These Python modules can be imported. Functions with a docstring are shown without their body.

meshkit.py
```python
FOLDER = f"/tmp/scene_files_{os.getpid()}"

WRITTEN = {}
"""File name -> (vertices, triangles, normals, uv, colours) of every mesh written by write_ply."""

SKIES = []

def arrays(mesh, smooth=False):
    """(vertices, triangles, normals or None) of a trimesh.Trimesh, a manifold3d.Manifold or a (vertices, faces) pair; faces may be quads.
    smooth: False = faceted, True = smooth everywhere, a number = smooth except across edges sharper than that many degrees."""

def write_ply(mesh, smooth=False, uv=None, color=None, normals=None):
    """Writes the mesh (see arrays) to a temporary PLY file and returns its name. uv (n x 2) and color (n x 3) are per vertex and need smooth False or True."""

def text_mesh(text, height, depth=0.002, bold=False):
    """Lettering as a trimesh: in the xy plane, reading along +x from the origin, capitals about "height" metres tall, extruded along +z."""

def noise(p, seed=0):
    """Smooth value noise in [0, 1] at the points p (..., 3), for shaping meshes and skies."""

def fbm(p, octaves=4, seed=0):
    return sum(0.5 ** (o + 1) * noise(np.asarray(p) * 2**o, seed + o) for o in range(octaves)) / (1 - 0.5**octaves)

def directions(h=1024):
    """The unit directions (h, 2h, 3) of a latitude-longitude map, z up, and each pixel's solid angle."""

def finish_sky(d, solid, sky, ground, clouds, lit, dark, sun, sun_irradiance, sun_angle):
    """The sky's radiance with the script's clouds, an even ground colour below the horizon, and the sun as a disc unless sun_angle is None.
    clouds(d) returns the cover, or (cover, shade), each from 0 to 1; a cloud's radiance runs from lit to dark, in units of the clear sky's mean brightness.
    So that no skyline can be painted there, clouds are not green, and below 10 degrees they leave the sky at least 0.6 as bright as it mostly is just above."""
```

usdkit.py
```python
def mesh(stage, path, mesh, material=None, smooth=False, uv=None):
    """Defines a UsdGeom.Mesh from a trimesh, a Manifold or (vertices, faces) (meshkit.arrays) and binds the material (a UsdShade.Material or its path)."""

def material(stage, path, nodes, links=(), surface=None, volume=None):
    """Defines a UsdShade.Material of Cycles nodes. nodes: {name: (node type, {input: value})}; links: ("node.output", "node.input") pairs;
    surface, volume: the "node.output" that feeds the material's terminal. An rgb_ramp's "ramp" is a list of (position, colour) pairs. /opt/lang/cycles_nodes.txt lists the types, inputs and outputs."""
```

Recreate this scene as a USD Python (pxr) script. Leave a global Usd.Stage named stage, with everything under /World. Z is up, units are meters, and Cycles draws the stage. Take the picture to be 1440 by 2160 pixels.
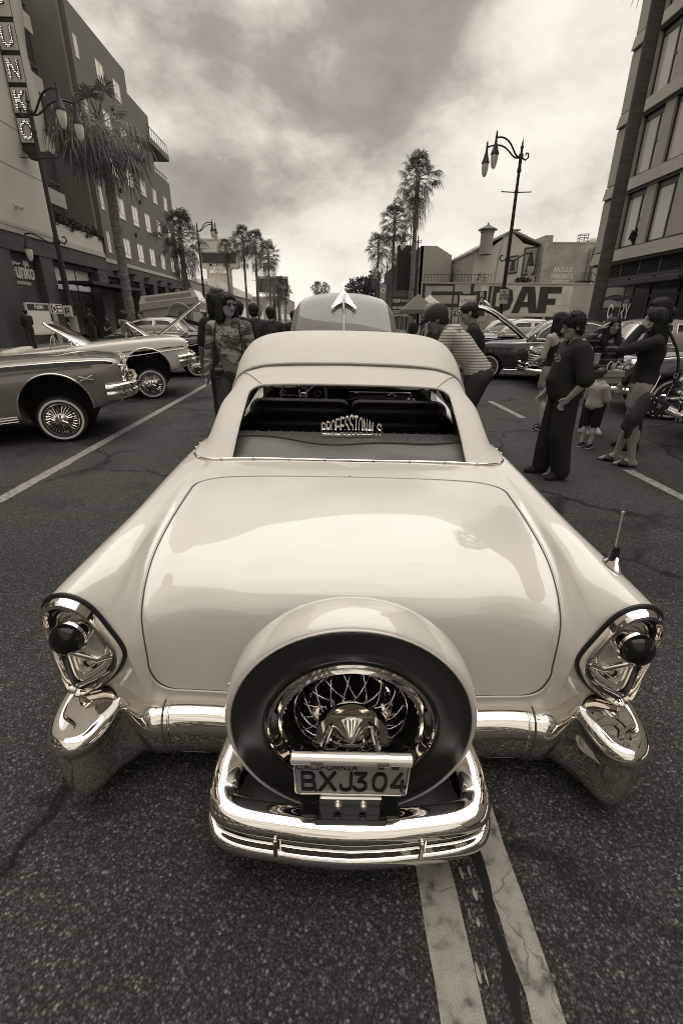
import math, random, numpy as np, trimesh, manifold3d as m3, usdkit, meshkit
from pxr import Usd, UsdGeom, UsdLux, UsdShade, Sdf, Gf, Vt
from scipy.interpolate import PchipInterpolator, CubicSpline
random.seed(7); RNG = np.random.default_rng(7)
stage = Usd.Stage.CreateInMemory()
UsdGeom.Xform.Define(stage, '/World'); UsdGeom.Scope.Define(stage, '/World/Looks')
# ---------------------------------------------------------------- camera, sky, sun, exposure
CAM_H, PITCH, YAW, ROLL = 1.52, 23.0, 2.05, -0.3
def cam_basis():
    p, a, r = map(math.radians, (PITCH, YAW, ROLL))
    f = np.array([math.sin(a)*math.cos(p), math.cos(a)*math.cos(p), -math.sin(p)])
    rt = np.array([math.cos(a), -math.sin(a), 0.0]); dn = np.cross(f, rt)
    return math.cos(r)*rt + math.sin(r)*dn, -math.sin(r)*rt + math.cos(r)*dn, f
_R, _D, _F = cam_basis()
cam = UsdGeom.Camera.Define(stage, '/World/camera')
cam.CreateHorizontalApertureAttr(24.0); cam.CreateVerticalApertureAttr(36.0); cam.CreateFocalLengthAttr(16.0)
cam.CreateExposureAttr(EXPO := 0.72)
m4 = Gf.Matrix4d(*_R, 0, *(-_D), 0, *(-_F), 0, 0, 0, CAM_H, 1)
cam.AddTransformOp().Set(m4)
SUN_DIR = np.array([0.12, 0.28, 0.95]); SUN_DIR = SUN_DIR/np.linalg.norm(SUN_DIR)
SUN_EL = math.asin(SUN_DIR[2]); SUN_ROT = math.atan2(SUN_DIR[0], SUN_DIR[1])
sun = UsdLux.DistantLight.Define(stage, '/World/sun')
sun.CreateNormalizeAttr(True); sun.CreateIntensityAttr(0.33); sun.CreateAngleAttr(80.0); sun.CreateColorAttr(Gf.Vec3f(1.0, .965, .90))
_up = np.array([0, 0, 1.0]); _zx = np.cross(_up, SUN_DIR); _zx /= np.linalg.norm(_zx); _zy = np.cross(SUN_DIR, _zx)
sun.AddTransformOp().Set(Gf.Matrix4d(*_zx, 0, *_zy, 0, *SUN_DIR, 0, 0, 0, 0, 1))
SKY_STRENGTH = 0.098
def build_sky():
    dome = UsdLux.DomeLight.Define(stage, '/World/sky'); dome.CreateIntensityAttr(1.0)
    n = {'sky': ('sky_texture', {'sky_type': 'single_scattering', 'sun_disc': False, 'sun_elevation': SUN_EL, 'sun_rotation': SUN_ROT}),
         'bw': ('rgb_to_bw', {}), 'tc': ('texture_coordinate', {}),
         'sep': ('separate_xyz', {}), 'zz': ('math', {'math_type': 'add', 'value2': 0.30}),
         'zc': ('math', {'math_type': 'maximum', 'value2': 0.12}),
         'dx': ('math', {'math_type': 'divide'}), 'dy': ('math', {'math_type': 'divide'}), 'pl': ('combine_xyz', {'z': 0.0}),
         'mp': ('mapping', {'location': (9.7, 4.4, 7.7), 'rotation': (0.0, 0.5, 0.0), 'scale': (1.0, 1.0, 1.7)}),
         'n1': ('noise_texture', {'scale': 4.2, 'detail': 10.0, 'roughness': 0.58, 'distortion': 0.15}),
         'mp2': ('mapping', {'location': (7.3, 1.1, 3.0), 'rotation': (0, 0.6, 0.0), 'scale': (1.0, 1.0, 2.2)}),
         'n2': ('noise_texture', {'scale': 1.6, 'detail': 5.0, 'roughness': 0.5}),
         # broad structure in view: a darker gap high in the middle, a lit bank below it
         'gap': ('vector_math', {'math_type': 'distance', 'vector2': (0.10, 0.92, 0.39)}),
         'gapr': ('map_range', {'range_type': 'smoothstep', 'from_min': 0.03, 'from_max': 0.24, 'to_min': 0.24, 'to_max': 0.0, 'clamp': True}),
         'gapl': ('vector_math', {'math_type': 'distance', 'vector2': (-0.20, 0.92, 0.35)}),
         'gaplr': ('map_range', {'range_type': 'smoothstep', 'from_min': 0.03, 'from_max': 0.26, 'to_min': 0.10, 'to_max': 0.0, 'clamp': True}),
         'bank': ('vector_math', {'math_type': 'distance', 'vector2': (0.25, 0.93, 0.27)}),
         'bankr': ('map_range', {'range_type': 'smoothstep', 'from_min': 0.03, 'from_max': 0.30, 'to_min': 0.05, 'to_max': 0.0, 'clamp': True}),
         's1': ('math', {'math_type': 'multiply_add', 'value2': 0.72, 'value3': -0.02}),
         's2': ('math', {'math_type': 'add'}), 's3': ('math', {'math_type': 'subtract'}), 's4': ('math', {'math_type': 'subtract'}), 's5': ('math', {'math_type': 'add'}),
         'hz': ('map_range', {'range_type': 'smoothstep', 'from_min': 0.0, 'from_max': 0.14, 'to_min': 0.10, 'to_max': 0.0, 'clamp': True}),
         's6': ('math', {'math_type': 'add'}),
         'cr': ('rgb_ramp', {'ramp': [(0.20, (1.7, 1.55, 1.34)), (0.33, (2.4, 2.2, 1.92)), (0.41, (3.8, 3.52, 3.13)), (0.48, (5.3, 4.92, 4.4)), (0.60, (6.5, 6.08, 5.5))]}),
         'tint': ('mix_color', {'blend_type': 'multiply', 'fac': 1.0, 'b': (1.0, .93, .82), 'use_clamp': False}),
         'mix': ('mix_color', {'fac': 0.9, 'use_clamp': False}),
         'bg': ('background_shader', {'strength': SKY_STRENGTH})}
    l = [('tc.generated', 'sep.vector'), ('sep.z', 'zz.value1'), ('zz.value', 'zc.value1'), ('sep.x', 'dx.value1'), ('sep.y', 'dy.value1'), ('zc.value', 'dx.value2'), ('zc.value', 'dy.value2'),
         ('dx.value', 'pl.x'), ('dy.value', 'pl.y'), ('tc.generated', 'mp.vector'), ('mp.vector', 'n1.vector'), ('tc.generated', 'mp2.vector'), ('mp2.vector', 'n2.vector'),
         ('n1.fac', 's1.value1'), ('n2.fac', 's2a.value1'), ('s1.value', 's2.value1'), ('s2a.value', 's2.value2'),
         ('tc.generated', 'gap.vector1'), ('gap.value', 'gapr.value'), ('tc.generated', 'gapl.vector1'), ('gapl.value', 'gaplr.value'), ('tc.generated', 'bank.vector1'), ('bank.value', 'bankr.value'),
         ('s2.value', 's3.value1'), ('gapr.result', 's3.value2'), ('s3.value', 's4.value1'), ('gaplr.result', 's4.value2'), ('s4.value', 's5.value1'), ('bankr.result', 's5.value2'),
         ('sep.z', 'hz.value'), ('s5.value', 's6.value1'), ('hz.result', 's6.value2'), ('s6.value', 'cr.fac'),
         ('sky.color', 'bw.color'), ('bw.val', 'tint.a'), ('tint.result', 'mix.a'), ('cr.color', 'mix.b'), ('mix.result', 'bg.color')]
    n['s2a'] = ('math', {'math_type': 'multiply', 'value2': 0.3})
    mt = usdkit.material(stage, '/World/Looks/sky_clouds', n, l, surface='bg.background')
    UsdShade.MaterialBindingAPI.Apply(dome.GetPrim()).Bind(mt)
    dome.GetPrim().SetCustomDataByKey('kind', 'structure')
build_sky()
# ---------------------------------------------------------------- mesh helpers
PI = math.pi
def cat(ms):
    ms = [m for m in ms if m is not None]
    vs, fs, o = [], [], 0
    for m in ms:
        v, f = (m.vertices, m.faces) if hasattr(m, 'vertices') else m
        vs.append(np.asarray(v, float)); fs.append(np.asarray(f, int)+o); o += len(v)
    return np.vstack(vs), np.vstack(fs)
def quads(f): f = np.asarray(f); return np.vstack([f[:, [0, 1, 2]], f[:, [0, 2, 3]]])
def grid(P, flip=False, closed_u=False, closed_v=False, keep=None):
    P = np.asarray(P, float); n, m = P.shape[:2]
    i, j = np.meshgrid(np.arange(n if closed_u else n-1), np.arange(m if closed_v else m-1), indexing='ij')
    i2, j2 = (i+1) % n, (j+1) % m
    q = np.stack([i*m+j, i2*m+j, i2*m+j2, i*m+j2], -1)
    q = q[keep] if keep is not None else q.reshape(-1, 4)
    if flip: q = q[:, ::-1]
    return P.reshape(-1, 3), quads(q)
def box(cx, cy, cz, sx, sy, sz, rz=0):
    b = trimesh.creation.box([sx, sy, sz])
    if rz: b.apply_transform(trimesh.transformations.rotation_matrix(rz, [0, 0, 1]))
    return b.vertices+np.array([cx, cy, cz]), b.faces
def box2(x0, x1, y0, y1, z0, z1): return box((x0+x1)/2, (y0+y1)/2, (z0+z1)/2, abs(x1-x0), abs(y1-y0), abs(z1-z0))
def cbox(x0, x1, y0, y1, z0, z1, r=0.01):
    """box with chamfered edges"""
    c = np.array([(x0+x1)/2, (y0+y1)/2, (z0+z1)/2]); h = np.abs(np.array([x1-x0, y1-y0, z1-z0]))/2
    pts = []
    for s in np.ndindex(2, 2, 2):
        s = np.array(s)*2-1
        for k in range(3):
            d = h-r; d[k] = h[k]; pts.append(c+s*d)
    v, f = m3arr(m3.Manifold.hull_points(np.array(pts))); return v, f
def m3arr(m): t = m.to_mesh(); return np.array(t.vert_properties[:, :3], float), np.array(t.tri_verts)
def to_m3(v, f): return m3.Manifold(m3.Mesh(np.asarray(v, np.float32), np.asarray(f, np.uint32)))
def frame_of(t):
    t = t/np.linalg.norm(t); a = np.array([0, 0, 1.0]) if abs(t[2]) < .9 else np.array([1.0, 0, 0])
    u = np.cross(t, a); u /= np.linalg.norm(u); return u, np.cross(t, u)
def tube(path, r, n=8, cap=True, closed=False, prof=None):
    """tube or swept profile along a path; r: number or per-point"""
    p = np.asarray(path, float); k = len(p); r = np.broadcast_to(r, (k,)).astype(float)
    t = (np.roll(p, -1, 0)-np.roll(p, 1, 0)) if closed else np.gradient(p, axis=0)
    t /= np.linalg.norm(t, axis=1, keepdims=True)+1e-12
    u, w = frame_of(t[0]); P = []
    ang = np.arange(n)*2*PI/n
    for i in range(k):
        u = u-t[i]*(u@t[i]); u /= np.linalg.norm(u); w = np.cross(t[i], u)
        P.append(p[i]+r[i]*(np.cos(ang)[:, None]*u+np.sin(ang)[:, None]*w))
    v, f = grid(P, closed_u=closed, closed_v=True)
    if cap and not closed:
        v = np.vstack([v, p[0], p[-1]]); a = np.arange(n); b = (a+1) % n; o = (k-1)*n
        f = np.vstack([f, np.stack([b, a, np.full(n, len(v)-2)], 1)[:, ::-1]*0+np.stack([a, b, np.full(n, len(v)-2)], 1), np.stack([o+b, o+a, np.full(n, len(v)-1)], 1)])
    return fixn(v, f) if not closed and cap else (v, f)
def fixn(v, f):
    t = trimesh.Trimesh(v, f, process=False)
    return (v, f[:, ::-1]) if t.volume < 0 else (v, f)
def rod(a, b, r0, r1=None, n=8): return tube([a, b], [r0, r0 if r1 is None else r1], n)
def ribbon(path, width, normal, thick=0.0):
    """flat strip along path, width in direction normal x tangent"""
    p = np.asarray(path, float); t = np.gradient(p, axis=0); t /= np.linalg.norm(t, axis=1, keepdims=True)
    nn = np.broadcast_to(np.asarray(normal, float), p.shape); s = np.cross(nn, t); s /= np.linalg.norm(s, axis=1, keepdims=True)
    w = np.broadcast_to(width, (len(p),))[:, None]/2
    return grid(np.stack([p-s*w, p+s*w], 1), flip=True)
def lathe(prof, n=32, axis='z', c=(0, 0, 0), a0=0, a1=2*PI):
    """prof: (r, h) points. closed revolve about axis"""
    full = abs(a1-a0-2*PI) < 1e-6
    a = np.linspace(a0, a1, n, endpoint=not full); pr = np.asarray(prof, float)
    P = np.stack([np.outer(np.cos(a), pr[:, 0]), np.outer(np.sin(a), pr[:, 0]), np.broadcast_to(pr[:, 1], (n, len(pr)))], -1)
    if axis == 'y': P = np.stack([P[..., 0], -P[..., 2], P[..., 1]], -1)     # h runs towards -y (the viewer)
    if axis == 'x': P = np.stack([P[..., 2], P[..., 0], P[..., 1]], -1)
    return grid(P+np.array(c), closed_u=full)
def ellipsoid(c, r, n=2):
    s = trimesh.creation.icosphere(n); return s.vertices*np.array(r)+np.array(c), s.faces
def prism(poly, d0, d1, plane='xz'):
    """extrude a 2d polygon; plane xz -> along y, xy -> along z, yz -> along x"""
    from shapely.geometry import Polygon
    pg = poly if hasattr(poly, 'geom_type') else Polygon(poly)
    m = trimesh.creation.extrude_polygon(pg.buffer(0), d1-d0, engine='earcut'); v = np.array(m.vertices); v[:, 2] += d0
    if plane == 'xz': v = np.stack([v[:, 0], v[:, 2], v[:, 1]], 1)
    if plane == 'yz': v = np.stack([v[:, 2], v[:, 0], v[:, 1]], 1)
    return fixn(v, np.array(m.faces))
def rotm(ax, deg): return trimesh.transformations.rotation_matrix(math.radians(deg), {'x': [1, 0, 0], 'y': [0, 1, 0], 'z': [0, 0, 1]}[ax])
def xf(m, M): v, f = (m.vertices, m.faces) if hasattr(m, 'vertices') else m; v = np.asarray(v) @ M[:3, :3].T+M[:3, 3]; return (v, f[:, ::-1]) if np.linalg.det(M[:3, :3]) < 0 else (v, f)
def mv(m, x=0, y=0, z=0): return np.asarray(m[0])+np.array([x, y, z]), m[1]
def mirx(m): return np.asarray(m[0])*np.array([-1, 1, 1]), np.asarray(m[1])[:, ::-1]
def both(m): return cat([m, mirx(m)])
def T4(x=0, y=0, z=0): return trimesh.transformations.translation_matrix([x, y, z])
def text(s, h, depth=0.004, bold=False, face='-y', at=(0, 0, 0), center=False, sx=1.0, shear=0.0):
    m = meshkit.text_mesh(s, h, depth, bold); v = np.array(m.vertices)
    if center: v[:, 0] -= (v[:, 0].min()+v[:, 0].max())/2
    v[:, 0] = v[:, 0]*sx+v[:, 1]*shear
    x, y, z = v.T
    v = {'-y': np.stack([x, -z, y], 1), '+x': np.stack([z, x, y], 1), '-x': np.stack([-z, -x, y], 1), 'xy': v}[face]
    return v+np.array(at), np.array(m.faces)
def resample(path, n, k=3):
    p = np.asarray(path, float); d = np.r_[0, np.cumsum(np.linalg.norm(np.diff(p, axis=0), axis=1))]
    t = np.linspace(0, d[-1], n)
    return np.stack([(PchipInterpolator if k == 1 else CubicSpline)(d, p[:, i])(t) for i in range(p.shape[1])], 1)
def polyres(path, n):
    p = np.asarray(path, float); d = np.r_[0, np.cumsum(np.linalg.norm(np.diff(p, axis=0), axis=1))]
    t = np.linspace(0, d[-1], n); return np.stack([np.interp(t, d, p[:, i]) for i in range(p.shape[1])], 1)
# ---------------------------------------------------------------- scene graph helpers
_used = {}
def numbered(parent, name):
    k = (parent, name); n = _used.get(k, 0); _used[k] = n+1
    return f'{parent}/{name}' if n == 0 else f'{parent}/{name}_{n:03d}'
def tag(prim, label=None, category=None, group=None, kind=None):
    for k, v in (('label', label), ('category', category), ('group', group), ('kind', kind)):
        if v: prim.SetCustomDataByKey(k, v)
    return prim
def setM(x, M):
    M = np.asarray(M, float); x.ClearXformOpOrder(); op = x.GetTransformOp() if x.GetTransformOp() else x.AddTransformOp()
    op.Set(Gf.Matrix4d(*M.T.ravel())); x.SetXformOpOrder([op])
def place(x=0, y=0, z=0, rz=0, s=1.0):
    M = T4(x, y, z) @ rotm('z', rz); M[:3, :3] *= s; return M
def thing(name, label, category, M=None, group=None, kind=None):
    x = UsdGeom.Xform.Define(stage, numbered('/World', name)); setM(x, np.eye(4) if M is None else M)
    return tag(x.GetPrim(), label, category, group, kind)
def obj(name, mesh, m, parent=None, smooth=False, label=None, category=None, group=None, kind=None):
    p = numbered('/World' if parent is None else str(parent.GetPath()), name)
    if hasattr(mesh, 'to_mesh'): mesh = m3arr(mesh)
    q = usdkit.mesh(stage, p, mesh, m, smooth=smooth)
    return tag(q.GetPrim(), label, category, group, kind)
def copy(src, M, label, group=None, name=None):
    d = src.GetCustomData(); x = UsdGeom.Xform.Define(stage, numbered('/World', name or src.GetName().split('_0')[0])); setM(x, M)
    p = x.GetPrim(); p.GetReferences().AddInternalReference(src.GetPath()); p.SetInstanceable(True)
    return tag(p, label, d.get('category'), group or d.get('group'))
# ---------------------------------------------------------------- materials (the photograph is a sepia print: every colour is a warm grey)
def col(v, warm=1.0):
    k = 1-min(v, 1.0); return (v, v*(1-(.045+.04*k)*warm), v*(1-(.10+.095*k)*warm))
def mat(name, v, rough=.6, metal=0.0, spec=.5, coat=0.0, var=0.0, vscale=4.0, bump=0.0, bscale=60.0, bdist=.002, em=0.0, cior=1.5, stretch=None, v2=None, detail=5.0, trans=0.0, coatr=.03):
    n = {'p': ('principled_bsdf', {'base_color': col(v), 'roughness': rough, 'metallic': metal, 'specular_ior_level': spec, 'coat_weight': coat, 'coat_roughness': coatr, 'coat_ior': cior})}
    l = []
    if em: n['p'][1].update({'emission_color': col(1.0), 'emission_strength': em})
    if trans: n['p'][1].update({'transmission_weight': trans})
    src = 'tc.object'
    if var or bump: n['tc'] = ('texture_coordinate', {})
    if stretch is not None and (var or bump):
        n['mp'] = ('mapping', {'scale': stretch}); l += [('tc.object', 'mp.vector')]; src = 'mp.vector'
    if var:
        lo = v*(1-var) if v2 is None else v2
        n['nz'] = ('noise_texture', {'scale': vscale, 'detail': detail, 'roughness': .6}); n['rp'] = ('rgb_ramp', {'ramp': [(.3, col(lo)), (.7, col(min(1, v*(1+var*.6))))]})
        l += [(src, 'nz.vector'), ('nz.fac', 'rp.fac'), ('rp.color', 'p.base_color')]
    if bump:
        n['bz'] = ('noise_texture', {'scale': bscale, 'detail': 4.0}); n['bp'] = ('bump', {'strength': bump, 'distance': bdist})
        l += [(src, 'bz.vector'), ('bz.fac', 'bp.height'), ('bp.normal', 'p.normal')]
    return usdkit.material(stage, '/World/Looks/'+name, n, l, surface='p.BSDF')
def mix_glass(name, tintv=.06, rough=.02, see=.75):
    """window pane: partly transparent, glossy by fresnel"""
    n = {'t': ('transparent_bsdf', {'color': col(see)}), 'g': ('glossy_bsdf', {'color': col(.9), 'roughness': rough}), 'f': ('fresnel', {'IOR': 1.52}), 'm': ('mix_closure', {})}
    return usdkit.material(stage, '/World/Looks/'+name, n, [('f.fac', 'm.fac'), ('t.BSDF', 'm.closure1'), ('g.BSDF', 'm.closure2')], surface='m.closure')
CHROME = mat('chrome', .88, .035, 1.0)
CHROME2 = mat('chrome_worn', .78, .12, 1.0)
ALU = mat('brushed_metal', .5, .35, 1.0)
BLACK = mat('black_rubber', .014, .45, spec=.4)
BLACKG = mat('black_gloss', .012, .08, spec=.5)
DARK = mat('dark_void', .013, .9)
TYRE = mat('tyre_rubber', .028, .55, bump=.2, bscale=120)
WHITEWALL = mat('whitewall', .72, .5)
WHITEP = mat('white_print', .78, .6)
DARKP = mat('dark_print', .03, .6)
GREYP = mat('grey_print', .3, .6)
GLASS = mix_glass('clear_glass', see=.85)
GLASSD = mat('dark_window_glass', .03, .04, spec=.8)
# ================================================================ GROUND
def asphalt():
    n = {'g': ('geometry', {}), 'p': ('principled_bsdf', {'roughness': .82, 'specular_ior_level': .35}),
         'v1': ('voronoi_texture', {'scale': 125.0, 'feature': 'f1'}), 'v2': ('voronoi_texture', {'scale': 210.0, 'feature': 'f1'}),
         'bw1': ('separate_color', {}), 'bw2': ('separate_color', {}),
         'r1': ('rgb_ramp', {'ramp': [(0, col(.036)), (.45, col(.060)), (.74, col(.10)), (.88, col(.17)), (.965, col(.30)), (1, col(.48))]}),
         'r2': ('rgb_ramp', {'ramp': [(0, col(.02)), (.6, col(.048)), (.9, col(.11)), (1, col(.24))]}),
         'd1': ('rgb_ramp', {'ramp': [(.3, (1, 1, 1)), (.62, (.25, .25, .25))]}),
         'mx': ('mix_color', {'fac': .5}), 'mm': ('mix_color', {'blend_type': 'multiply', 'fac': .75}),
         'nb': ('noise_texture', {'scale': .55, 'detail': 6.0, 'roughness': .62}), 'rb': ('rgb_ramp', {'ramp': [(.3, (.62, .62, .62)), (.72, (1.22, 1.22, 1.22))]}),
         'mb': ('mix_color', {'blend_type': 'multiply', 'fac': 1.0, 'use_clamp': False}),
         # long cracks: the borders of large distorted cells
         'nd': ('noise_texture', {'scale': 2.6, 'detail': 6.0, 'roughness': .65}), 'va': ('vector_math', {'math_type': 'multiply_add', 'vector2': (.55, .55, 0.0)}),
         'vc': ('voronoi_texture', {'scale': .42, 'feature': 'distance_to_edge'}), 'rc': ('rgb_ramp', {'ramp': [(0, (.10, .10, .10)), (.006, (.30, .30, .30)), (.015, (1, 1, 1))]}),
         'nm': ('noise_texture', {'scale': .8, 'detail': 2.0}), 'rm': ('rgb_ramp', {'ramp': [(.40, (0, 0, 0)), (.50, (1, 1, 1))]}),
         'mc': ('mix_color', {'blend_type': 'multiply'}),
         'st': ('noise_texture', {'scale': 1.7, 'detail': 3.0}), 'rs': ('rgb_ramp', {'ramp': [(.54, (1, 1, 1)), (.68, (.5, .5, .5))]}), 'ms': ('mix_color', {'blend_type': 'multiply', 'fac': .8}),
         'bp': ('bump', {'strength': .9, 'distance': .006}), 'hb': ('math', {'math_type': 'multiply', 'value2': -1.0})}
    l = [('g.position', 'v1.vector'), ('g.position', 'v2.vector'), ('v1.color', 'bw1.color'), ('v2.color', 'bw2.color'), ('bw1.r', 'r1.fac'), ('bw2.r', 'r2.fac'),
         ('r1.color', 'mx.a'), ('r2.color', 'mx.b'), ('v1.distance', 'hd.value1'), ('hd.value', 'd1.fac'), ('mx.result', 'mm.a'), ('d1.color', 'mm.b'),
         ('g.position', 'nb.vector'), ('nb.fac', 'rb.fac'), ('mm.result', 'mb.a'), ('rb.color', 'mb.b'),
         ('g.position', 'nd.vector'), ('nd.color', 'va.vector1'), ('g.position', 'va.vector3'), ('va.vector', 'vc.vector'), ('vc.distance', 'rc.fac'),
         ('g.position', 'nm.vector'), ('nm.fac', 'rm.fac'), ('rm.color', 'bwm.color'), ('bwm.val', 'mc.fac'), ('mb.result', 'mc.a'), ('rc.color', 'mc.b'),
         ('g.position', 'st.vector'), ('st.fac', 'rs.fac'), ('mc.result', 'ms.a'), ('rs.color', 'ms.b'), ('ms.result', 'p.base_color'),
         ('v1.distance', 'hb.value1'), ('hb.value', 'bp.height'), ('bp.normal', 'p.normal')]
    n['hd'] = ('math', {'math_type': 'multiply', 'value2': 1.0}); n['bwm'] = ('rgb_to_bw', {})
    return usdkit.material(stage, '/World/Looks/asphalt', n, l, surface='p.BSDF')
ASPHALT = asphalt()
def paint_mat():
    n = {'g': ('geometry', {}), 'p': ('principled_bsdf', {'roughness': .75, 'specular_ior_level': .3}),
         'n1': ('noise_texture', {'scale': 22.0, 'detail': 3.0, 'roughness': .5}), 'r1': ('rgb_ramp', {'ramp': [(.28, col(.07)), (.38, col(.19)), (.47, col(.29)), (.7, col(.35))]}),
         'n2': ('noise_texture', {'scale': 260.0, 'detail': 3.0}), 'r2': ('rgb_ramp', {'ramp': [(.3, (.6, .6, .6)), (.55, (1, 1, 1))]}), 'm': ('mix_color', {'blend_type': 'multiply', 'fac': .8}),
         'v': ('voronoi_texture', {'scale': 3.2, 'feature': 'distance_to_edge'}), 'rv': ('rgb_ramp', {'ramp': [(0, (.35, .35, .35)), (.012, (1, 1, 1))]}),
         'nd': ('noise_texture', {'scale': 6.0, 'detail': 4.0}), 'va': ('vector_math', {'math_type': 'multiply_add', 'vector2': (.25, .25, 0.0)}), 'm2': ('mix_color', {'blend_type': 'multiply', 'fac': .8}),
         'bp': ('bump', {'strength': .5, 'distance': .003})}
    l = [('g.position', 'n1.vector'), ('n1.fac', 'r1.fac'), ('g.position', 'n2.vector'), ('n2.fac', 'r2.fac'), ('r1.color', 'm.a'), ('r2.color', 'm.b'),
         ('g.position', 'nd.vector'), ('nd.color', 'va.vector1'), ('g.position', 'va.vector3'), ('va.vector', 'v.vector'), ('v.distance', 'rv.fac'), ('m.result', 'm2.a'), ('rv.color', 'm2.b'), ('m2.result', 'p.base_color'),
         ('n2.fac', 'bp.height'), ('bp.normal', 'p.normal')]
    return usdkit.material(stage, '/World/Looks/road_paint', n, l, surface='p.BSDF')
PAINT = paint_mat()
SIDEW = mat('concrete_pavement', .2, .85, var=.3, vscale=1.5, bump=.3, bscale=90)
obj('road', box2(-10.4, 8.2, -60, 400, -.5, 0.0), ASPHALT, kind='structure')
obj('ground', box2(-600, 600, -300, 1500, -1.2, -.52), mat('far_ground', .14, .9, var=.2, vscale=.05), kind='structure')
for nm, x0, x1 in (('left_pavement', -600, -10.4), ('right_pavement', 8.2, 600)):
    p = obj(nm, box2(x0, x1, -60, 400, -.5, .14), SIDEW, kind='structure')
    xc = -10.4 if x0 < 0 else 8.2
    for k in range(14):
        y0 = 4+k*4.0; obj('kerb_stone', cbox(xc-.09, xc+.09, y0+.01, y0+3.99, -.3, .155, .02), SIDEW, p)
def marking(name, x0, x1, y0, y1, z=.004, jag=0.0, jagl=0.0, seed=0, n=60, label=None):
    y = np.linspace(y0, y1, n); r = np.random.default_rng(seed)
    def edge(a):
        e = np.zeros(n)
        for s, w in ((3, 1), (9, .6), (25, .35)):
            k = max(2, int((y1-y0)*s)); e += np.interp(np.linspace(0, 1, n), np.linspace(0, 1, k), r.normal(0, 1, k))*w
        return e*a
    P = np.stack([np.stack([x0+edge(jagl or jag), y, np.full(n, z)], 1), np.stack([x1+edge(jag), y, np.full(n, z)], 1)], 1)
    return obj(name, grid(P, flip=True), PAINT, label=label, kind='structure')
marking('centre_line', .258, .362, -3, 60, jag=.0022, seed=3, n=1600)
marking('centre_line', .452, .552, -3, 60, jag=.002, jagl=.0075, seed=4, n=1600)
y = np.linspace(-3, 6, 500); r_ = np.random.default_rng(11)
wob = np.interp(y, np.linspace(-3, 6, 120), r_.normal(0, .007, 120)); wid = np.abs(np.interp(y, np.linspace(-3, 6, 160), r_.normal(.012, .009, 160)))+.003
obj('road_crack', grid(np.stack([np.stack([.447+wob-wid, y, np.full(500, .003)], 1), np.stack([.452+wob+wid*.6, y, np.full(500, .0068)], 1)], 1), flip=True), mat('crack_filler', .008, .95), kind='structure')
marking('lane_line', -3.0, -2.88, -3, 70, jag=.004, seed=5, n=1500)
for k in range(8): marking('lane_dash', 3.26, 3.375, 3.0+4.9*k-.35*(k > 0), 4.69+4.9*k-.35*(k > 0), jag=.003, seed=20+k, n=60)
ch = np.random.default_rng(15)
def chip(k):
    x, yy = ch.uniform(.37, .445), ch.uniform(.45, 1.1); a = np.linspace(0, 2*PI, 9)[:-1]; rr = ch.uniform(.5, 1, 8)
    pts = np.stack([x+np.cos(a)*rr*ch.uniform(.004, .008), yy+np.sin(a)*rr*ch.uniform(.008, .03), np.full(8, .003)], 1)
    return np.vstack([pts, pts.mean(0)]), np.array([[i, (i+1) % 8, 8] for i in range(8)])
obj('paint_chips', cat([chip(k) for k in range(16)]), PAINT, kind='stuff')
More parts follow.
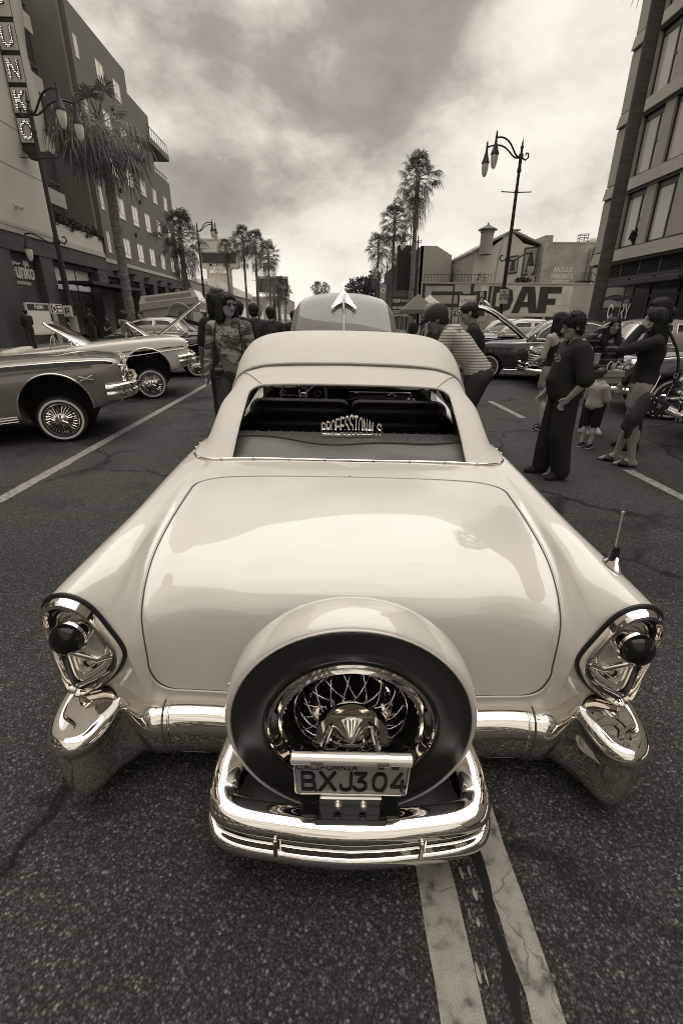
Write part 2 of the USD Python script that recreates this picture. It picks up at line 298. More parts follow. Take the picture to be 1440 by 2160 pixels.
# ================================================================ THE WHITE CONVERTIBLE (car frame: x right, y forward, z up, origin below the camera)
def paint(name, v, coat=1.0, rough=.32, flake=0.0, spec=.5):
    return mat(name, v, rough, 0, spec, coat=coat, coatr=.012, cior=1.7)
PAINTW = paint('cream_paint', .63); TONEH = paint('bonnet_darker_tone', .15); FABRIC = mat('white_vinyl_top', .62, .62, spec=.35, bump=.12, bscale=420, bdist=.001, var=.04, vscale=3)  # bonnet set to a darker tone than the cream body
PAINTIN = mat('cream_trim', .5, .4)
SEAT = mat('black_leather', .016, .38, spec=.5, bump=.25, bscale=160, bdist=.002)
COVER = mat('grey_boot_cover', .065, .42, spec=.5, bump=.15, bscale=200, bdist=.001, var=.1, vscale=5)
SEAM = mat('panel_gap', .07, .7)
YO = 3.4
CY, CR = math.radians(2.05+.18), math.radians(.83)
Mroll = np.eye(4); Mroll[:3, :3] = [[math.cos(CR), 0, math.sin(CR)], [0, 1, 0], [-math.sin(CR), 0, math.cos(CR)]]
Myaw = np.eye(4); Myaw[:3, :3] = [[math.cos(CY), math.sin(CY), 0], [-math.sin(CY), math.cos(CY), 0], [0, 0, 1]]
MC = T4(.022, -.0008, 0) @ Myaw @ Mroll @ T4(0, YO, 0)
car = thing('white_convertible', 'cream white fifties convertible seen from behind with spare wheel on its tail and bonnet raised', 'car', MC)
def cp(name, m, mt, parent=None, smooth=30, label=None): return obj(name, mv(m, 0, -YO, 0), mt, parent or car, smooth, label)
def cp2(name, m, mt, parent=None, smooth=30):
    cp(name, m, mt, parent, smooth); cp(name, mirx(m), mt, parent, smooth)
# ---- body: columns (centre -> side), each a list of stations (front -> tail -> down the rear face)
ST = [2.40, 2.1, 1.75, 1.5, 1.34, 1.265, 1.235, 1.215, 1.20, 1.185]
COLS = [
 # deck centre .. lid edge
 [(0, 2.40, .800), (0, 2.1, .789), (0, 1.75, .764), (0, 1.5, .735), (0, 1.335, .692), (0, 1.262, .628), (0, 1.232, .53), (0, 1.212, .42), (0, 1.20, .325), (0, 1.19, .22)],
 [(.35, 2.41, .799), (.35, 2.1, .786), (.35, 1.75, .76), (.35, 1.5, .73), (.35, 1.335, .686), (.35, 1.262, .622), (.35, 1.233, .53), (.35, 1.213, .42), (.35, 1.20, .325), (.35, 1.19, .22)],
 [(.60, 2.42, .793), (.60, 2.1, .776), (.595, 1.75, .746), (.59, 1.5, .713), (.585, 1.345, .668), (.58, 1.272, .60), (.575, 1.24, .51), (.57, 1.22, .41), (.57, 1.208, .325), (.57, 1.20, .22)],
 # valley beside the lid
 [(.745, 2.43, .786), (.735, 2.1, .768), (.722, 1.75, .738), (.705, 1.5, .704), (.693, 1.352, .657), (.682, 1.262, .59), (.672, 1.232, .50), (.668, 1.215, .41), (.667, 1.205, .325), (.667, 1.195, .22)],
 # foot of the fin
 [(.80, 2.45, .782), (.785, 2.1, .768), (.765, 1.75, .744), (.748, 1.5, .716), (.728, 1.335, .674), (.712, 1.225, .60), (.70, 1.18, .51), (.697, 1.178, .41), (.697, 1.18, .325), (.70, 1.185, .22)],
 [(.845, 2.47, .783), (.825, 2.1, .778), (.80, 1.75, .77), (.775, 1.5, .755), (.75, 1.32, .73), (.735, 1.17, .655), (.715, 1.145, .565), (.708, 1.155, .47), (.72, 1.165, .40), (.74, 1.18, .22)],
 # crest
 [(.905, 2.5, .782), (.882, 2.1, .785), (.857, 1.75, .787), (.845, 1.5, .786), (.836, 1.3, .780), (.830, 1.122, .768), (.82, 1.135, .62), (.82, 1.155, .47), (.83, 1.165, .38), (.83, 1.18, .22)],
 [(.945, 2.55, .765), (.918, 2.1, .768), (.892, 1.75, .77), (.885, 1.5, .77), (.883, 1.3, .766), (.885, 1.124, .752), (.88, 1.137, .62), (.88, 1.155, .47), (.885, 1.166, .38), (.885, 1.18, .22)],
 [(.966, 2.6, .70), (.946, 2.1, .71), (.924, 1.75, .715), (.921, 1.5, .716), (.92, 1.32, .714), (.918, 1.135, .70), (.917, 1.145, .60), (.917, 1.158, .47), (.916, 1.168, .40), (.912, 1.18, .22)],
 [(.972, 2.6, .58), (.955, 2.1, .58), (.945, 1.8, .58), (.94, 1.6, .58), (.938, 1.42, .575), (.935, 1.24, .57), (.93, 1.2, .53), (.925, 1.19, .45), (.922, 1.19, .39), (.918, 1.2, .22)],
 [(.92, 2.6, .16), (.92, 2.1, .16), (.92, 1.8, .16), (.92, 1.65, .16), (.92, 1.5, .16), (.92, 1.4, .16), (.92, 1.35, .16), (.92, 1.3, .16), (.92, 1.26, .16), (.918, 1.24, .16)]]
CTRL = np.array(COLS)                                      # (11, 10, 3)
UI = np.array([0, .35, .6, .72, .79, .86, .93, 1.0, 1.08, 1.2, 1.5]); VI = np.array([0, .3, .65, .9, 1.07, 1.17, 1.27, 1.38, 1.48, 1.58])
BS = PchipInterpolator(VI, CTRL, axis=1)
def body_at(u, v): return PchipInterpolator(UI, BS(np.atleast_1d(v)), axis=0)(np.atleast_1d(u))        # (len u, len v, 3)
uu = np.unique(np.r_[np.linspace(0, .6, 26), np.linspace(.6, 1.2, 60), np.linspace(1.2, 1.5, 8)]); vv = np.unique(np.r_[np.linspace(0, .9, 40), np.linspace(.9, 1.58, 60)])
half = body_at(uu, vv)
shell = cat([grid(half), mirx(grid(half))])
t_ = trimesh.Trimesh(*shell, process=False); t_.merge_vertices(1e-5)
if t_.face_normals[np.argmin(np.linalg.norm(t_.triangles_center-np.array([.1, 2.0, .78]), axis=1))][2] < 0: t_.invert()
cp('body', (t_.vertices, t_.faces), PAINTW, smooth=True)
# front half: doors, cowl and front wings
YF = np.array([2.4, 3.0, 3.8, 4.5, 5.2, 6.0, 6.35, 6.5]); dz = np.array([0, 0, .01, .03, .04, .03, 0, -.03]); nar = np.array([0, 0, 0, .005, .01, .03, .06, .12])
sec = np.array([(.80, .775), (.86, .782), (.922, .780), (.957, .745), (.970, .62), (.955, .40), (.93, .16)])
F_ = np.stack([np.stack([sec[:, 0]-n_, np.full(7, y_), sec[:, 1]+d_*(sec[:, 1] > .3)], 1) for y_, d_, n_ in zip(YF, dz, nar)], 0)
F_[0, :, 1] = [2.43, 2.47, 2.52, 2.57, 2.595, 2.595, 2.595]; F_ = PchipInterpolator(np.arange(8), F_, axis=0)(np.linspace(0, 7, 40)); F_ = PchipInterpolator(np.arange(7), F_, axis=1)(np.linspace(0, 6, 25))
cp2('front_wing', grid(F_), PAINTW, smooth=True)
cowl = np.stack([[(x, y, z-.03*(x/.85)**2) for x in np.linspace(-.85, .85, 15)] for y, z in ((4.62, .83), (4.75, .85), (4.95, .85), (4.98, .60))])
cp('cowl', grid(cowl, flip=True), PAINTW, smooth=True)
cp('engine', cat([box2(-.35, .35, 5.05, 5.75, .2, .72), lathe([(0, 0), (.2, 0), (.2, .09), (0, .09)], 24, 'z', (0, 5.4, .72)), box2(-.42, -.2, 5.1, 5.7, .5, .74), box2(.2, .42, 5.1, 5.7, .5, .74)]), CHROME2)
cp2('inner_wing', box2(.5, .79, 5.0, 6.4, .1, .70), BLACK)
cp('grille', cat([cbox(-.7, .7, 6.42, 6.52, .25+.07*k, .28+.07*k, .01) for k in range(5)]+[cbox(-.72, .72, 6.40, 6.45, .62, .70, .02)]), CHROME)
def headlight(s): return cat([lathe([(0, -.02), (.05, -.025), (.085, 0), (.105, .0), (.11, -.02), (.11, .06)], 24, 'y', (s*.68, 6.52, .60))])
for s in (-1, 1): cp('headlight', xf(headlight(s), T4(0, 13.04, 0) @ np.diag([1, -1, 1, 1.0])), CHROME)
cp('floor', box2(-.85, .85, 1.3, 6.2, .10, .16), BLACK)
# ---- trunk lid outline: a shadow gap drawn in the surface
def seam_pt(x, y):      # nearest u,v on the surface for the lid outline, parametrised directly
    return None
vtop, vbot = .232, 1.478
ring = []
UL = .745
def corner(cu, cv, ru, rv, a0, a1, n=14): return [(cu+ru*math.cos(a), cv+rv*math.sin(a)) for a in np.linspace(a0, a1, n)]
ring += [(u, vtop) for u in np.linspace(0, UL-.16, 22)] + corner(UL-.16, vtop+.13, .16, .13, -PI/2, 0) + [(UL+.012*math.sin((v-.4)/.9*PI), v) for v in np.linspace(vtop+.14, vbot-.14, 60)] + corner(UL-.13, vbot-.13, .13, .13, 0, PI/2) + [(u, vbot) for u in np.linspace(UL-.14, 0, 20)]
SP = np.array([body_at(a, b)[0, 0] for a, b in ring]); SP = polyres(SP, 260)
cp('trunk_lid_gap', both(tube(SP, .0028, 6)), SEAM)
SPn = SP+np.array([.003, -.004, .004]); cp('trunk_lid_edge', both(tube(SPn*1.0+np.array([.004, -.002, -.002]), .003, 6)), PAINTW, smooth=True)
# lower rear panel under the lid, behind the bumper
cp('rear_valance', cbox(-.72, .72, 1.17, 1.2, .06, .25, .01), PAINTW)
# ---- chrome bead and snaps round the top's base
TB = np.array([(0, 2.42, .803), (.35, 2.425, .802), (.66, 2.43, .796), (.76, 2.44, .790), (.84, 2.475, .787), (.895, 2.57, .785), (.918, 2.70, .785), (.921, 2.9, .785)])
TBs = resample(TB, 80)
cp('top_bead', both(tube(TBs+np.array([0, -.004, .0]), .0075, 8)), CHROME, smooth=True)
cp2('snap', cat([ellipsoid(TBs[k]+np.array([.004, -.012, .006]), (.007, .007, .005), 1) for k in (8, 20, 32, 43, 52, 60, 66, 72)]), CHROME2)
# ---- fabric top
RU = np.array([0, .3, .5, .66, .76, .83, .865, .88, .885]); RD = np.array([0, .004, .013, .035, .07, .125, .19, .27, .36])
def roofrow(y, z, w=1.0, k=1.0, sw=.05): return np.stack([RU*w, y+sw*(RU/.85)**4, z-RD*k], 1)
rows = [roofrow(3.30, 1.231, .965, .97, .09), roofrow(3.315, 1.243, .967, .97, .09), roofrow(3.42, 1.295, .97, .97, .07), roofrow(3.6, 1.370, .975, 1.0, .05), roofrow(3.72, 1.402, .975, 1.0, .04), roofrow(3.95, 1.432, .97, 1.0, .0), roofrow(4.25, 1.425, .94, 1.0, -.05), roofrow(4.45, 1.40, .90, .95, -.1), roofrow(4.5, 1.36, .89, .9, -.1)]
Rr = PchipInterpolator([0, .02, .15, .35, .47, .7, 1.0, 1.2, 1.28], np.array(rows), axis=0)(np.linspace(0, 1.28, 60)); Rr = PchipInterpolator(np.r_[0, np.cumsum(np.linalg.norm(np.diff(rows[3], axis=0), axis=1))], Rr, axis=1)(np.linspace(0, 1.02*np.sum(np.linalg.norm(np.diff(rows[3], axis=0), axis=1))/1.02, 60))
top = cp('fabric_top', both(grid(Rr, flip=True)), FABRIC, smooth=True)
# back curtain and sails: t = 0 at the base, 1 under the seam
XC = [0, .35, .64, .70, .77, .835, .875, .90]
tab = {0: [(0, 2.42, .803), (.35, 2.425, .802), (.66, 2.43, .796), (.71, 2.432, .793), (.78, 2.445, .79), (.85, 2.49, .787), (.898, 2.6, .785), (.915, 2.85, .785)],
       .10: [(0, 2.50, .846), (.35, 2.505, .845), (.66, 2.51, .84), (.71, 2.515, .838), (.77, 2.53, .835), (.82, 2.575, .832), (.855, 2.68, .83), (.88, 2.9, .83)],
       .3: [(0, 2.665, .935), (.35, 2.67, .934), (.655, 2.68, .93), (.70, 2.685, .928), (.76, 2.70, .925), (.808, 2.745, .92), (.838, 2.83, .915), (.86, 3.02, .91)],
       .6: [(0, 2.93, 1.064), (.35, 2.94, 1.062), (.645, 2.955, 1.05), (.69, 2.96, 1.045), (.755, 2.98, 1.035), (.81, 3.02, 1.02), (.84, 3.10, 1.0), (.86, 3.25, .98)],
       .8: [(0, 3.115, 1.15), (.34, 3.125, 1.146), (.62, 3.145, 1.128), (.68, 3.152, 1.118), (.75, 3.175, 1.098), (.803, 3.215, 1.06), (.832, 3.26, 1.01), (.852, 3.34, .94)],
       .93: [(0, 3.235, 1.204), (.33, 3.245, 1.200), (.6, 3.26, 1.182), (.67, 3.27, 1.168), (.742, 3.30, 1.14), (.802, 3.335, 1.09), (.833, 3.36, 1.035), (.849, 3.39, .955)],
       1.0: [(0, 3.302, 1.225), (.32, 3.31, 1.221), (.57, 3.328, 1.206), (.65, 3.338, 1.188), (.733, 3.357, 1.163), (.801, 3.383, 1.11), (.835, 3.398, 1.047), (.85, 3.405, .965)]}
tab[1.08] = [tuple(np.array(p)+np.array([-.004, .16, .012 if i < 4 else .02])) for i, p in enumerate(tab[1.0])]
tk = sorted(tab); TT = np.array([tab[k] for k in tk])
tt = np.linspace(0, 1.08, 96); cc = np.r_[np.linspace(0, 2, 50)[:-1], np.linspace(2, 7, 50)]
BK = PchipInterpolator(np.arange(8), PchipInterpolator(tk, TT, axis=0)(tt), axis=1)(cc)       # (90, 99, 3)
def wedge(t, c):
    r = .10; X = .655; t1 = .74
    x, z = c, t*.96
    xx = x-(X-r); zz = z-(t1*.96-r)
    return np.where((xx > 0) & (zz > 0), np.hypot(xx, zz) < r, (x < X) & (z < t1*.96))
mid = (BK[:-1, :-1]+BK[1:, 1:])/2; hole = wedge(((tt[:-1]+tt[1:])/2)[:, None]*np.ones((1, len(cc)-1)), mid[..., 0])
cp('back_curtain', both(grid(BK, flip=True, keep=~hole)), FABRIC, top, smooth=True)
we = [(.655, t) for t in np.linspace(0.0, .74-.10/.96, 30)]+[(.655-.1+.1*math.cos(a), .74-.1/.96+.1/.96*math.sin(a)) for a in np.linspace(0, PI/2, 14)]+[(x, .74) for x in np.linspace(.55, 0, 20)]
def bk_pt(x, t):
    row = PchipInterpolator(np.arange(8), PchipInterpolator(tk, TT, axis=0)(t), axis=0); c_ = np.linspace(0, 7, 400); P = row(c_); return P[np.argmin(abs(P[:, 0]-x))]
WE = polyres([bk_pt(*a) for a in we], 90)
cp('window_binding', both(tube(WE, .0085, 8)), FABRIC, top, smooth=True)
rs = np.stack([r for r in rows[0]]); sm = resample(rs, 60)
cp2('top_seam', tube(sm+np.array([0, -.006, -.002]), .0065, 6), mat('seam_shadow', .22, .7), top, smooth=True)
cp2('top_welt', tube(sm+np.array([0, -.008, .010]), .0075, 6), FABRIC, top, smooth=True)
d0, d1 = bk_pt(.60, .72), rs[4]
cp2('diagonal_seam', tube([bk_pt(.575+(.745-.575)*k, .745+(.985-.745)*k)+np.array([0, -.002, .002]) for k in np.linspace(0, 1, 14)], .0028, 6), mat('stitched_seam', .4, .7), top)
# ---- cockpit
well = np.stack([[(x, y+ .0, z+.012*math.sin(x*9)*(y > 2.5)+.016*math.cos(x*5.3+y*8)*(2.46 < y < 2.72)+.05*max(0, abs(x)-.5)*(1 if x < 0 else .1)*(y > 2.6)) for x in np.linspace(-.70, .70, 70)] for y, z in ((2.405, .775), (2.43, .79), (2.52, .797), (2.6, .815), (2.70, .832), (2.76, .835), (2.765, .80))])
cp('boot_cover', grid(well, flip=True), COVER, smooth=True)
cp('cover_welt', tube(well[4]+np.array([0, 0, .005]), .005, 6), SEAM)
shelf = np.stack([[(x, y, z) for x in np.linspace(-.72, .72, 60)] for y, z in ((2.76, .815), (2.78, .838), (2.90, .845), (2.96, .83), (2.98, .5))])
cp('rear_seat_back', grid(shelf, flip=True), mat('dark_grey_vinyl', .05, .45), smooth=30)
cp('seat_pleat', cat([tube([(x, 2.775, .842), (x, 2.90, .849), (x, 2.96, .834)], .0022, 4) for x in np.linspace(-.66, .66, 19)]), mat('pleat_welt', .14, .5))
def pad(x0, x1, y0, y1, z0, z1, r): # soft box
    h = m3.Manifold.batch_hull([m3.Manifold.sphere(r, 20).translate([a, b, c]) for a in (x0+r, x1-r) for b in (y0+r, y1-r) for c in (z0+r, z1-r)]); return m3arr(h)
def pleated(x0, x1, y0, y1, z0, z1, r, n):
    m = pad(x0, x1, y0, y1, z0, z1, r); m = trimesh.Trimesh(*m); m = m.subdivide_to_size(.03); v = np.array(m.vertices); c = np.array([(x0+x1)/2, (y0+y1)/2, (z0+z1)/2])
    s = np.abs(np.sin((v[:, 0]-x0)/(x1-x0)*PI*n))**.4; d = v-c; d[:, 0] = 0; d /= np.linalg.norm(d, axis=1, keepdims=True)+1e-9
    return v+d*(.006*(s-1))[:, None], np.array(m.faces)
for a, b in ((-.79, .005), (.035, .80)):
    s = cp('front_seat', pleated(a, b, 3.74, 3.92, .25, .76, .05, 11), SEAT, smooth=True)
    cp('bolster', pleated(a-.012, b+.012, 3.69, 3.93, .735, .905, .075, 13), SEAT, s, smooth=True)
cp2('door_panel', cat([box2(.80, .83, 2.7, 4.6, .2, .79)]), BLACK)
cp2('door_sill_trim', tube([(.80, 2.75, .80), (.80, 4.5, .81)], .014, 8), CHROME, smooth=True)
dash = cp('dashboard', cat([cbox(-.82, .82, 4.52, 4.66, .74, .93, .03), cbox(-.82, .82, 4.46, 4.6, .60, .75, .02)]), BLACKG)
cp('dash_strip', cbox(.02, .62, 4.505, 4.515, .80, .875, .004), CHROME2, dash)
cp('dash_strip', tube([(-.8, 4.508, .795), (.8, 4.508, .795)], .005, 6), CHROME, dash)
for x, z, r in ((.09, .84, .03), (.43, .825, .045), (.62, .78, .05), (-.42, .86, .05), (-.28, .85, .035), (-.62, .85, .03), (-.2, .78, .03)):
    cp('dash_dial', lathe([(r, .0), (r, .012), (r*.8, .014), (r*.75, .008), (0, .008)], 20, 'y', (x, 4.50, z)), CHROME, dash, smooth=30)
sw = cp('steering_wheel', tube([(-.40+.205*math.cos(a), 4.26+.06*math.sin(a), .86+.195*math.sin(a)) for a in np.linspace(0, 2*PI, 40)[:-1]], .011, 8, closed=True), mat('wheel_rim_white', .45, .3), smooth=True)
cp('horn_bar', cat([tube([(-.59, 4.26, .865), (-.42, 4.22, .865)], .008, 6), tube([(-.40, 4.22, .865), (-.27, 4.30, .98)], .009, 6), ellipsoid((-.40, 4.22, .862), (.04, .035, .04), 2), rod((-.4, 4.24, .86), (-.40, 4.55, .80), .022)]), CHROME, sw, smooth=30)
cp2('top_frame', cat([tube([(.72, 2.86, .80), (.69, 2.95, .95), (.62, 3.2, 1.09)], .012, 8), tube([(.75, 3.05, .80), (.75, 3.45, 1.0), (.74, 4.35, 1.22)], .02, 8)]), BLACKG, smooth=True)
cp('windscreen_frame', cat([tube([(-.80, 4.62, .84), (-.76, 4.5, 1.1), (-.70, 4.42, 1.34), (.70, 4.42, 1.34), (.76, 4.5, 1.1), (.80, 4.62, .84)], .022, 8)]), CHROME, smooth=True)
cp('windscreen', grid(np.array([[(-.78, 4.61, .86), (-.7, 4.43, 1.33)], [(0, 4.7, .86), (0, 4.46, 1.34)], [(.78, 4.61, .86), (.7, 4.43, 1.33)]])), GLASS, smooth=True)
cp2('quarter_window_frame', tube([(.82, 3.0, .80), (.80, 3.25, 1.0), (.79, 3.6, 1.06), (.80, 4.3, 1.08)], .012, 8), CHROME, smooth=True)
# club plaque standing on the seat back
pl = cp('club_plaque', cat([cbox(-.17, .20, 2.795, 2.805, .842, .860, .002), rod((-.17, 2.80, .85), (-.17, 2.80, .925), .0035, n=6), rod((.20, 2.80, .85), (.20, 2.80, .925), .0035, n=6)]), CHROME)
word = 'PROFESSIONALS'
for k, chh in enumerate(word):
    hgt = .072+.055*(1-abs(k-6)/6.0); m = text(chh, .05, .006, False, '-y', center=True); v = np.array(m[0]); v[:, 2] = (v[:, 2]-v[:, 2].min())/(v[:, 2].max()-v[:, 2].min())*hgt; w = v[:, 0].max()-v[:, 0].min(); v[:, 0] *= min(1.0, .025/w)
    cp('letter', (v+np.array([-.155+.0283*k, 2.80, .858]), m[1]), CHROME, pl)
cp('small_script', text('Indy', .012, .003, False, '-y', (0, 2.794, .845), True), WHITEP, pl)
# ---- raised bonnet with jet ornament
hb, ht = np.array([-.03, 4.92, .86]), np.array([-.055, 5.50, 1.79]); dirv = (ht-hb)/np.linalg.norm(ht-hb); nrm = np.array([0, -dirv[2], dirv[1]])
HW = [.62, .61, .585, .545, .50, .43]
HS = []
for k, s in enumerate(np.linspace(0, 1.0, 30)):
    w = np.interp(s, [0, .3, .6, .85, .95, 1.0], [.635, .61, .58, .55, .535, .50]); c = hb+(ht-hb)*s+nrm*(.05*math.sin(s*PI*.9)-.03*max(0, (s-.85)/.15)**2)
    HS.append([c+np.array([x*w, 0, 0])+nrm*(-.05*abs(x)**3.2-.04*max(0, abs(x)-.9)/.10)-dirv*(.075*abs(x)**2.2*s**2+.06*max(0, abs(x)-.88)/.12*s**4) for x in np.linspace(-1, 1, 41)])
HS = np.array(HS); back = HS-nrm*.025
bonnet = cp('bonnet', cat([grid(HS), grid(back, flip=True), grid(np.stack([HS[:, 0], back[:, 0]], 1), flip=True), grid(np.stack([HS[:, -1], back[:, -1]], 1)), grid(np.stack([HS[-1], back[-1]], 1), flip=True), grid(np.stack([HS[0], back[0]], 1))]), TONEH, smooth=40, label='raised bonnet seen from its painted top side')
cp('bonnet_rib', tube([hb+(ht-hb)*s+nrm*(.05*math.sin(s*PI*.9)+.004-.03*max(0, (s-.85)/.15)**2) for s in np.linspace(.02, .84, 20)], [.012]*20, 8), PAINTW, bonnet, smooth=True)
def bon(x, s, h=0): return hb+(ht-hb)*s+nrm*(.05*math.sin(s*PI*.9)+h)+np.array([x, 0, 0])
for sg in (-1, 1):
    pl_ = [bon(sg*.008, .985, .035), bon(sg*.08, .875, .03), bon(sg*.128, .80, .028), bon(sg*.128, .768, .028), bon(sg*.075, .81, .03), bon(sg*.008, .85, .033)]
    v = np.array([p+nrm*.012 for p in pl_]+[p-nrm*.006 for p in pl_]); cp('ornament_wing', m3arr(m3.Manifold.hull_points(v[[0, 1, 4, 5, 6, 7, 10, 11]])+m3.Manifold.hull_points(v[[1, 2, 3, 4, 7, 8, 9, 10]])), CHROME, bonnet)
    cp('ornament_fin', cat([rod(bon(sg*.105, .845, .055), bon(sg*.105, .745, .045), .005, .0035)]), CHROME, bonnet)
cp('ornament_body', tube([bon(0, s, .045+h) for s, h in ((.74, -.02), (.82, .0), (.92, .006), (1.0, .005), (1.10, -.005))], [.006, .018, .019, .014, .002], 10), CHROME, bonnet, smooth=True)
# ---- aerial
ae = cp('aerial', xf(lathe([(0, .035), (.010, .033), (.016, .02), (.03, .004), (.034, -.004)], 20, 'z'), T4(.862, 1.33, .782) @ rotm('y', 14) @ np.diag([.62, 1.5, 1, 1])), CHROME, smooth=True)
cp('aerial_grommet', rod((.866, 1.335, .80), (.867, 1.34, .845), .017, .012, 12), BLACKG, ae)
cp('aerial_mast', cat([rod((.867, 1.34, .84), (.872, 1.36, .955), .0042, .0036, 8), ellipsoid((.872, 1.361, .96), (.006, .006, .006), 1)]), mat('aerial_steel', .55, .25, 1.0), ae)
# ---- tail lamps
OUT = np.array([(.872, .758), (.844, .766), (.809, .758), (.782, .738), (.758, .70), (.738, .646), (.719, .59), (.713, .543), (.727, .504), (.762, .451), (.816, .40), (.868, .362), (.897, .354), (.914, .371), (.922, .41), (.920, .47), (.917, .58), (.914, .68), (.898, .735)])
yend = lambda z: 1.117+.125*(.765-z)
def lampring(sc, dy, cx=.822, cz=.565):
    o = np.vstack([OUT, OUT[:1]]); d = np.r_[0, np.cumsum(np.linalg.norm(np.diff(o, axis=0), axis=1))]; q = CubicSpline(d, o, bc_type='periodic')(np.linspace(0, d[-1], 97)[:-1])
    x, z = cx+(q[:, 0]-cx)*sc, cz+(q[:, 1]-cz)*sc
    return np.stack([x, yend(z)-dy, z], 1)
RG = [lampring(1.0, .0), lampring(1.015, .012), lampring(.985, .03), lampring(.95, .04), lampring(.90, .042), lampring(.86, .03), lampring(.80, -.005), lampring(.66, -.03), lampring(.4, -.025), lampring(.02, -.02)]
def side(m, s): return m if s > 0 else mirx(m)
for s in (1, -1):
    L = cp('tail_lamp', side(fixn(*grid(np.array(RG), closed_v=True)), s), CHROME, smooth=35, label=('right' if s > 0 else 'left')+' tail lamp in a chrome almond-shaped housing')
    cp('lamp_recess', side(tube(lampring(.845, .012), .012, 8, closed=True), s), BLACKG, L, smooth=True); [cp('lamp_ridge', side(tube(lampring(q_, .006-.02*(.8-q_)), .0055, 8, closed=True), s), CHROME, L, smooth=True) for q_ in (.74, .60, .47)]
    cp('lamp_gasket', side(tube(lampring(1.028, .006), .0068, 8, closed=True), s), BLACK, L, smooth=True)
    ax = np.array([.05, -1.0, .06]); ax /= np.linalg.norm(ax); c0 = np.array([.824, yend(.64)+.035, .642])
    prof = [(.0, .038), (.03, .044), (.075, .049), (.082, .053), (.09, .054), (.097, .050), (.096, .046)]
    cp('lens_collar', side(tube([c0+ax*h for h, r in prof], [r for h, r in prof], 32), s), CHROME, L, smooth=35)
    pf = [(.096, .048), (.106, .0475), (.116, .045), (.124, .039), (.131, .029), (.136, .016), (.139, .002)]
    cp('bullet_lens', side(tube([c0+ax*h for h, r in pf], [r for h, r in pf], 32), s), mat('dark_red_lens', .008, .05, spec=.35), L, smooth=35)
    cp('reverse_lamp', side(cat([lathe([(.022, .0), (.022, .012), (.012, .014), (.012, -.01), (0, -.01)], 20, 'y', (.838, yend(.48)+.012, .485))]), s), DARK, L)
    cp('lamp_bar', side(cat([tube([(.745, yend(.53)-.012, .535), (.80, yend(.53)-.0, .51), (.90, yend(.53)-.012, .555)], [.012, .016, .012], 10), tube([(.75, yend(.5)-.012, .485), (.815, yend(.42)-.012, .435), (.89, yend(.4)-.015, .40)], .011, 10), tube([(.74, yend(.6)-.01, .60), (.79, yend(.7)-.0, .70)], .008, 8)]), s), CHROME, L, smooth=True)
# ---- rear bumper: plan path with a section that grows into the outer guard
PL = np.array([(.37, 1.125), (.50, 1.135), (.62, 1.132), (.68, 1.122), (.735, 1.10), (.775, 1.045), (.80, .995), (.84, .972), (.885, .985), (.925, 1.04), (.948, 1.13), (.955, 1.3), (.952, 1.55)])
dB = np.r_[0, np.cumsum(np.linalg.norm(np.diff(PL, axis=0), axis=1))]
PB = CubicSpline(dB, PL)(np.linspace(0, dB[-1], 90)); tg = np.gradient(PB, axis=0); tg /= np.linalg.norm(tg, axis=1, keepdims=True); NB = np.stack([tg[:, 1], -tg[:, 0]], 1)
w = np.clip((PB[:, 0]-.66)/(.745-.66), 0, 1); w[np.argmax(PB[:, 0] > .93):] = 1; w = w*w*(3-2*w)
sB = np.linspace(0, dB[-1], 90)
pA = np.array([(-.10, .275), (-.055, .284), (-.02, .276), (.004, .25), (.014, .215), (.013, .17), (.004, .13), (-.012, .10), (-.04, .083), (-.08, .08), (-.10, .085)])       # plain bar
pG = np.array([(-.17, .33), (-.07, .343), (-.012, .345), (.010, .333), (.018, .312), (.010, .290), (.001, .262), (.004, .20), (.002, .145), (-.014, .10), (-.05, .075)])       # guard: rolled rim, undercut face
pA = PchipInterpolator(np.arange(11), pA, axis=0)(np.linspace(0, 10, 50)); pG = PchipInterpolator(np.arange(11), pG, axis=0)(np.linspace(0, 10, 50))
BP = []
for i in range(90):
    pg_ = pG.copy(); ks = np.clip((sB[i]-.575)/.10, 0, 1); inn_ = pg_[:, 0] < -.02; pg_[inn_, 0] = -.02+(pg_[inn_, 0]+.02)*(1-.86*ks) if True else 0; pg_[:, 0] = np.where(np.arange(50) > 24, pG[:, 0], pg_[:, 0])
    p = pA*(1-w[i])+pg_*w[i]; zz = p[:, 1].copy(); lob = math.exp(-((PB[i, 0]-.83)/.12)**2)*(sB[i] < 1.2); zz -= np.clip((.2-zz)/.12, 0, 1)*.006*lob*w[i]
    hump = .05*math.exp(-((PB[i, 0]-.735)/.032)**2)*(sB[i] < .6); zz += np.clip((zz-.2)/.1, 0, 1)*(hump+.05*max(0, (sB[i]-.85)/.5)*w[i])
    BP.append(np.stack([PB[i, 0]+NB[i, 0]*p[:, 0], PB[i, 1]+NB[i, 1]*p[:, 0], zz], 1))
BP = np.array(BP); iJ = int(np.argmax(PB[:, 0] > .628))
for s in (1, -1):
    b = cp('bumper_wing', side(grid(BP[iJ:]), s), CHROME, smooth=True)
    q = BP[:iJ+1].copy(); cp('bumper_bar', side(grid(q), s), CHROME, smooth=True)
    cp('bumper_joint', side(tube(BP[iJ]+np.array([-.002, -.0015, 0]), .0032, 6), s), SEAM)
    j2 = BP[iJ-1]+np.array([-.008, -.001, 0]); cp('joint_lip', side(tube(j2, .004, 6), s), CHROME, smooth=True)
    cp('bumper_inner', side(grid(np.stack([BP[iJ:, 0], BP[iJ:, 0]+np.array([0, .05, -.16])], 1)), s), BLACK)
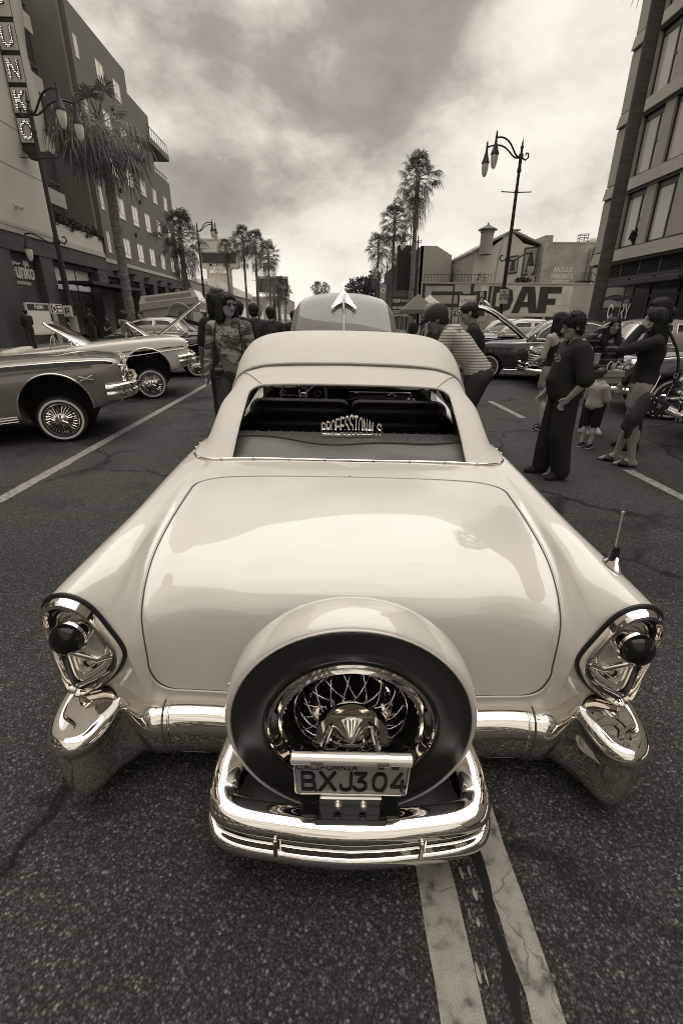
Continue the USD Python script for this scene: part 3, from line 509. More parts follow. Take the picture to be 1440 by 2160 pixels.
# ---- centre bumper carried back round the spare wheel
PQ = np.array([(.372, 1.16), (.392, 1.06), (.402, .96), (.402, .88), (.375, .815), (.31, .785), (.2, .768), (.1, .757), (0, .752)]); dq = np.r_[0, np.cumsum(np.linalg.norm(np.diff(PQ, axis=0), axis=1))]
PQs = np.vstack([PchipInterpolator(dq, PQ)(np.linspace(0, dq[-1], 70))]); tq = np.gradient(PQs, axis=0); tq[-1] = (-1, 0); tq /= np.linalg.norm(tq, axis=1, keepdims=True); NQ = np.stack([-tq[:, 1], tq[:, 0]], 1)
sec = np.array([(-.075, .225), (-.06, .243), (-.03, .250), (-.004, .243), (.012, .222), (.010, .205), (-.006, .198), (-.012, .19), (-.012, .165), (-.004, .155), (.014, .150), (.022, .132), (.014, .108), (-.01, .096), (-.05, .10)])
sec = PchipInterpolator(np.arange(15), sec, axis=0)(np.linspace(0, 14, 70))
CB = []
for i in range(70):
    k = np.clip((PQs[i, 1]-.86)/.25, 0, 1); p = sec.copy(); p[:, 1] += .035*k*(p[:, 1] > .2); nn = NQ[i]*(1 if NQ[i] @ (PQs[i]-np.array([0, 1.2])) > 0 else -1)
    CB.append(np.stack([PQs[i, 0]+nn[0]*p[:, 0], PQs[i, 1]+nn[1]*p[:, 0], p[:, 1]], 1))
CB = np.array(CB); CB[..., 2] += .012*np.clip((1.12-CB[..., 1])/.2, 0, 1); CB[..., 1] += .03*np.clip((1.0-CB[..., 1])/.12, 0, 1); full = np.concatenate([CB, (CB*np.array([-1, 1, 1]))[::-1][1:]])
cbm = cp('centre_bumper', fixn(*grid(full)), CHROME, smooth=True, label='chrome centre bumper wrapped round the spare wheel')
cp('bumper_slot', cat([grid(np.stack([full[:, 36]*1.0+np.array([0, -.002, .004]), full[:, 42]+np.array([0, -.002, -.004])], 1)[18:-18])]), BLACKG, cbm)
for x in (-.198, .198): cp('slot_bar', cat([cbox(x-.010, x+.002, .775, .82, .157, .228, .003), cbox(x+.002, x+.010, .787, .82, .16, .225, .003)]), CHROME, cbm)
cp('gravel_pan', cat([grid(np.stack([[(x, y, .035+.12*(y > 1.1)) for x in np.linspace(-.37, .37, 20)] for y in (.88, .94, 1.0, 1.2)]), flip=True)]), mat('grey_pan', .12, .35), cbm)
for s in (1, -1): cp('bumper_clamp', side(tube([CB[6, k]+np.array([.0, 0, 0]) for k in range(0, 34)], .006, 8), s), CHROME, cbm, smooth=True)
# ---- spare wheel
WC = np.array([0.0, .98, .412]); TX = 0.0
ring = lambda prof, n=72: lathe(prof, n, 'y', WC)
sp = cp('spare_wheel_cover', ring([(.30, -.16), (.345, -.155), (.366, -.14), (.376, -.11), (.378, -.06), (.374, -.02), (.366, -.002), (.358, .004), (.350, .002)]), PAINTW, smooth=True)
cp('cover_rim', ring([(.360, .002), (.3585, .007), (.355, .008), (.352, .003)]), PAINTW, sp, smooth=True)
cp('cover_bolt', cat([ellipsoid(WC+np.array([s*.377*math.cos(a), .07, .377*math.sin(a)]), (.006, .006, .006), 1) for s in (1, -1) for a in (-.15, .25)]), CHROME2, sp)
whl = cp('tyre', ring([(.352, .002), (.345, .008), (.325, .010), (.29, .012), (.262, .008), (.246, -.002), (.243, -.02)]), mat('satin_black_panel', .016, .28, spec=.5), sp, smooth=True)
cp('wheel_rim', ring([(.248, -.004), (.244, .007), (.238, .010), (.232, .006), (.222, -.004), (.214, -.010), (.208, -.006), (.204, -.004), (.199, -.010)]), CHROME, sp, smooth=35)
cp('wheel_bowl', ring([(.199, -.010), (.195, -.05), (.186, -.09), (.16, -.135), (.10, -.14), (.0, -.14)]), BLACKG, sp, smooth=True)
cp('inner_rim', ring([(.136, -.105), (.132, -.092), (.125, -.092), (.118, -.106), (.105, -.125)]), CHROME, sp, smooth=35)
N = 18
for k in range(2*N):
    a0 = PI*2*k/(2*N); sg = 1 if k % 2 else -1; a1 = a0+sg*.36; r0, r1 = .172, .088
    P0 = WC+np.array([r0*math.cos(a0), .072 if k % 2 else .055, r0*math.sin(a0)]); Pm = WC+np.array([.14*math.cos(a0+sg*.1), .028, .14*math.sin(a0+sg*.1)]); P1 = WC+np.array([r1*math.cos(a1), .012 if k % 2 else .03, r1*math.sin(a1)])
    cp('spoke', tube(CubicSpline([0, .4, 1], [P0, Pm, P1])(np.linspace(0, 1, 6)), 0.0023, 5), CHROME, sp, smooth=True)
cp('spoke_ring', tube([WC+np.array([.173*math.cos(a), .065, .173*math.sin(a)]) for a in np.linspace(0, 2*PI, 60)[:-1]], .004, 6, closed=True), CHROME, sp, smooth=True)
cp('hub', ring([(.098, -.05), (.094, -.01), (.088, -.002), (.078, -.002), (.07, -.014), (.062, -.014), (.056, .0), (.045, .005), (.03, .02), (.012, .04), (.0, .052)]), CHROME, sp, smooth=28)
cp('spinner_blade', cat([fixn(*m3arr(m3.Manifold.hull_points(np.array([WC+np.array([math.cos(a)*r, h, math.sin(a)*r])+np.array([-math.sin(a), 0, math.cos(a)])*w_ for r, w_, h in ((.0, .003, -.052), (.045, .007, -.004), (.047, .002, -.012)) for w_ in (-w_, w_)])))) for a in (PI/2, PI/2+2*PI/3, PI/2+4*PI/3)]), CHROME, sp)
# licence plate, lamp bar, horseshoe bracket
pt = lambda x, zz: np.array([x, .85-.012*(zz-.318)/.15, zz])
PLM = np.eye(4); ez = np.array([0, -.012, .15]); ez /= np.linalg.norm(ez); PLM[:3, :3] = np.stack([[1, 0, 0], np.cross(ez, [1, 0, 0]), ez], 1); PLM[:3, 3] = (.0, .85, .316)
plate_mat = mat('plate_tan', .32, .35, coat=.3)
plate = cp('licence_plate', xf(prism(__import__('shapely.geometry', fromlist=['box']).box(-.142, .01, .142, .14).buffer(.012), -.002, .001), PLM), plate_mat, smooth=False)
cp('plate_rim', xf(tube([(x, -.003, z) for x, z in ([(-.15+.018-.018*math.cos(a), .002+.018-.018*math.sin(a)) for a in np.linspace(0, PI/2, 6)]+[(.15-.018+.018*math.sin(a), .002+.018-.018*math.cos(a)) for a in np.linspace(0, PI/2, 6)]+[(.15-.018+.018*math.cos(a), .148-.018+.018*math.sin(a)) for a in np.linspace(0, PI/2, 6)]+[(-.15+.018-.018*math.sin(a), .148-.018+.018*math.cos(a)) for a in np.linspace(0, PI/2, 6)])], .0032, 6, closed=True), PLM), CHROME2, plate, smooth=True)
tx_ = text('BXJ', .08, .005, False, '-y', (0, -.002, .021), True, sx=.72); PLD = mat('plate_black', .006, .6); cp('plate_letters', xf(mv(tx_, -.066), PLM), PLD, plate)
tx_ = text('304', .08, .005, False, '-y', (0, -.002, .021), True, sx=.72); cp('plate_numbers', xf(mv(tx_, .076), PLM), PLD, plate)
cp('plate_state', xf(text('CALIFORNIA', .02, .002, False, '-y', (-.065, -.002, .108), True, sx=.95), PLM), DARKP, plate)
cp('plate_sticker', xf(cat([box2(.07, .085, -.003, 0, .112, .126), box2(.104, .124, -.003, 0, .112, .126)]), PLM), DARKP, plate)
cp('plate_bolt', xf(cat([ellipsoid((x, -.003, z), (.005, .003, .005), 1) for x in (-.095, .085) for z in (.018,)]), PLM), DARKP, plate)
lb = cp('plate_lamp', cat([tube([(x, .822, .486) for x in (-.158, -.155, .150, .153)], [.010, .016, .016, .010], 16)]), mat('lamp_bar_white', .75, .2, .6), smooth=35)
cp('lamp_clip', cat([tube([(x0+d, .822, .486) for d in (0, .0035)], .0185, 14) for x0 in np.r_[np.linspace(-.105, -.078, 6), np.linspace(.062, .089, 6)]]), CHROME2, lb, smooth=35)
[cp('lamp_bracket', rod((a, .825, .48), (b, .95, .45), .008), CHROME2, lb) for a, b in ((-.09, -.06), (.075, .06))]
hs = [(-.098, .90, .45), (-.098, .905, .465)]+[(-.098*math.cos(a)*1.0, .905, .475+.085*math.sin(a)) for a in np.linspace(.1, PI-.1, 20)]+[(.098, .905, .465), (.098, .90, .45)]
hsp = np.array(hs); HP = np.concatenate([[hsp+np.array([0, 0, 0])*0]])[0]
inn = hsp.copy(); c_ = np.array([0, .905, .455]); inn = c_+(hsp-c_)*np.array([.80, 1, .80])
cp('plate_horseshoe', cat([grid(np.stack([hsp, inn], 1), flip=True), grid(np.stack([inn, inn+np.array([0, .03, 0])], 1), flip=True), grid(np.stack([hsp+np.array([0, .03, 0]), hsp], 1), flip=True)]), CHROME, lb, smooth=30)
cp('plate_mount', cat([cbox(-.085, .085, .835, .86, .262, .318, .004), ellipsoid((-.035, .832, .29), (.012, .01, .012), 2), ellipsoid((.035, .832, .29), (.012, .01, .012), 2)]), CHROME, smooth=30)
cp('bumper_latch', cat([cbox(-.14, .14, .815, .87, .245, .266, .008), cbox(-.10, .10, .80, .825, .252, .272, .006)]), BLACKG, cbm)
# ================================================================ BUILDINGS
class Th:
    def __init__(s, name, label, cat_, base=(0, 0, 0), group=None, kind=None):
        s.b = np.array(base, float); s.p = thing(name, label, cat_, T4(*base), group, kind)
    def add(s, name, m, mt, parent=None, smooth=False, label=None, kind=None): return obj(name, mv(m, *(-s.b)), mt, parent or s.p, smooth, label, kind=kind)
def brickmat(name, v, v2, mort, scale=1.0, plane='x'):
    n = {'g': ('geometry', {}), 'sp': ('separate_xyz', {}), 'cb': ('combine_xyz', {}), 'b': ('brick_texture', {'color1': col(v), 'color2': col(v2), 'mortar': col(mort), 'scale': scale, 'mortar_size': .009, 'brick_width': .21, 'row_height': .072, 'bias': -.1}),
         'nz': ('noise_texture', {'scale': .7, 'detail': 5.0}), 'r': ('rgb_ramp', {'ramp': [(.3, (.7, .7, .7)), (.7, (1.15, 1.15, 1.15))]}), 'mm': ('mix_color', {'blend_type': 'multiply', 'fac': 1.0, 'use_clamp': False}), 'bp': ('bump', {'strength': .5, 'distance': .006}), 'p': ('principled_bsdf', {'roughness': .85})}
    l = [('g.position', 'sp.vector'), ('sp.y' if plane == 'x' else 'sp.x', 'cb.x'), ('sp.z', 'cb.y'), ('cb.vector', 'b.vector'), ('b.color', 'mm.a'), ('g.position', 'nz.vector'), ('nz.fac', 'r.fac'), ('r.color', 'mm.b'), ('mm.result', 'p.base_color'), ('b.fac', 'bp.height'), ('bp.normal', 'p.normal')]
    return usdkit.material(stage, '/World/Looks/'+name, n, l, surface='p.BSDF')
BRICK = brickmat('dark_brick', .045, .07, .09); BRICKY = brickmat('pale_brick', .33, .42, .36, plane='y'); BRICKX = brickmat('dark_brick_return', .045, .07, .09, plane='y')
STUC_D = mat('dark_stucco', .125, .85, var=.12, vscale=.8, bump=.2, bscale=30, bdist=.01); STUC_C = mat('cream_stucco', .50, .85, var=.1, vscale=.5, bump=.2, bscale=30, bdist=.01)
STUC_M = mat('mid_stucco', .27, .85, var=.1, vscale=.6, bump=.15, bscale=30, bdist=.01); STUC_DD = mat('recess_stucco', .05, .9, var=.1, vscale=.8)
CONC = mat('precast_concrete', .34, .8, var=.14, vscale=.9, bump=.15, bscale=25, bdist=.01); STONE = mat('stone_band', .38, .8, var=.15, vscale=1.2)
WFRAME = mat('white_window_frame', .6, .5); BLIND = mat('blind_behind_glass', .74, .12, spec=.6, var=.08, vscale=2.0); BRONZE = mat('dark_bronze_frame', .018, .4); IRON = mat('black_iron', .012, .5)
FOL = None
def leafmat(name, v, v2, trans=.25):
    n = {'oi': ('geometry', {}), 'r': ('rgb_ramp', {'ramp': [(0, col(v2)), (1, col(v))]}), 'd': ('principled_bsdf', {'roughness': .5, 'specular_ior_level': .4}), 't': ('translucent_bsdf', {}), 'm': ('mix_closure', {'fac': trans})}
    return usdkit.material(stage, '/World/Looks/'+name, n, [('oi.random_per_island', 'r.fac'), ('r.color', 'd.base_color'), ('r.color', 't.color'), ('d.BSDF', 'm.closure1'), ('t.BSDF', 'm.closure2')], surface='m.closure')
LEAF = leafmat('palm_leaf', .17, .07); DEADL = leafmat('dead_palm_leaf', .32, .13, .15); BUSH = leafmat('bush_leaf', .11, .04); PINE = leafmat('dark_tree_leaf', .09, .035)
TRUNK = mat('palm_trunk', .17, .9, var=.4, vscale=2.0, bump=.6, bscale=8, bdist=.03, stretch=(1, 1, 5))
# ---- left: five-storey block over a brick ground floor
X = -15.5
LB = Th('apartment_block', 'dark stucco apartment block with white windows over a brick ground floor', 'building', (X, 38, 0))
wy = [(38.15, 38.75), (41.15, 42.45), (44.0, 45.3), (46.9, 48.2), (49.8, 51.0), (52.85, 54.05)]; wz = [(5.9, 7.25), (8.55, 9.95), (11.25, 12.42), (13.95, 15.15), (16.7, 17.93)]
def wall_with_holes(T, name, y0, y1, z0, z1, holes, x_out, depth, mt):
    from shapely.geometry import box as B
    pg = B(y0, z0, y1, z1)
    for h in holes: pg = pg.difference(B(h[0], h[2], h[1], h[3]))
    return T.add(name, prism(pg, x_out-depth, x_out, 'yz'), mt)
holes = [(a, b, c, d) for (a, b) in wy for (c, d) in wz if not (c > 16 and a > 45.6) and not (c > 13 and a > 49)]
wall_with_holes(LB, 'wall', 37.65, 46.75, 5.45, 19.33, [h for h in holes if h[1] < 46.7], X, .3, STUC_D)
wall_with_holes(LB, 'wall', 46.75, 50.98, 5.45, 17.95, [h for h in holes if 46.7 < h[0] < 50.9]+[], X-.002, .3, STUC_D) if False else wall_with_holes(LB, 'wall', 46.75, 51.3, 5.45, 17.95, [h for h in holes if 46.7 < h[0] < 51], X-.002, .3, STUC_D)
wall_with_holes(LB, 'wall', 51.3, 55.6, 5.45, 13.85, [h for h in holes if h[0] > 51.2], X-.004, .3, STUC_D)
LB.add('wall', box2(X-12, X-.31, 37.66, 38.0, 5.45, 19.33), STUC_D); LB.add('roof', cat([box2(X-12, X-.31, 38.0, 46.74, 19.0, 19.2)]), STUC_D); LB.add('roof', box2(X-12, X-.31, 46.76, 51.2, 17.5, 17.8), STUC_D)
LB.add('end_wall', box2(X-12, X-.31, 55.3, 55.6, 5.45, 13.8), STUC_D); LB.add('end_wall', box2(X-12, X-.31, 51.0, 51.29, 13.8, 17.9), STUC_D); LB.add('roof', box2(X-12, X-.31, 51.3, 55.3, 13.2, 13.5), STUC_D)
LB.add('interior', box2(X-12, X-.6, 38.1, 55.2, 5.5, 13.1), DARK); LB.add('interior', box2(X-12, X-.6, 38.1, 50.9, 13.5, 17.4), DARK)
def window_x(T, y0, y1, z0, z1, x, s=1, frame=WFRAME, pane=BLIND, split=.5, sash=.22, name='window', f=.05):
    """window in a wall whose outside faces s*x"""
    o = lambda a, b: (x-s*.16-s*.0+min(0, s)*0+a*s, b)
    xo, xi = x-s*.02, x-s*.08
    bars = [box2(xi, xo, y0, y0+f, z0, z1), box2(xi, xo, y1-f, y1, z0, z1), box2(xi, xo, y0+f, y1-f, z0, z0+f), box2(xi, xo, y0+f, y1-f, z1-f, z1)]
    zs = z0+(z1-z0)*sash; ym = y0+(y1-y0)*split
    if sash: bars.append(box2(xi, xo-.002*s, y0+f, y1-f, zs-f/2, zs+f/2))
    if split: bars.append(box2(xi, xo-.004*s, ym-f/2, ym+f/2, zs+f/2 if sash else z0+f, z1-f))
    w_ = T.add(name, cat(bars), frame)
    for a, b in (((y0+f, ym-f/2), (ym+f/2, y1-f)) if split else ((y0+f, y1-f),)): T.add('pane', box2(x-s*.06, x-s*.05, *a if False else (a, b), zs+f/2 if sash else z0+f, z1-f) if False else box2(x-s*.06, x-s*.05, a, b, zs+f/2 if sash else z0+f, z1-f), pane, w_)
    if sash: T.add('pane', box2(x-s*.06, x-s*.05, y0+f, y1-f, z0+f, zs-f/2), pane, w_)
    return w_
for h in holes:
    wn = window_x(LB, *h, X)
    if RNG.random() < .25: LB.add('open_shade', box2(X-.048, X-.04, h[0]+.05, h[0]+.05+(h[1]-h[0])*.3, h[2]+.4, h[3]-.05), GLASSD, wn)
    LB.add('sill', box2(X-.05, X+.03, h[0]-.04, h[1]+.04, h[2]-.05, h[2]-.004), STONE, wn)
for (y, z) in ((42.0, 10.3), (42.9, 15.55), (46.0, 10.35), (43.9, 7.65)): LB.add('wall_lamp', cbox(X-.01, X+.16, y-.06, y+.06, z, z+.3, .02), BRONZE)
# recess with balconies, side wall of the cream bay
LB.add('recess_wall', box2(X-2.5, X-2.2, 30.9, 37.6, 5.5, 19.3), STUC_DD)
LB.add('return_wall', box2(X-2.2, X-.31, 37.3, 37.64, 5.5, 19.33), mat('return_stucco', .17, .85, var=.1, vscale=.8))
for k, z in enumerate((7.55, 10.2, 12.9, 15.5, 18.1)):
    b = LB.add('balcony', cat([box2(X-2.18, X-.02, 31.3, 33.1, z, z+.18), box2(X-.16, X-.021, 31.3, 33.1, z+.18, z+.75), box2(X-2.18, X-.17, 32.95, 33.1, z+.18, z+.75)]), mat('balcony_grey', .30, .8, var=.1) if k == 0 else '/World/Looks/balcony_grey')
    LB.add('railing', cat([box2(X-.11, X-.07, 31.3, 33.1, z+1.15, z+1.2)]+[box2(X-.10, X-.08, y, y+.02, z+.75, z+1.15) for y in np.arange(31.35, 33.1, .22)]+[box2(X-2.1, X-.1, 33.02, 33.06, z+1.15, z+1.2)]), IRON, b)
for (y0, y1, z0, z1) in ((49.0, 54.6, 15.5, 16.75), (49.4, 55.6, 13.35, 14.4)):
    hz = z0+.45
    b = LB.add('corner_balcony', cat([box2(X-3.5, X+.55, y0, y1, z0, z0+.16), box2(X+.43, X+.55, y0, y1, z0+.16, hz)]) if z0 > 15 else cat([box2(X-3.5, X-.03, y0+1.95, y1, 13.86, 13.98)]), STUC_D)
    LB.add('railing', cat([box2(X+.44 if z0 > 15 else X-.16, X+.49 if z0 > 15 else X-.11, y0 if z0 > 15 else y0+1.9, y1, z1-.05, z1)]+[box2(X+.45 if z0 > 15 else X-.15, X+.48 if z0 > 15 else X-.12, y, y+.04, hz, z1-.05) for y in np.arange(y0 if z0 > 15 else y0+1.9, y1+.01, .62)]), IRON, b)
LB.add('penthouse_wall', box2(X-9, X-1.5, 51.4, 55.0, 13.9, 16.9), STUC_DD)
# brick ground floor
LB.add('brick_fascia', box2(X-.35, X+.02, 5.0, 37.2, 4.62, 5.42), BRICK); LB.add('stone_band', box2(X-.36, X+.07, 5.0, 37.2, 5.425, 5.68), STONE)
LB.add('brick_fascia', box2(X-.35, X+.015, 37.2, 55.6, 4.28, 5.18), BRICK); LB.add('stone_band', box2(X-.36, X+.06, 37.2, 55.65, 5.185, 5.44), STONE)
piers = [(5.0, 8.0), (11.0, 14.0), (18.0, 20.2), (23.0, 26.25), (28.8, 30.1), (35.7, 37.2), (39.6, 40.7), (43.2, 44.3), (46.6, 47.6), (50.0, 50.9), (53.2, 55.6)]
for k, (a, b) in enumerate(piers): LB.add('brick_pier', cbox(X-1.3, X, a, b, 0.14, 4.62 if b < 37.3 else 4.28, .02), BRICK)
LB.add('shop_interior', box2(X-6, X-1.6, 5, 55.6, .1, 5.4), DARK)
for k in range(len(piers)-1):
    a, b = piers[k][1], piers[k+1][0]; zt = 4.62 if b < 37.3 else 4.28
    if 25 < a < 27:      # recess with the painted shop name and a display case
        LB.add('recess_brick', box2(X-1.3, X-.40, a, b, .14, zt), BRICK)
        sg = LB.add('shop_name', text('Funko', .66, .06, True, '+x', (X-.395, 26.42, 3.42), sx=.80, shear=.12), mat('sign_cream', .6, .5))
        cr = [(-.33+.11*i, .0, 0) for i in range(7)]
        LB.add('crown_mark', cat([rod((X-.36, 27.75+.10*i, 4.06), (X-.36, 27.72+.11*i, 4.24+.05*(i % 2)), .04, .03) for i in range(5)]+[rod((X-.36, 27.72, 4.06), (X-.36, 28.2, 4.04), .03)]), '/World/Looks/sign_cream', sg)
        LB.add('name_swoosh', tube([(X-.36, 26.3, 4.1), (X-.36, 26.7, 4.15), (X-.36, 27.2, 4.07), (X-.36, 27.5, 4.12)], [.03, .06, .06, .02], 6), '/World/Looks/sign_cream', sg)
        LB.add('shop_motto', text('PURVEYORS OF POP CULTURE', .14, .03, True, '+x', (X-.395, 26.6, 3.12), sx=.52), '/World/Looks/sign_cream', sg)
        continue
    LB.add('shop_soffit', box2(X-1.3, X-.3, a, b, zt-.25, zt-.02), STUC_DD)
    fr = [box2(X-.72, X-.66, y-.04, y+.04, .14, zt-.25) for y in np.linspace(a+.04, b-.04, 4)]+[box2(X-.718, X-.662, a, b, z-.04, z+.04) for z in (.5, 2.35, 3.1)]
    w_ = LB.add('shop_window', cat(fr), BRONZE); ys = np.linspace(a+.04, b-.04, 4)
    for i in range(3):
        for (z0, z1), mt in (((.54, 2.31), GLASSD), ((2.39, 3.06), STUC_M if k in (6, 7, 8) else GLASSD), ((3.14, zt-.26), GLASSD if k != 4 else BLIND)):
            LB.add('pane', box2(X-.70, X-.69, ys[i]+.04, ys[i+1]-.04, z0, z1), mt, w_)
    if k in (6, 7, 8): LB.add('vent_louvre', cat([box2(X-.66, X-.62, a+.1, b-.1, 3.18+.07*j, 3.22+.07*j) for j in range(9)]), BRONZE, w_)
LB.add('roundel', cat([lathe([(.55, -.004), (.55, .004), (.48, .004), (.48, -.004)], 28, 'x', (X-.64, 45.5, 1.75)), box2(X-.645, X-.635, 45.0, 46.0, 1.7, 1.8), box2(X-.645, X-.635, 45.05, 45.95, 1.4, 1.46)]), WHITEP)
for y in (38.6, 41.6, 44.9, 48.2, 51.2): LB.add('awning_light', cat([box2(X+.02, X+.5, y-.45, y+.45, 4.66, 4.72)]), BRONZE)
LB.add('canopy', cat([box2(X+.02, X+2.0, 30.1, 38.1, 3.42, 3.46), box2(X+1.98, X+2.04, 30.1, 38.1, 3.32, 3.5), box2(X+.02, X+2.0, 30.08, 30.14, 3.32, 3.5), box2(X+.02, X+2.0, 38.1, 38.16, 3.32, 3.5)]+[box2(X+.02, X+1.98, y, y+.05, 3.35, 3.42) for y in np.arange(31, 38, 1.0)]+[rod((X+1.9, y, 3.48), (X+.02, y, 4.55), .015) for y in (30.6, 34.1, 37.6)]), IRON)
LB.add('planter', cbox(X-1.8, X+.0, 31.0, 37.2, 5.69, 6.62, .03), STUC_C)
def leaves(n, c, s, size, rng, droop=0):
    p = rng.normal(0, 1, (n, 3)); p /= np.linalg.norm(p, axis=1, keepdims=True); p *= rng.uniform(.3, 1, (n, 1))**.5; p = p*np.array(s)+np.array(c)
    d = rng.normal(0, 1, (n, 3)); d[:, 2] -= droop; d /= np.linalg.norm(d, axis=1, keepdims=True); e = np.cross(d, rng.normal(0, 1, (n, 3))); e /= np.linalg.norm(e, axis=1, keepdims=True); L = size*rng.uniform(.6, 1.4, (n, 1))
    v = np.stack([p-d*L, p+e*L*.45, p+d*L, p-e*L*.45], 1).reshape(-1, 3); k = np.arange(n)*4
    return v, np.vstack([np.stack([k, k+1, k+2], 1), np.stack([k, k+2, k+3], 1)])
obj('planter_shrub', cat([leaves(260, (X-.3, y, 6.75+.15*math.sin(y*3)), (.5, .45, .38), .09, RNG, .5) for y in np.arange(31.3, 37.2, .45)]), BUSH, label='trailing green shrubs spilling over the cream balcony planter', category='shrub')
# ---- left: cream bay with the upright marquee sign
CB_ = Th('cream_bay', 'pale stucco bay with wall camera above the brick shop front', 'building', (X, 25, 0))
CB_.add('wall', box2(X-8, X+.03, 5.0, 30.95, 5.70, 24), STUC_C); CB_.add('sill_band', box2(X-.3, X+.09, 5.0, 30.98, 5.685, 5.84), STONE)
CB_.add('wall_joint', cat([box2(X+.031, X+.036, 5, 30.94, z, z+.03) for z in (8.4, 10.2, 13.2)]), SEAM); CB_.add('wall_camera', cat([ellipsoid((X+.28, 27.6, 6.62), (.13, .13, .13), 2), rod((X+.03, 27.6, 6.7), (X+.28, 27.6, 6.7), .03), box2(X+.03, X+.09, 27.5, 27.7, 6.6, 6.8)]), STUC_C, smooth=30)
SG = Th('marquee_sign', 'tall upright marquee sign spelling a word in bulb-lit letters on the pale bay', 'sign', (X+.7, 29.45, 10))
SG.add('housing', cbox(X+.05, X+.95, 29.37, 29.65, 9.55, 16.2, .05), IRON); 
bulge = [(X+.95, z, .28+.20*math.sin((z-9.3)*.8)**2) for z in np.linspace(9.4, 16.2, 50)]
SG.add('curved_edge', grid(np.array([[(a, 29.35, z), (a+w_, 29.45, z), (a, 29.65, z)] for a, z, w_ in bulge])), STUC_C, smooth=True)
SG.add('bracket', cat([box2(X+.02, X+.9, 29.4, 29.6, 9.47, 9.54), box2(X+.031, X+.2, 29.35, 29.65, 13.2, 13.4)]), IRON); SG.add('foot', lathe([(0, -.5), (.2, -.45), (.38, -.2), (.42, 0), (0, 0)], 24, 'z', (X+.5, 29.51, 9.53)), STUC_DD)
BULB = mat('marquee_bulb', .9, .3, em=1.1)
for k, chh in enumerate('FUNKO'):
    z = 15.05-1.20*k
    pn = SG.add('letter_panel', cbox(X+.10, X+.92, 29.32, 29.365, z-.5, z+.5, .01), STUC_C)
    m = text(chh, .72, .05, True, '-y', (X+.51, 29.315, z-.36), True, sx=.9); SG.add('letter', m, DARKP, pn)
    from shapely.geometry import Point
    tm = trimesh.Trimesh(*m); tm.apply_translation([0, 0, 0]); xs_ = np.arange(m[0][:, 0].min(), m[0][:, 0].max(), .06); zs_ = np.arange(m[0][:, 2].min(), m[0][:, 2].max(), .065)
    fv = np.array(m[0]); ff = np.array(m[1]); fr_ = ff[np.abs(np.cross(fv[ff[:, 1]]-fv[ff[:, 0]], fv[ff[:, 2]]-fv[ff[:, 0]])[:, 1]) > 1e-7]; fr_ = fr_[fv[fr_][:, :, 1].max(1) < 29.27]
    def inside(px, pz):
        A, B, C = (fv[fr_[:, i]][:, [0, 2]] for i in range(3)); q = np.array([px, pz]); s = lambda P, Q: (Q[:, 0]-P[:, 0])*(q[1]-P[:, 1])-(Q[:, 1]-P[:, 1])*(q[0]-P[:, 0])
        a, b, c = s(A, B), s(B, C), s(C, A); return bool(np.any(((a >= 0) & (b >= 0) & (c >= 0)) | ((a <= 0) & (b <= 0) & (c <= 0))))
    pts = [(px, pz) for i, pz in enumerate(zs_) for px in xs_+(.025 if i % 2 else 0) if inside(px, pz) and inside(px+.02, pz) and inside(px-.02, pz)]
    if pts: SG.add('bulbs', cat([ellipsoid((px, 29.25, pz), (.017, .02, .017), 0) for px, pz in pts]), BULB, pn, kind='stuff')
# ---- display boards at the shop front
DB = Th('display_case', 'white-framed poster display case standing on the left pavement by the brick pier', 'display case', (-14.6, 26, .14))
DB.add('frame', cat([box2(-14.7, -14.6, 24.95, 26.95, .7, 2.2)]), WFRAME); DB.add('header', box2(-14.6, -14.59, 25.03, 26.87, 1.85, 2.14), DARKP); DB.add('header_text', text('Funko', .2, .006, True, '+x', (-14.589, 25.6, 1.93), shear=.1), WHITEP); DB.add('screen', box2(-14.6, -14.588, 25.1, 26.8, .78, 1.80), BLIND); DB.add('legs', cat([box2(-14.7, -14.62, y, y+.08, .14, .7) for y in (25.05, 26.75)]), WFRAME)
DB2 = Th('side_board', 'upright patterned board beside the white display case', 'sign', (-14.5, 27.4, .14))
DB2.add('board', box2(-14.6, -14.55, 27.0, 28.2, 1.72, 2.2), WFRAME); DB2.add('panel', box2(-14.55, -14.54, 27.06, 28.14, 1.77, 2.15), DARKP); DB2.add('dot_mark', cat([lathe([(.2, 0), (.2, .006), (.13, .006), (.13, 0)], 20, 'x', (-14.54, 27.35, 1.96)), box2(-14.54, -14.53, 27.65, 28.08, 2.0, 2.1), box2(-14.54, -14.53, 27.65, 28.08, 1.82, 1.93)]), WHITEP); DB2.add('post', cat([box2(-14.6, -14.54, 27.1, 27.5, .14, 1.72)]), GREYP)
PK = Th('parking_sign', 'black projecting parking sign with a ringed letter P on the brick fascia', 'sign', (X+.5, 52.3, 3.5))
PK.add('panel', box2(X+.05, X+1.0, 52.3, 52.36, 3.5, 4.35), DARKP); PK.add('ring', lathe([(.28, 0), (.28, .01), (.24, .01), (.24, 0)], 24, 'y', (X+.52, 52.29, 4.0)), WHITEP); PK.add('letter', text('P', .3, .01, True, '-y', (X+.52, 52.29, 3.86), True), WHITEP); PK.add('word', text('GARAGE', .08, .01, True, '-y', (X+.52, 52.29, 3.58), True), WHITEP)
PK.add('side_panel', box2(X+1.1, X+1.9, 52.6, 52.66, 3.55, 4.1), WHITEP); PK.add('side_word', text('PARKING', .2, .01, True, '-y', (X+1.5, 52.59, 3.72), True, sx=.7), DARKP)
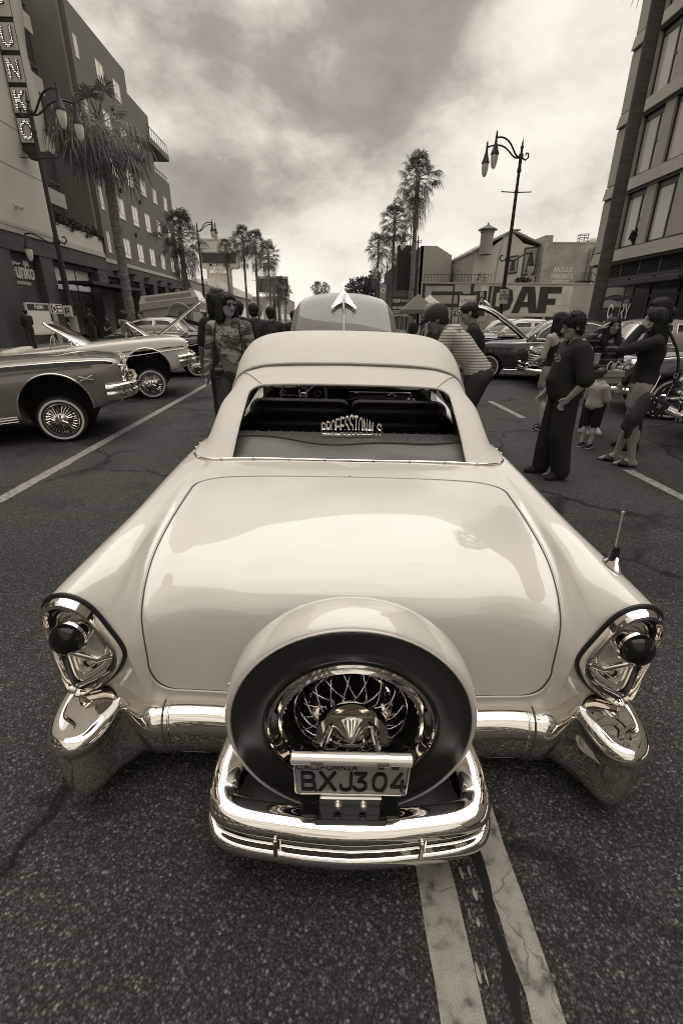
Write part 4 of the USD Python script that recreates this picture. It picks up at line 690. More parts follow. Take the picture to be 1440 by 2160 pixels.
# ---- left, farther: low pale building, pylon sign, billboard
LW = Th('low_shop', 'low pale building with a sloping white roof band beyond the brick block', 'building', (X, 60, 0))
LW.add('wall', box2(X-10, X+.4, 57.5, 70, .1, 5.5), STUC_M); LW.add('wall', box2(X-10, X, 70.02, 104, .1, 5.0), STUC_C)
LW.add('roof_band', cat([(np.array([(X-4, 70.0, 5.05), (X+.6, 70.0, 5.05), (X+.6, 104, 5.05), (X-4, 104, 5.05), (X-4, 70.0, 6.5), (X+.6, 70.0, 6.45), (X+.6, 104, 6.0), (X-4, 104, 6.0)]), np.array([[0, 2, 1], [0, 3, 2], [4, 5, 6], [4, 6, 7], [0, 1, 5], [0, 5, 4], [1, 2, 6], [1, 6, 5], [2, 3, 7], [2, 7, 6], [3, 0, 4], [3, 4, 7]]))]), WHITEP)
LW.add('door_opening', box2(X+.41, X+.43, 62, 65, .2, 3.0), DARK); LW.add('window_band', box2(X+.01, X+.03, 74, 100, 1.2, 3.4), GLASSD)
CORR = usdkit.material(stage, '/World/Looks/corrugated', {'g': ('geometry', {}), 'w': ('wave_texture', {'scale': 1.6, 'bands_direction': 'x'}), 'r': ('rgb_ramp', {'ramp': [(0, col(.42)), (1, col(.58))]}), 'bp': ('bump', {'strength': .6, 'distance': .05}), 'p': ('principled_bsdf', {'roughness': .5})}, [('g.position', 'w.vector'), ('w.fac', 'r.fac'), ('r.color', 'p.base_color'), ('w.fac', 'bp.height'), ('bp.normal', 'p.normal')], surface='p.BSDF')
PY = Th('pylon_sign', 'tall pale corrugated pylon sign with a dark blank band and a small lease notice', 'sign', (-16, 80, 0))
from shapely.geometry import Polygon as PG, box as BX
sh = BX(-18.9, 8.7, -13.2, 12.5).buffer(.0).union(BX(-18.05, 3, -14.6, 8.71)); sh = sh.buffer(-.35).buffer(.7).buffer(-.35)
PY.add('body', prism(sh, 80, 80.9, 'xz'), CORR); PY.add('rim', prism(sh.buffer(.10).difference(sh.buffer(-.08)), 79.9, 80.95, 'xz'), STONE); PY.add('blank_band', box2(-18.7, -13.6, 79.86, 79.99, 9.35, 10.75), DARKP)
ns = PY.add('notice', box2(-17.65, -15.0, 79.8, 79.86, 7.95, 9.2), WHITEP); PY.add('notice_header', box2(-17.65, -15.0, 79.78, 79.8, 8.85, 9.2), DARKP, ns); PY.add('notice_title', text('FOR LEASE', .24, .01, True, '-y', (-16.32, 79.77, 8.91), True), WHITEP, ns); PY.add('notice_number', text('323-653-3717', .27, .01, True, '-y', (-16.32, 79.79, 8.45), True), DARKP, ns); PY.add('notice_line', cat([box2(-17.2, -15.4, 79.785, 79.8, 8.25, 8.33), box2(-16.9, -15.7, 79.785, 79.8, 8.05, 8.15)]), GREYP, ns)
BBD = Th('billboard', 'large dark picture billboard on a post far down the left pavement', 'billboard', (-13, 130, 0))
BBD.add('panel', box2(-16.8, -9.3, 130, 130.5, 7.7, 11.4), DARKP); BBD.add('caption_band', box2(-16.6, -9.5, 129.95, 130, 10.85, 11.3), GREYP); BBD.add('picture', cat([prism([(-15.4, 7.9), (-12.4, 7.9), (-12.6, 9.0), (-13.3, 10.3), (-14.1, 10.7), (-14.6, 10.0)], 129.92, 129.99, 'xz'), ellipsoid((-13.9, 129.9, 10.5), (.45, .06, .5), 2), prism([(-12.2, 9.4), (-10, 9.6), (-9.6, 8.6), (-12, 8.5)], 129.93, 129.99, 'xz')]), STUC_M); BBD.add('post', cat([rod((-13, 130.3, 0), (-13, 130.3, 7.7), .35)]), IRON); BBD.add('catwalk', box2(-16.8, -9.3, 129.3, 129.95, 7.45, 7.55), IRON)
far = [('far_shop', 'low far shop with flat roof on the left of the street vanishing point', -26, -15.8, 106, 128, 4.6, STUC_M), ('far_shop', 'long pale far shop just left of the raised bonnet', -30, -15.6, 134, 190, 5.6, STUC_C), ('far_block', 'grey far block closing the street on the left', -60, -15.5, 195, 260, 9, STUC_M), ('far_block', 'tall far dark panel building seen right of the raised bonnet', 12, 40, 150, 230, 8, STUC_D)]
for nm, lb_, x0, x1, y0, y1, h, mt in far:
    q = Th(nm, lb_, 'building', ((x0+x1)/2, y0, 0)); q.add('wall', box2(x0, x1, y0, y1, .1, h), mt); q.add('parapet', box2(x0-.1, x1+.1, y0-.1, y1, h+.004, h+.4), STONE)
    for k in range(6): q.add('window', box2(x1+.0 if x1 < 0 else x0-.04, x1+.04 if x1 < 0 else x0, y0+2+k*(y1-y0)/6.2, y0+2+(k+.7)*(y1-y0)/6.2, 1, 3.2), GLASSD)
    if x1 < 0: q.add('window', box2(x1-6, x1-1, y0-.05, y0, 1.2, 3.2), GLASSD)
# ---- right: concrete-framed office block
XR = 13.5
RB = Th('office_block', 'grey concrete-framed office block with tall dark-framed windows, right edge of the picture', 'building', (XR, 20, 0))
lev = [(4.05, 6.68), (6.81, 9.42), (9.57, 12.1), (12.3, 14.9), (15.0, 17.6)]
for k, (z0, z1) in enumerate(lev):
    zn = lev[k+1][0] if k < 4 else 18.5
    RB.add('spandrel', cat([prism([(XR, z0), (XR-.10, z0), (XR-.02, z0+.48), (XR+.25, z0+.53), (XR+.25, z0)], -18.0, 25.62, 'xz')]), CONC)
    zw0, zw1 = z0+.53, zn-.10
    RB.add('lintel', box2(XR+.02, XR+.3, -18, 25.6, zn-.10, zn-.004), BRONZE)
    bays = [(23.83, 25.62, 'wall'), (22.45, 23.83, 'win'), (21.85, 22.45, 'pier'), (20.45, 21.85, 'win'), (18.9, 20.45, 'wall'), (17.3, 18.9, 'win'), (16.7, 17.3, 'pier'), (15.1, 16.7, 'win'), (13.4, 15.1, 'wall'), (11.8, 13.4, 'win'), (11.2, 11.8, 'pier'), (9.6, 11.2, 'win'), (7.8, 9.6, 'wall'), (6, 7.8, 'win'), (2, 6, 'wall'), (-1, 2, 'win'), (-6, -1, 'wall'), (-9, -6, 'win'), (-18, -9, 'wall')]
    if k % 2: bays = bays[:3]+[(21.2, 21.85, 'wall'), (19.3, 21.2, 'win')]+bays[4:] if False else bays
    for (a, b, t) in bays:
        if t == 'wall': RB.add('panel_wall', cbox(XR+.0, XR+.35, a, b, zw0-.002, zw1, .01), CONC)
        elif t == 'pier': RB.add('pier', cbox(XR+.06, XR+.35, a, b, zw0-.003, zw1, .01), CONC)
        else:
            L = b-a; ym = a+L*.24
            fr = [box2(XR+.16, XR+.24, y, y+.07, zw0, zw1-.0) for y in (a, ym, b-.07)]+[box2(XR+.162, XR+.238, a+.07, b-.07, zw0, zw0+.06), box2(XR+.162, XR+.238, a+.07, b-.07, zw1-.22, zw1), box2(XR+.162, XR+.238, a+.07, ym, zw0+(zw1-zw0)*.45, zw0+(zw1-zw0)*.45+.07)]
            w_ = RB.add('window', cat(fr), BRONZE); pm = mat('tinted_blind', .42, .08, spec=.7) if '/World/Looks/tinted_blind' not in [str(p.GetPath()) for p in stage.GetPrimAtPath('/World/Looks').GetChildren()] else '/World/Looks/tinted_blind'
            RB.add('pane', box2(XR+.2, XR+.21, ym+.07, b-.07, zw0+.06, zw1-.22), pm, w_); RB.add('pane', box2(XR+.2, XR+.21, a+.07, ym, zw0+.06, zw0+(zw1-zw0)*.45), pm, w_); RB.add('pane', box2(XR+.2, XR+.21, a+.07, ym, zw0+(zw1-zw0)*.45+.07, zw1-.22), pm, w_)
RB.add('end_wall', box2(XR+.36, XR+14, 25.3, 25.61, 4.06, 18.5), CONC); RB.add('roof', box2(XR+.0, XR+14, -18, 25.3, 18.5, 18.8), CONC); RB.add('core', box2(XR+.8, XR+14, -17.5, 25.0, 4.0, 18.4), DARK); RB.add('soffit', box2(XR+.02, XR+14, -18, 25.5, 3.95, 4.045), STUC_D)
GX = XR+.35
lv = RB.add('louvre_band', cat([box2(GX-.02, GX+.1, -18, 24.6, 3.28, 3.40)]+[box2(GX-.03, GX+.12, y-.05, y+.05, 3.4, 3.95) for y in np.arange(-17, 24.5, 1.35)]), BRONZE)
RB.add('louvre', cat([box2(GX-.01, GX+.08, -18, 24.6, 3.43+.065*k, 3.455+.065*k) for k in range(8)]), IRON, lv)
SHOPG = mat('shop_glass_reflecting', .03, .16, spec=.35); ys = np.arange(-17.4, 24.7, 1.75)
sf = RB.add('shop_front', cat([box2(GX-.03, GX+.08, y-.05, y+.05, .14, 3.28) for y in ys]+[box2(GX-.028, GX+.078, -17, 24.6, z-.04, z+.04) for z in (.3, 2.5)]), BRONZE)
for a, b in zip(ys[:-1], ys[1:]):
    if b > 4: RB.add('pane', box2(GX+.02, GX+.03, a+.05, b-.05, .34, 2.46), SHOPG, sf); RB.add('pane', box2(GX+.02, GX+.03, a+.05, b-.05, 2.54, 3.28), SHOPG, sf)
RB.add('curtain', cat([grid(np.array([[(GX-.012-.0*k, y, z+.06*math.sin(y*4)*(k % 2)) for y in np.linspace(22.3, 24.5, 24)] for k, z in enumerate((2.1, 2.4))]), flip=True), grid(np.array([[(GX-.012, y, z+.05*math.sin(y*3)) for y in np.linspace(22.2, 24.5, 24)] for k, z in enumerate((2.6, 3.0))]), flip=True)]), STUC_M, sf)
RB.add('window_lettering', cat([text('C', .62, .006, True, '-x', (GX-.01, 23.95, 1.6), sx=.8), text('RY', .62, .006, True, '-x', (GX-.01, 23.0, 1.6), sx=.75), text('IC', .62, .006, True, '-x', (GX-.01, 24.1, .85), sx=.75), text('OE', .62, .006, True, '-x', (GX-.01, 23.1, .85), sx=.75)]), WHITEP, sf)
RB.add('end_pier', box2(GX-.0, GX+12, 24.62, 24.9, .1, 3.94), STUC_D); RB.add('canopy', cat([box2(GX-1.4, GX-.04, 17.5, 22.9, 2.92, 2.98), box2(GX-1.44, GX-1.4, 17.5, 22.9, 2.88, 3.04)]), BRONZE); RB.add('potted_palm', leaves(40, (XR+.12, 22.7, 4.95), (.1, .3, .25), .16, RNG), BUSH)
# ---- right, mid distance: painted wall, brick tower, gabled hall, plain hall
MW = Th('mural_wall', 'long low wall painted with giant dark block letters on white', 'wall', (16, 45, 0))
MURW = mat('mural_white', .52, .85, var=.25, vscale=.9); MURG = mat('mural_grey', .36, .85, var=.2, vscale=.7); MURD = mat('mural_dark', .035, .8, var=.3, vscale=1.5)
MW.add('wall', box2(8.7, 26, 45, 45.5, 0, 4.5), MURG); MW.add('white_field', box2(14.0, 22.4, 44.985, 44.999, 1.85, 4.35), MURW); MW.add('coping', box2(8.66, 26, 44.96, 45.54, 4.504, 4.6), STONE)
def poly(T, pts, y, mt, nm, d=.012): return T.add(nm, prism(pts, y-d, y, 'xz'), mt)
def blk(s, x0, x1, z0, z1, mt=MURD, y=44.984, nm='letter'):
    W_, H_ = x1-x0, z1-z0; q = lambda a, b: (x0+a*W_, z0+b*H_)
    S = {'D': PG([q(0, 0), q(.55, 0), q(.9, .15), q(1, .5), q(.92, .85), q(.6, 1), q(0, 1)]).difference(PG([q(.32, .25), q(.5, .25), q(.62, .4), q(.62, .65), q(.5, .76), q(.32, .76)])),
         'A': PG([q(0, 0), q(.28, 0), q(.36, .22), q(.62, .22), q(.68, 0), q(1, 0), q(.78, 1), q(.3, 1)]).difference(PG([q(.42, .42), q(.58, .42), q(.52, .78)])),
         'F': PG([q(0, 0), q(.3, 0), q(.3, .32), q(.62, .32), q(.62, .55), q(.3, .55), q(.3, .74), q(.72, .74), q(.72, 1), q(0, 1)]),
         'E': PG([q(.0, .02), q(.62, .0), q(.62, .2), q(.24, .2), q(.24, .4), q(.55, .4), q(.55, .58), q(.24, .58), q(.24, .78), q(.62, .8), q(.62, 1), q(.0, 1)])}[s]
    return MW.add(nm, prism(S, y-.012, y, 'xz'), mt)
blk('D', 14.75, 17.1, 2.1, 4.3); blk('A', 17.05, 19.45, 2.1, 4.3); blk('F', 19.4, 22.2, 2.1, 4.3)
MW.add('letter_shade', cat([prism([(21.0, 2.75), (22.25, 2.75), (22.45, 4.2), (22.0, 4.2), (21.9, 3.3), (21.0, 3.3)], 44.97, 44.984, 'xz'), prism([(21.0, 1.95), (22.2, 1.95), (22.2, 2.3), (21.0, 2.3)], 44.97, 44.984, 'xz')]), MURW)
MW.add('letter_outline', cat([box2(8.75, 9.0, 44.98, 44.99, 1.3, 4.45), box2(8.75, 11.6, 44.981, 44.991, 4.3, 4.45), box2(9.6, 12.4, 44.98, 44.99, 3.55, 3.85), box2(9.6, 12.4, 44.98, 44.99, 2.55, 2.85), box2(12.0, 12.4, 44.979, 44.991, 2.55, 3.85), box2(13.1, 13.4, 44.98, 44.99, 3.0, 4.45), box2(13.1, 14.0, 44.981, 44.991, 3.6, 3.85), box2(11.5, 11.65, 44.981, 44.99, 1.0, 4.4)]), MURD)
MW.add('small_lettering_ground', cat([box2(11.5, 14.0, 44.97, 44.98, 1.85, 2.35), box2(13.75, 14.6, 44.965, 44.975, 1.85, 3.9)]), MURD)
MW.add('small_lettering', cat([text('FRAZIER', .42, .01, True, '-y', (12.75, 44.965, 1.88), True, sx=.95)]+[text(c, .42, .01, True, '-y', (14.17, 44.96, 3.42-.5*i), True) for i, c in enumerate('RAM')]), MURW)
MW.add('lower_panels', cat([prism(BX(a, 1.1, b, 1.75).buffer(.08), 44.97, 44.98, 'xz') for a, b in ((18.3, 20.0), (20.3, 21.2), (21.5, 22.3))]), MURD); MW.add('panel_outline', cat([prism(BX(a, 1.1, b, 1.75).buffer(.12).difference(BX(a, 1.1, b, 1.75).buffer(.06)), 44.955, 44.968, 'xz') for a, b in ((18.3, 20.0), (20.3, 21.2), (21.5, 22.3))]), MURW)
MW.add('railing', cat([box2(8.8, 15, 45.2, 45.23, 5.2, 5.24)]+[box2(x, x+.03, 45.2, 45.23, 4.6, 5.2) for x in np.arange(8.9, 15, .3)]), IRON)
TW = Th('brick_tower', 'plain pale brick building with white graffiti above the painted wall', 'building', (24, 52, 0))
TW.add('wall', box2(22.2, 22.95, 52, 60, 0, 9.35), BRICKY); TW.add('wall', box2(22.95, 28.4, 52.02, 60, 0, 8.65), BRICKY); TW.add('parapet', box2(22.95, 28.4, 51.98, 52.2, 8.654, 8.78), STONE)
TW.add('graffiti', cat([text('MOLLS', .42, .01, False, '-y', (24.5, 52.0, 6.1), True, shear=.15), text('SMOKES', .42, .01, False, '-y', (24.5, 52.0, 5.5), True, shear=.1), text('YESPE', .45, .01, False, '-y', (24.4, 52.0, 4.85), True, shear=.1)]), WHITEP)
TW.add('drain_pipe', cat([rod((26.9, 51.9, .2), (26.9, 51.9, 8.2), .05), rod((27.4, 51.9, .2), (27.4, 51.9, 8.3), .14)]), STUC_D); TW.add('roof_cage', cat([tube([(26.3+.5*math.cos(a), 52.6+.5*math.sin(a), z) for a in np.linspace(0, 2*PI, 14)[:-1]], .03, 5, closed=True) for z in (8.9, 9.2, 9.5)]+[rod((26.3+.5*math.cos(a), 52.6+.5*math.sin(a), 8.6), (26.3+.5*math.cos(a), 52.6+.5*math.sin(a), 9.55), .025, n=5) for a in np.linspace(0, 2*PI, 8)[:-1]]), IRON); TW.add('roof_tank', ellipsoid((27.6, 53, 8.8), (.7, .5, .5), 2), STUC_C, smooth=True)
fe = TW.add('fire_escape', cat([box2(26.0, 27.2, 50.9, 51.95, 5.2, 5.26), box2(26.0, 27.2, 50.9, 50.94, 5.9, 5.95)]+[box2(x, x+.03, 50.9, 50.94, 5.26, 5.9) for x in np.arange(26, 27.2, .2)]+[rod((27.2, 50.95, 5.9), (29.2, 50.95, 4.6), .03), rod((27.2, 50.95, 5.2), (29.2, 50.95, 3.9), .04), rod((27.2, 51.8, 5.2), (29.2, 51.8, 3.9), .04)]), IRON)
for k in range(9): TW.add('stair_tread', box2(27.2+.22*k, 27.45+.22*k, 50.9, 51.85, 5.15-.145*k, 5.19-.145*k), IRON, fe)
GH = Th('gabled_hall', 'pale gabled hall with a capped round chimney behind the painted wall', 'building', (18, 53, 0))
GH.add('wall', prism([(15.4, 0), (22.1, 0), (22.1, 8.4), (20.4, 8.75), (19.05, 9.75), (17.4, 8.55), (15.4, 7.95)], 53, 66, 'xz'), STUC_C); GH.add('roof', cat([prism([(19.05, 9.76), (22.3, 8.6), (22.3, 8.75), (19.05, 9.98)], 52.8, 66.2, 'xz'), prism([(15.2, 7.85), (19.05, 9.76), (19.05, 9.98), (15.2, 8.05)], 52.8, 66.2, 'xz')]), STUC_M)
GH.add('side_wall', box2(15.3, 15.39, 52.9, 66, 0, 7.9), STUC_M)
GH.add('chimney', lathe([(.62, 7.6), (.62, 9.5), (.7, 9.52), (.7, 9.62), (.62, 9.64), (.62, 9.75)], 24, 'z', (16.3, 52.2, 0)), STUC_M, smooth=30); GH.add('chimney_cap', lathe([(.62, 9.74), (.95, 9.74), (.9, 9.82), (.3, 10.12), (.1, 10.2), (.05, 10.4), (0, 10.4)], 24, 'z', (16.3, 52.2, 0)), IRON, smooth=30)
for (a, b, c, d) in ((19.0, 20.1, 5.9, 7.7), (20.6, 22.0, 5.8, 8.5)):
    q = GH.add('picture_frame', prism([(a, c), (b, c+.1), (b, d), (a, d-.15)], 52.93, 52.99, 'xz'), DARKP); GH.add('picture', prism([(a+.12, c+.15), (b-.12, c+.25), (b-.12, d-.15), (a+.12, d-.3)], 52.90, 52.928, 'xz'), STUC_M, q); GH.add('picture_figure', cat([ellipsoid(((a+b)/2, 52.89, d-.7), (.2, .02, .26), 2), prism([(a+.3, c+.3), (b-.3, c+.35), ((a+b)/2+.2, d-.9), ((a+b)/2-.2, d-.9)], 52.88, 52.9, 'xz')]), DARKP, q)
GH.add('roof_plants', cat([leaves(120, (20.6, 52.3, 5.3), (.9, .4, .35), .2, RNG), leaves(60, (16.0, 51.8, 5.4), (.6, .3, .6), .12, RNG)]), BUSH)
MH = Th('plain_hall', 'tall plain hall with a clipped gable and dark side wall, right of the raised bonnet', 'building', (13, 60, 0))
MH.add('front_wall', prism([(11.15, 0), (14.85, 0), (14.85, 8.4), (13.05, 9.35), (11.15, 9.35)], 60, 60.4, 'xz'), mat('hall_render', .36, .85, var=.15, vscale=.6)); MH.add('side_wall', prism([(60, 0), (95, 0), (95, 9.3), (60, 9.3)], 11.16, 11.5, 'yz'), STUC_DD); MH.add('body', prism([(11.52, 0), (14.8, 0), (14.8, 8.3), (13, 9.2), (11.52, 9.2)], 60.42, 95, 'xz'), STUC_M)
MH.add('side_ribs', cat([box2(11.05, 11.155, y, y+.25, 0, 9.3) for y in np.arange(61, 95, 2.2)]), STUC_D); MH.add('roof_frame', cat([rod((10.9, 66, 9.3), (10.9, 66, 12.5), .06), rod((10.9, 72, 9.3), (10.9, 72, 12.5), .06), rod((10.9, 66, 12.5), (10.9, 72, 12.5), .06), rod((10.9, 66, 9.3), (10.9, 72, 12.5), .05), rod((10.9, 66, 11), (10.9, 72, 11), .05)]), IRON)
BS_ = Th('blade_sign', 'tall black blade sign on the dark hall wall', 'sign', (9.9, 63, 4.8)); BS_.add('panel', cbox(8.9, 10.6, 63, 63.4, 4.9, 9.8, .05), BLACK); BS_.add('bracket', cat([box2(10.5, 11.2, 63.1, 63.3, z, z+.15) for z in (5.4, 9.2)]), IRON)
TH = Th('theatre_marquee', 'dark theatre marquee board with white lettering beside the raised bonnet', 'sign', (8.6, 57, 2))
TH.add('top_board', box2(7.6, 10.2, 57, 57.4, 3.1, 3.9), DARKP); TH.add('top_word', cat([text('VIA', .35, .01, True, '-y', (8.15, 56.99, 3.3), True, shear=.2), text('THEATRE', .24, .01, False, '-y', (9.3, 56.99, 3.35), True)]), WHITEP); TH.add('letter_board', box2(7.8, 9.6, 56.9, 57.3, 1.7, 3.0), DARKP)
for k, s in enumerate(('THE HOWLAND', 'TUESDAYS AT', 'LUCKY SHOW')): TH.add('board_line', text(s, .26, .01, True, '-y', (8.7, 56.89, 2.6-.38*k), True, sx=.75), WHITEP)
TH.add('posts', cat([rod((x, 57.2, 0), (x, 57.2, 3.2), .08) for x in (7.9, 9.5)]), IRON)
MB_ = Th('marker_banner', 'slim banner with a round emblem on a post beside the theatre board', 'sign', (6.9, 60, 0)); MB_.add('panel', box2(6.55, 7.35, 60, 60.05, 3.4, 5.4), GREYP); MB_.add('emblem', lathe([(.28, 0), (.28, .01), (.18, .01), (.18, 0)], 20, 'y', (6.95, 59.99, 4.7)), WHITEP); MB_.add('post', rod((6.45, 60, 0), (6.45, 60, 5.6), .05), IRON)
# market tents and street signs in front of the painted wall
for k, (x, y, w_, lb_, mt) in enumerate(((8.4, 40, 2.6, 'pale pointed market tent right of the bent man', STUC_C), (7.2, 38.5, 2.4, 'dark pointed market tent beside the raised bonnet', STUC_D))):
    t = Th('market_tent', lb_, 'tent', (x, y, 0)); z = 2.2
    t.add('roof', (np.array([(x-w_/2, y-w_/2, z), (x+w_/2, y-w_/2, z), (x+w_/2, y+w_/2, z), (x-w_/2, y+w_/2, z), (x, y, z+1.15), (x-w_/2, y-w_/2, z-.25), (x+w_/2, y-w_/2, z-.25), (x+w_/2, y+w_/2, z-.25), (x-w_/2, y+w_/2, z-.25)]), np.array([[0, 1, 4], [1, 2, 4], [2, 3, 4], [3, 0, 4], [5, 6, 1], [5, 1, 0], [6, 7, 2], [6, 2, 1], [7, 8, 3], [7, 3, 2], [8, 5, 0], [8, 0, 3]])), mt)
    for sx_ in (-1, 1):
        for sy in (-1, 1): t.add('leg', rod((x+sx_*(w_/2-.03), y+sy*(w_/2-.03), 0), (x+sx_*(w_/2-.03), y+sy*(w_/2-.03), z-.1), .03), ALU)
BNQ = Th('hanging_banner', 'white notice board with dark writing in front of the painted wall', 'sign', (9.4, 33, 0)); BNQ.add('panel', box2(8.95, 9.95, 33, 33.05, 2.35, 3.1), WHITEP); BNQ.add('lower_panel', box2(8.95, 9.95, 33, 33.05, 2.02, 2.28), WHITEP); BNQ.add('header', box2(8.95, 9.95, 32.99, 33, 3.0, 3.1), DARKP); BNQ.add('word', text('FUNKFA', .2, .006, False, '-y', (9.45, 32.99, 2.6), True), GREYP); BNQ.add('post', cat([rod((9.0, 33.03, 0), (9.0, 33.03, 3.2), .03), rod((9.9, 33.03, 0), (9.9, 33.03, 3.2), .03)]), IRON); BNQ.add('lower_word', text('HOLLYWOOD', .12, .006, True, '-y', (9.45, 32.99, 2.1), True), DARKP)
LF = Th('iron_fence', 'black iron railing fence along the foot of the painted wall', 'fence', (16, 43, 0)); LF.add('rail', cat([box2(9, 24, 43, 43.03, z, z+.04) for z in (.3, 1.3)]), IRON)
for k in range(60): LF.add('bar', box2(9.1+.25*k, 9.12+.25*k, 43, 43.03, .1, 1.4), IRON)
SLG = Th('string_lights', 'string of small bulbs hung between the plain hall and the gabled hall', 'lights', (15, 56, 6)); pts = np.array([(14.85+k*.12, 57, 6.6-.5*math.sin(k/28*PI)) for k in range(29)]); SLG.add('cable', tube(pts, .012, 4), IRON); SLG.add('bulb', cat([ellipsoid(p-np.array([0, 0, .06]), (.05, .05, .06), 1) for p in pts[::2]]), DARKP, kind='stuff')
# ---- the street behind the camera, mirrored in chrome and paint
for nm, lb_, x0, x1, y0, y1, h, mt in (('rear_block', 'mid grey block along the left pavement behind the viewpoint', -30, X, -60, 4.5, 15, STUC_D), ('rear_block', 'pale block along the right pavement behind the viewpoint', XR, 30, -60, -19, 13, STUC_M), ('rear_tower', 'tall block closing the street far behind the viewpoint', -30, 26, -110, -90, 17, STUC_M)):
    q = Th(nm, lb_, 'building', ((x0+x1)/2, (y0+y1)/2, 0)); q.add('wall', box2(x0, x1, y0, y1, .1, h), mt); q.add('parapet', box2(x0-.2, x1+.2, y0-.2, y1+.2, h+.004, h+.5), STONE)
    for j in range(int(h/3.2)):
        for k in range(14):
            if nm == 'rear_block': yy = y0+1+(y1-y0-2)*k/14; q.add('window', box2((x1 if x1 < 0 else x0)-.03, (x1 if x1 < 0 else x0)+.03, yy, yy+(y1-y0)/14*.6, 1.2+3.2*j, 3.2+3.2*j), GLASSD if (j+k) % 3 else BLIND)
            else: xx = x0+1+(x1-x0-2)*k/14; q.add('window', box2(xx, xx+2.2, y1-.03, y1+.03, 1.2+3.2*j, 3.2+3.2*j), GLASSD)
# ================================================================ PALMS, LAMPS, TREES
def fan_leaf(base, d, R, rng, droop=.5, nb=23, pet=.8, curl=.0):
    """one fan frond: petiole along d, blades spread in a half disc that sags"""
    d = d/np.linalg.norm(d); up = np.array([0, 0, 1.0]); s = np.cross(d, up); s /= np.linalg.norm(s)+1e-9; n = np.cross(s, d)
    hub = base+d*pet*R+np.array([0, 0, -.12*droop*R]); V, Fc = [], []
    for k, a in enumerate(np.linspace(-1.75, 1.75, nb)):
        bd = d*math.cos(a)+s*math.sin(a)+n*rng.normal(0, .06); L = R*(.95-.12*abs(a)+rng.normal(0, .05)); w = np.cross(bd, n); w = w/np.linalg.norm(w)*R*.030
        m = hub+bd*L*.55+np.array([0, 0, -droop*.16*L]); e = hub+bd*L*.92+np.array([0, 0, -droop*.62*L*(1+.3*rng.random())]); o = len(V)
        V += [hub, m-w, m+w, e]; Fc += [(o, o+1, o+2), (o+1, o+3, o+2)]
    return np.array(V), np.array(Fc)
def petiole(base, d, R, pet, droop):
    d = d/np.linalg.norm(d); return tube([base, base+d*pet*R*.6+np.array([0, 0, -.02*R]), base+d*pet*R+np.array([0, 0, -.12*droop*R])], [.03*R, .022*R, .015*R], 4, cap=False)
def crown(R, n, seed, lo=-1.0, hi=1.3, droop=.75):
    rng = np.random.default_rng(seed); ms, ps = [], []
    for k in range(n):
        el = lo+(hi-lo)*((k+.5)/n)**.8; az = k*2.399+rng.normal(0, .2); d = np.array([math.cos(az)*math.cos(el), math.sin(az)*math.cos(el), math.sin(el)])
        b = np.array([0, 0, -.25*R*(1-(k/n))]); r = R*rng.uniform(.75, 1.05); dr = droop*(1.15-.5*max(0, math.sin(el))); p = rng.uniform(.85, 1.3)
        ms.append(fan_leaf(b, d, r*.6, rng, dr, pet=p)); ps.append(petiole(b, d, r*.6, p, dr))
    return cat(ms), cat(ps)
def skirt(R, h, n, seed):
    rng = np.random.default_rng(seed); ms = []
    for k in range(n):
        az = rng.uniform(0, 2*PI); z = -rng.uniform(.05, 1)*h; rad = R*(.35+.35*(1+z/h)*rng.random()); b = np.array([math.cos(az)*.15, math.sin(az)*.15, z])
        d = np.array([math.cos(az)*.8, math.sin(az)*.8, -rng.uniform(.4, 1.4)]); ms.append(fan_leaf(b, d, rad, rng, 1.1, nb=8, pet=1.0))
    return cat(ms)
def trunk(h, r0, r1, seed, rings=True, lean=(0, 0), n=40):
    z = np.linspace(0, h, n); rng = np.random.default_rng(seed); P = []
    for i, zz in enumerate(z):
        r = r0+(r1-r0)*(zz/h)**.6; r *= 1+.35*math.exp(-zz/.35)+(rng.uniform(-.06, .1) if rings else .02*math.sin(i*2.7))
        a = np.linspace(0, 2*PI, 15)[:-1]; rr = r*(1+rng.uniform(-.07, .07, 14)*(1 if rings else .3)); P.append(np.stack([lean[0]*(zz/h)**1.5+rr*np.cos(a), lean[1]*(zz/h)**1.5+rr*np.sin(a), np.full(14, zz)], 1))
    return grid(np.array(P), closed_v=True)
def wide_skirt(n, seed):
    rng = np.random.default_rng(seed); ms = []
    for k in range(n):
        az = rng.uniform(0, 2*PI); el = -rng.uniform(-.5, 1.35); d = np.array([math.cos(az)*math.cos(el), math.sin(az)*math.cos(el), math.sin(el)]); rr = rng.uniform(.2, .8); ms.append(fan_leaf(np.array([math.cos(az)*rr, math.sin(az)*rr, .25-rng.uniform(0, .95)*(1.15-rr*.5)]), d, rng.uniform(.28, .6), rng, rng.uniform(.7, 1.9), nb=9, pet=rng.uniform(.3, .9)))
    return cat(ms)
CRV = [(crown(1.0, 44, 31), skirt(1.0, 1.2, 50, 41)), (crown(1.0, 40, 32), skirt(1.0, 1.2, 50, 42)), (crown(1.0, 46, 33, lo=-1.1), skirt(1.0, 1.4, 60, 43)), (crown(1.0, 11, 35, lo=.1, droop=.35), wide_skirt(230, 45))]
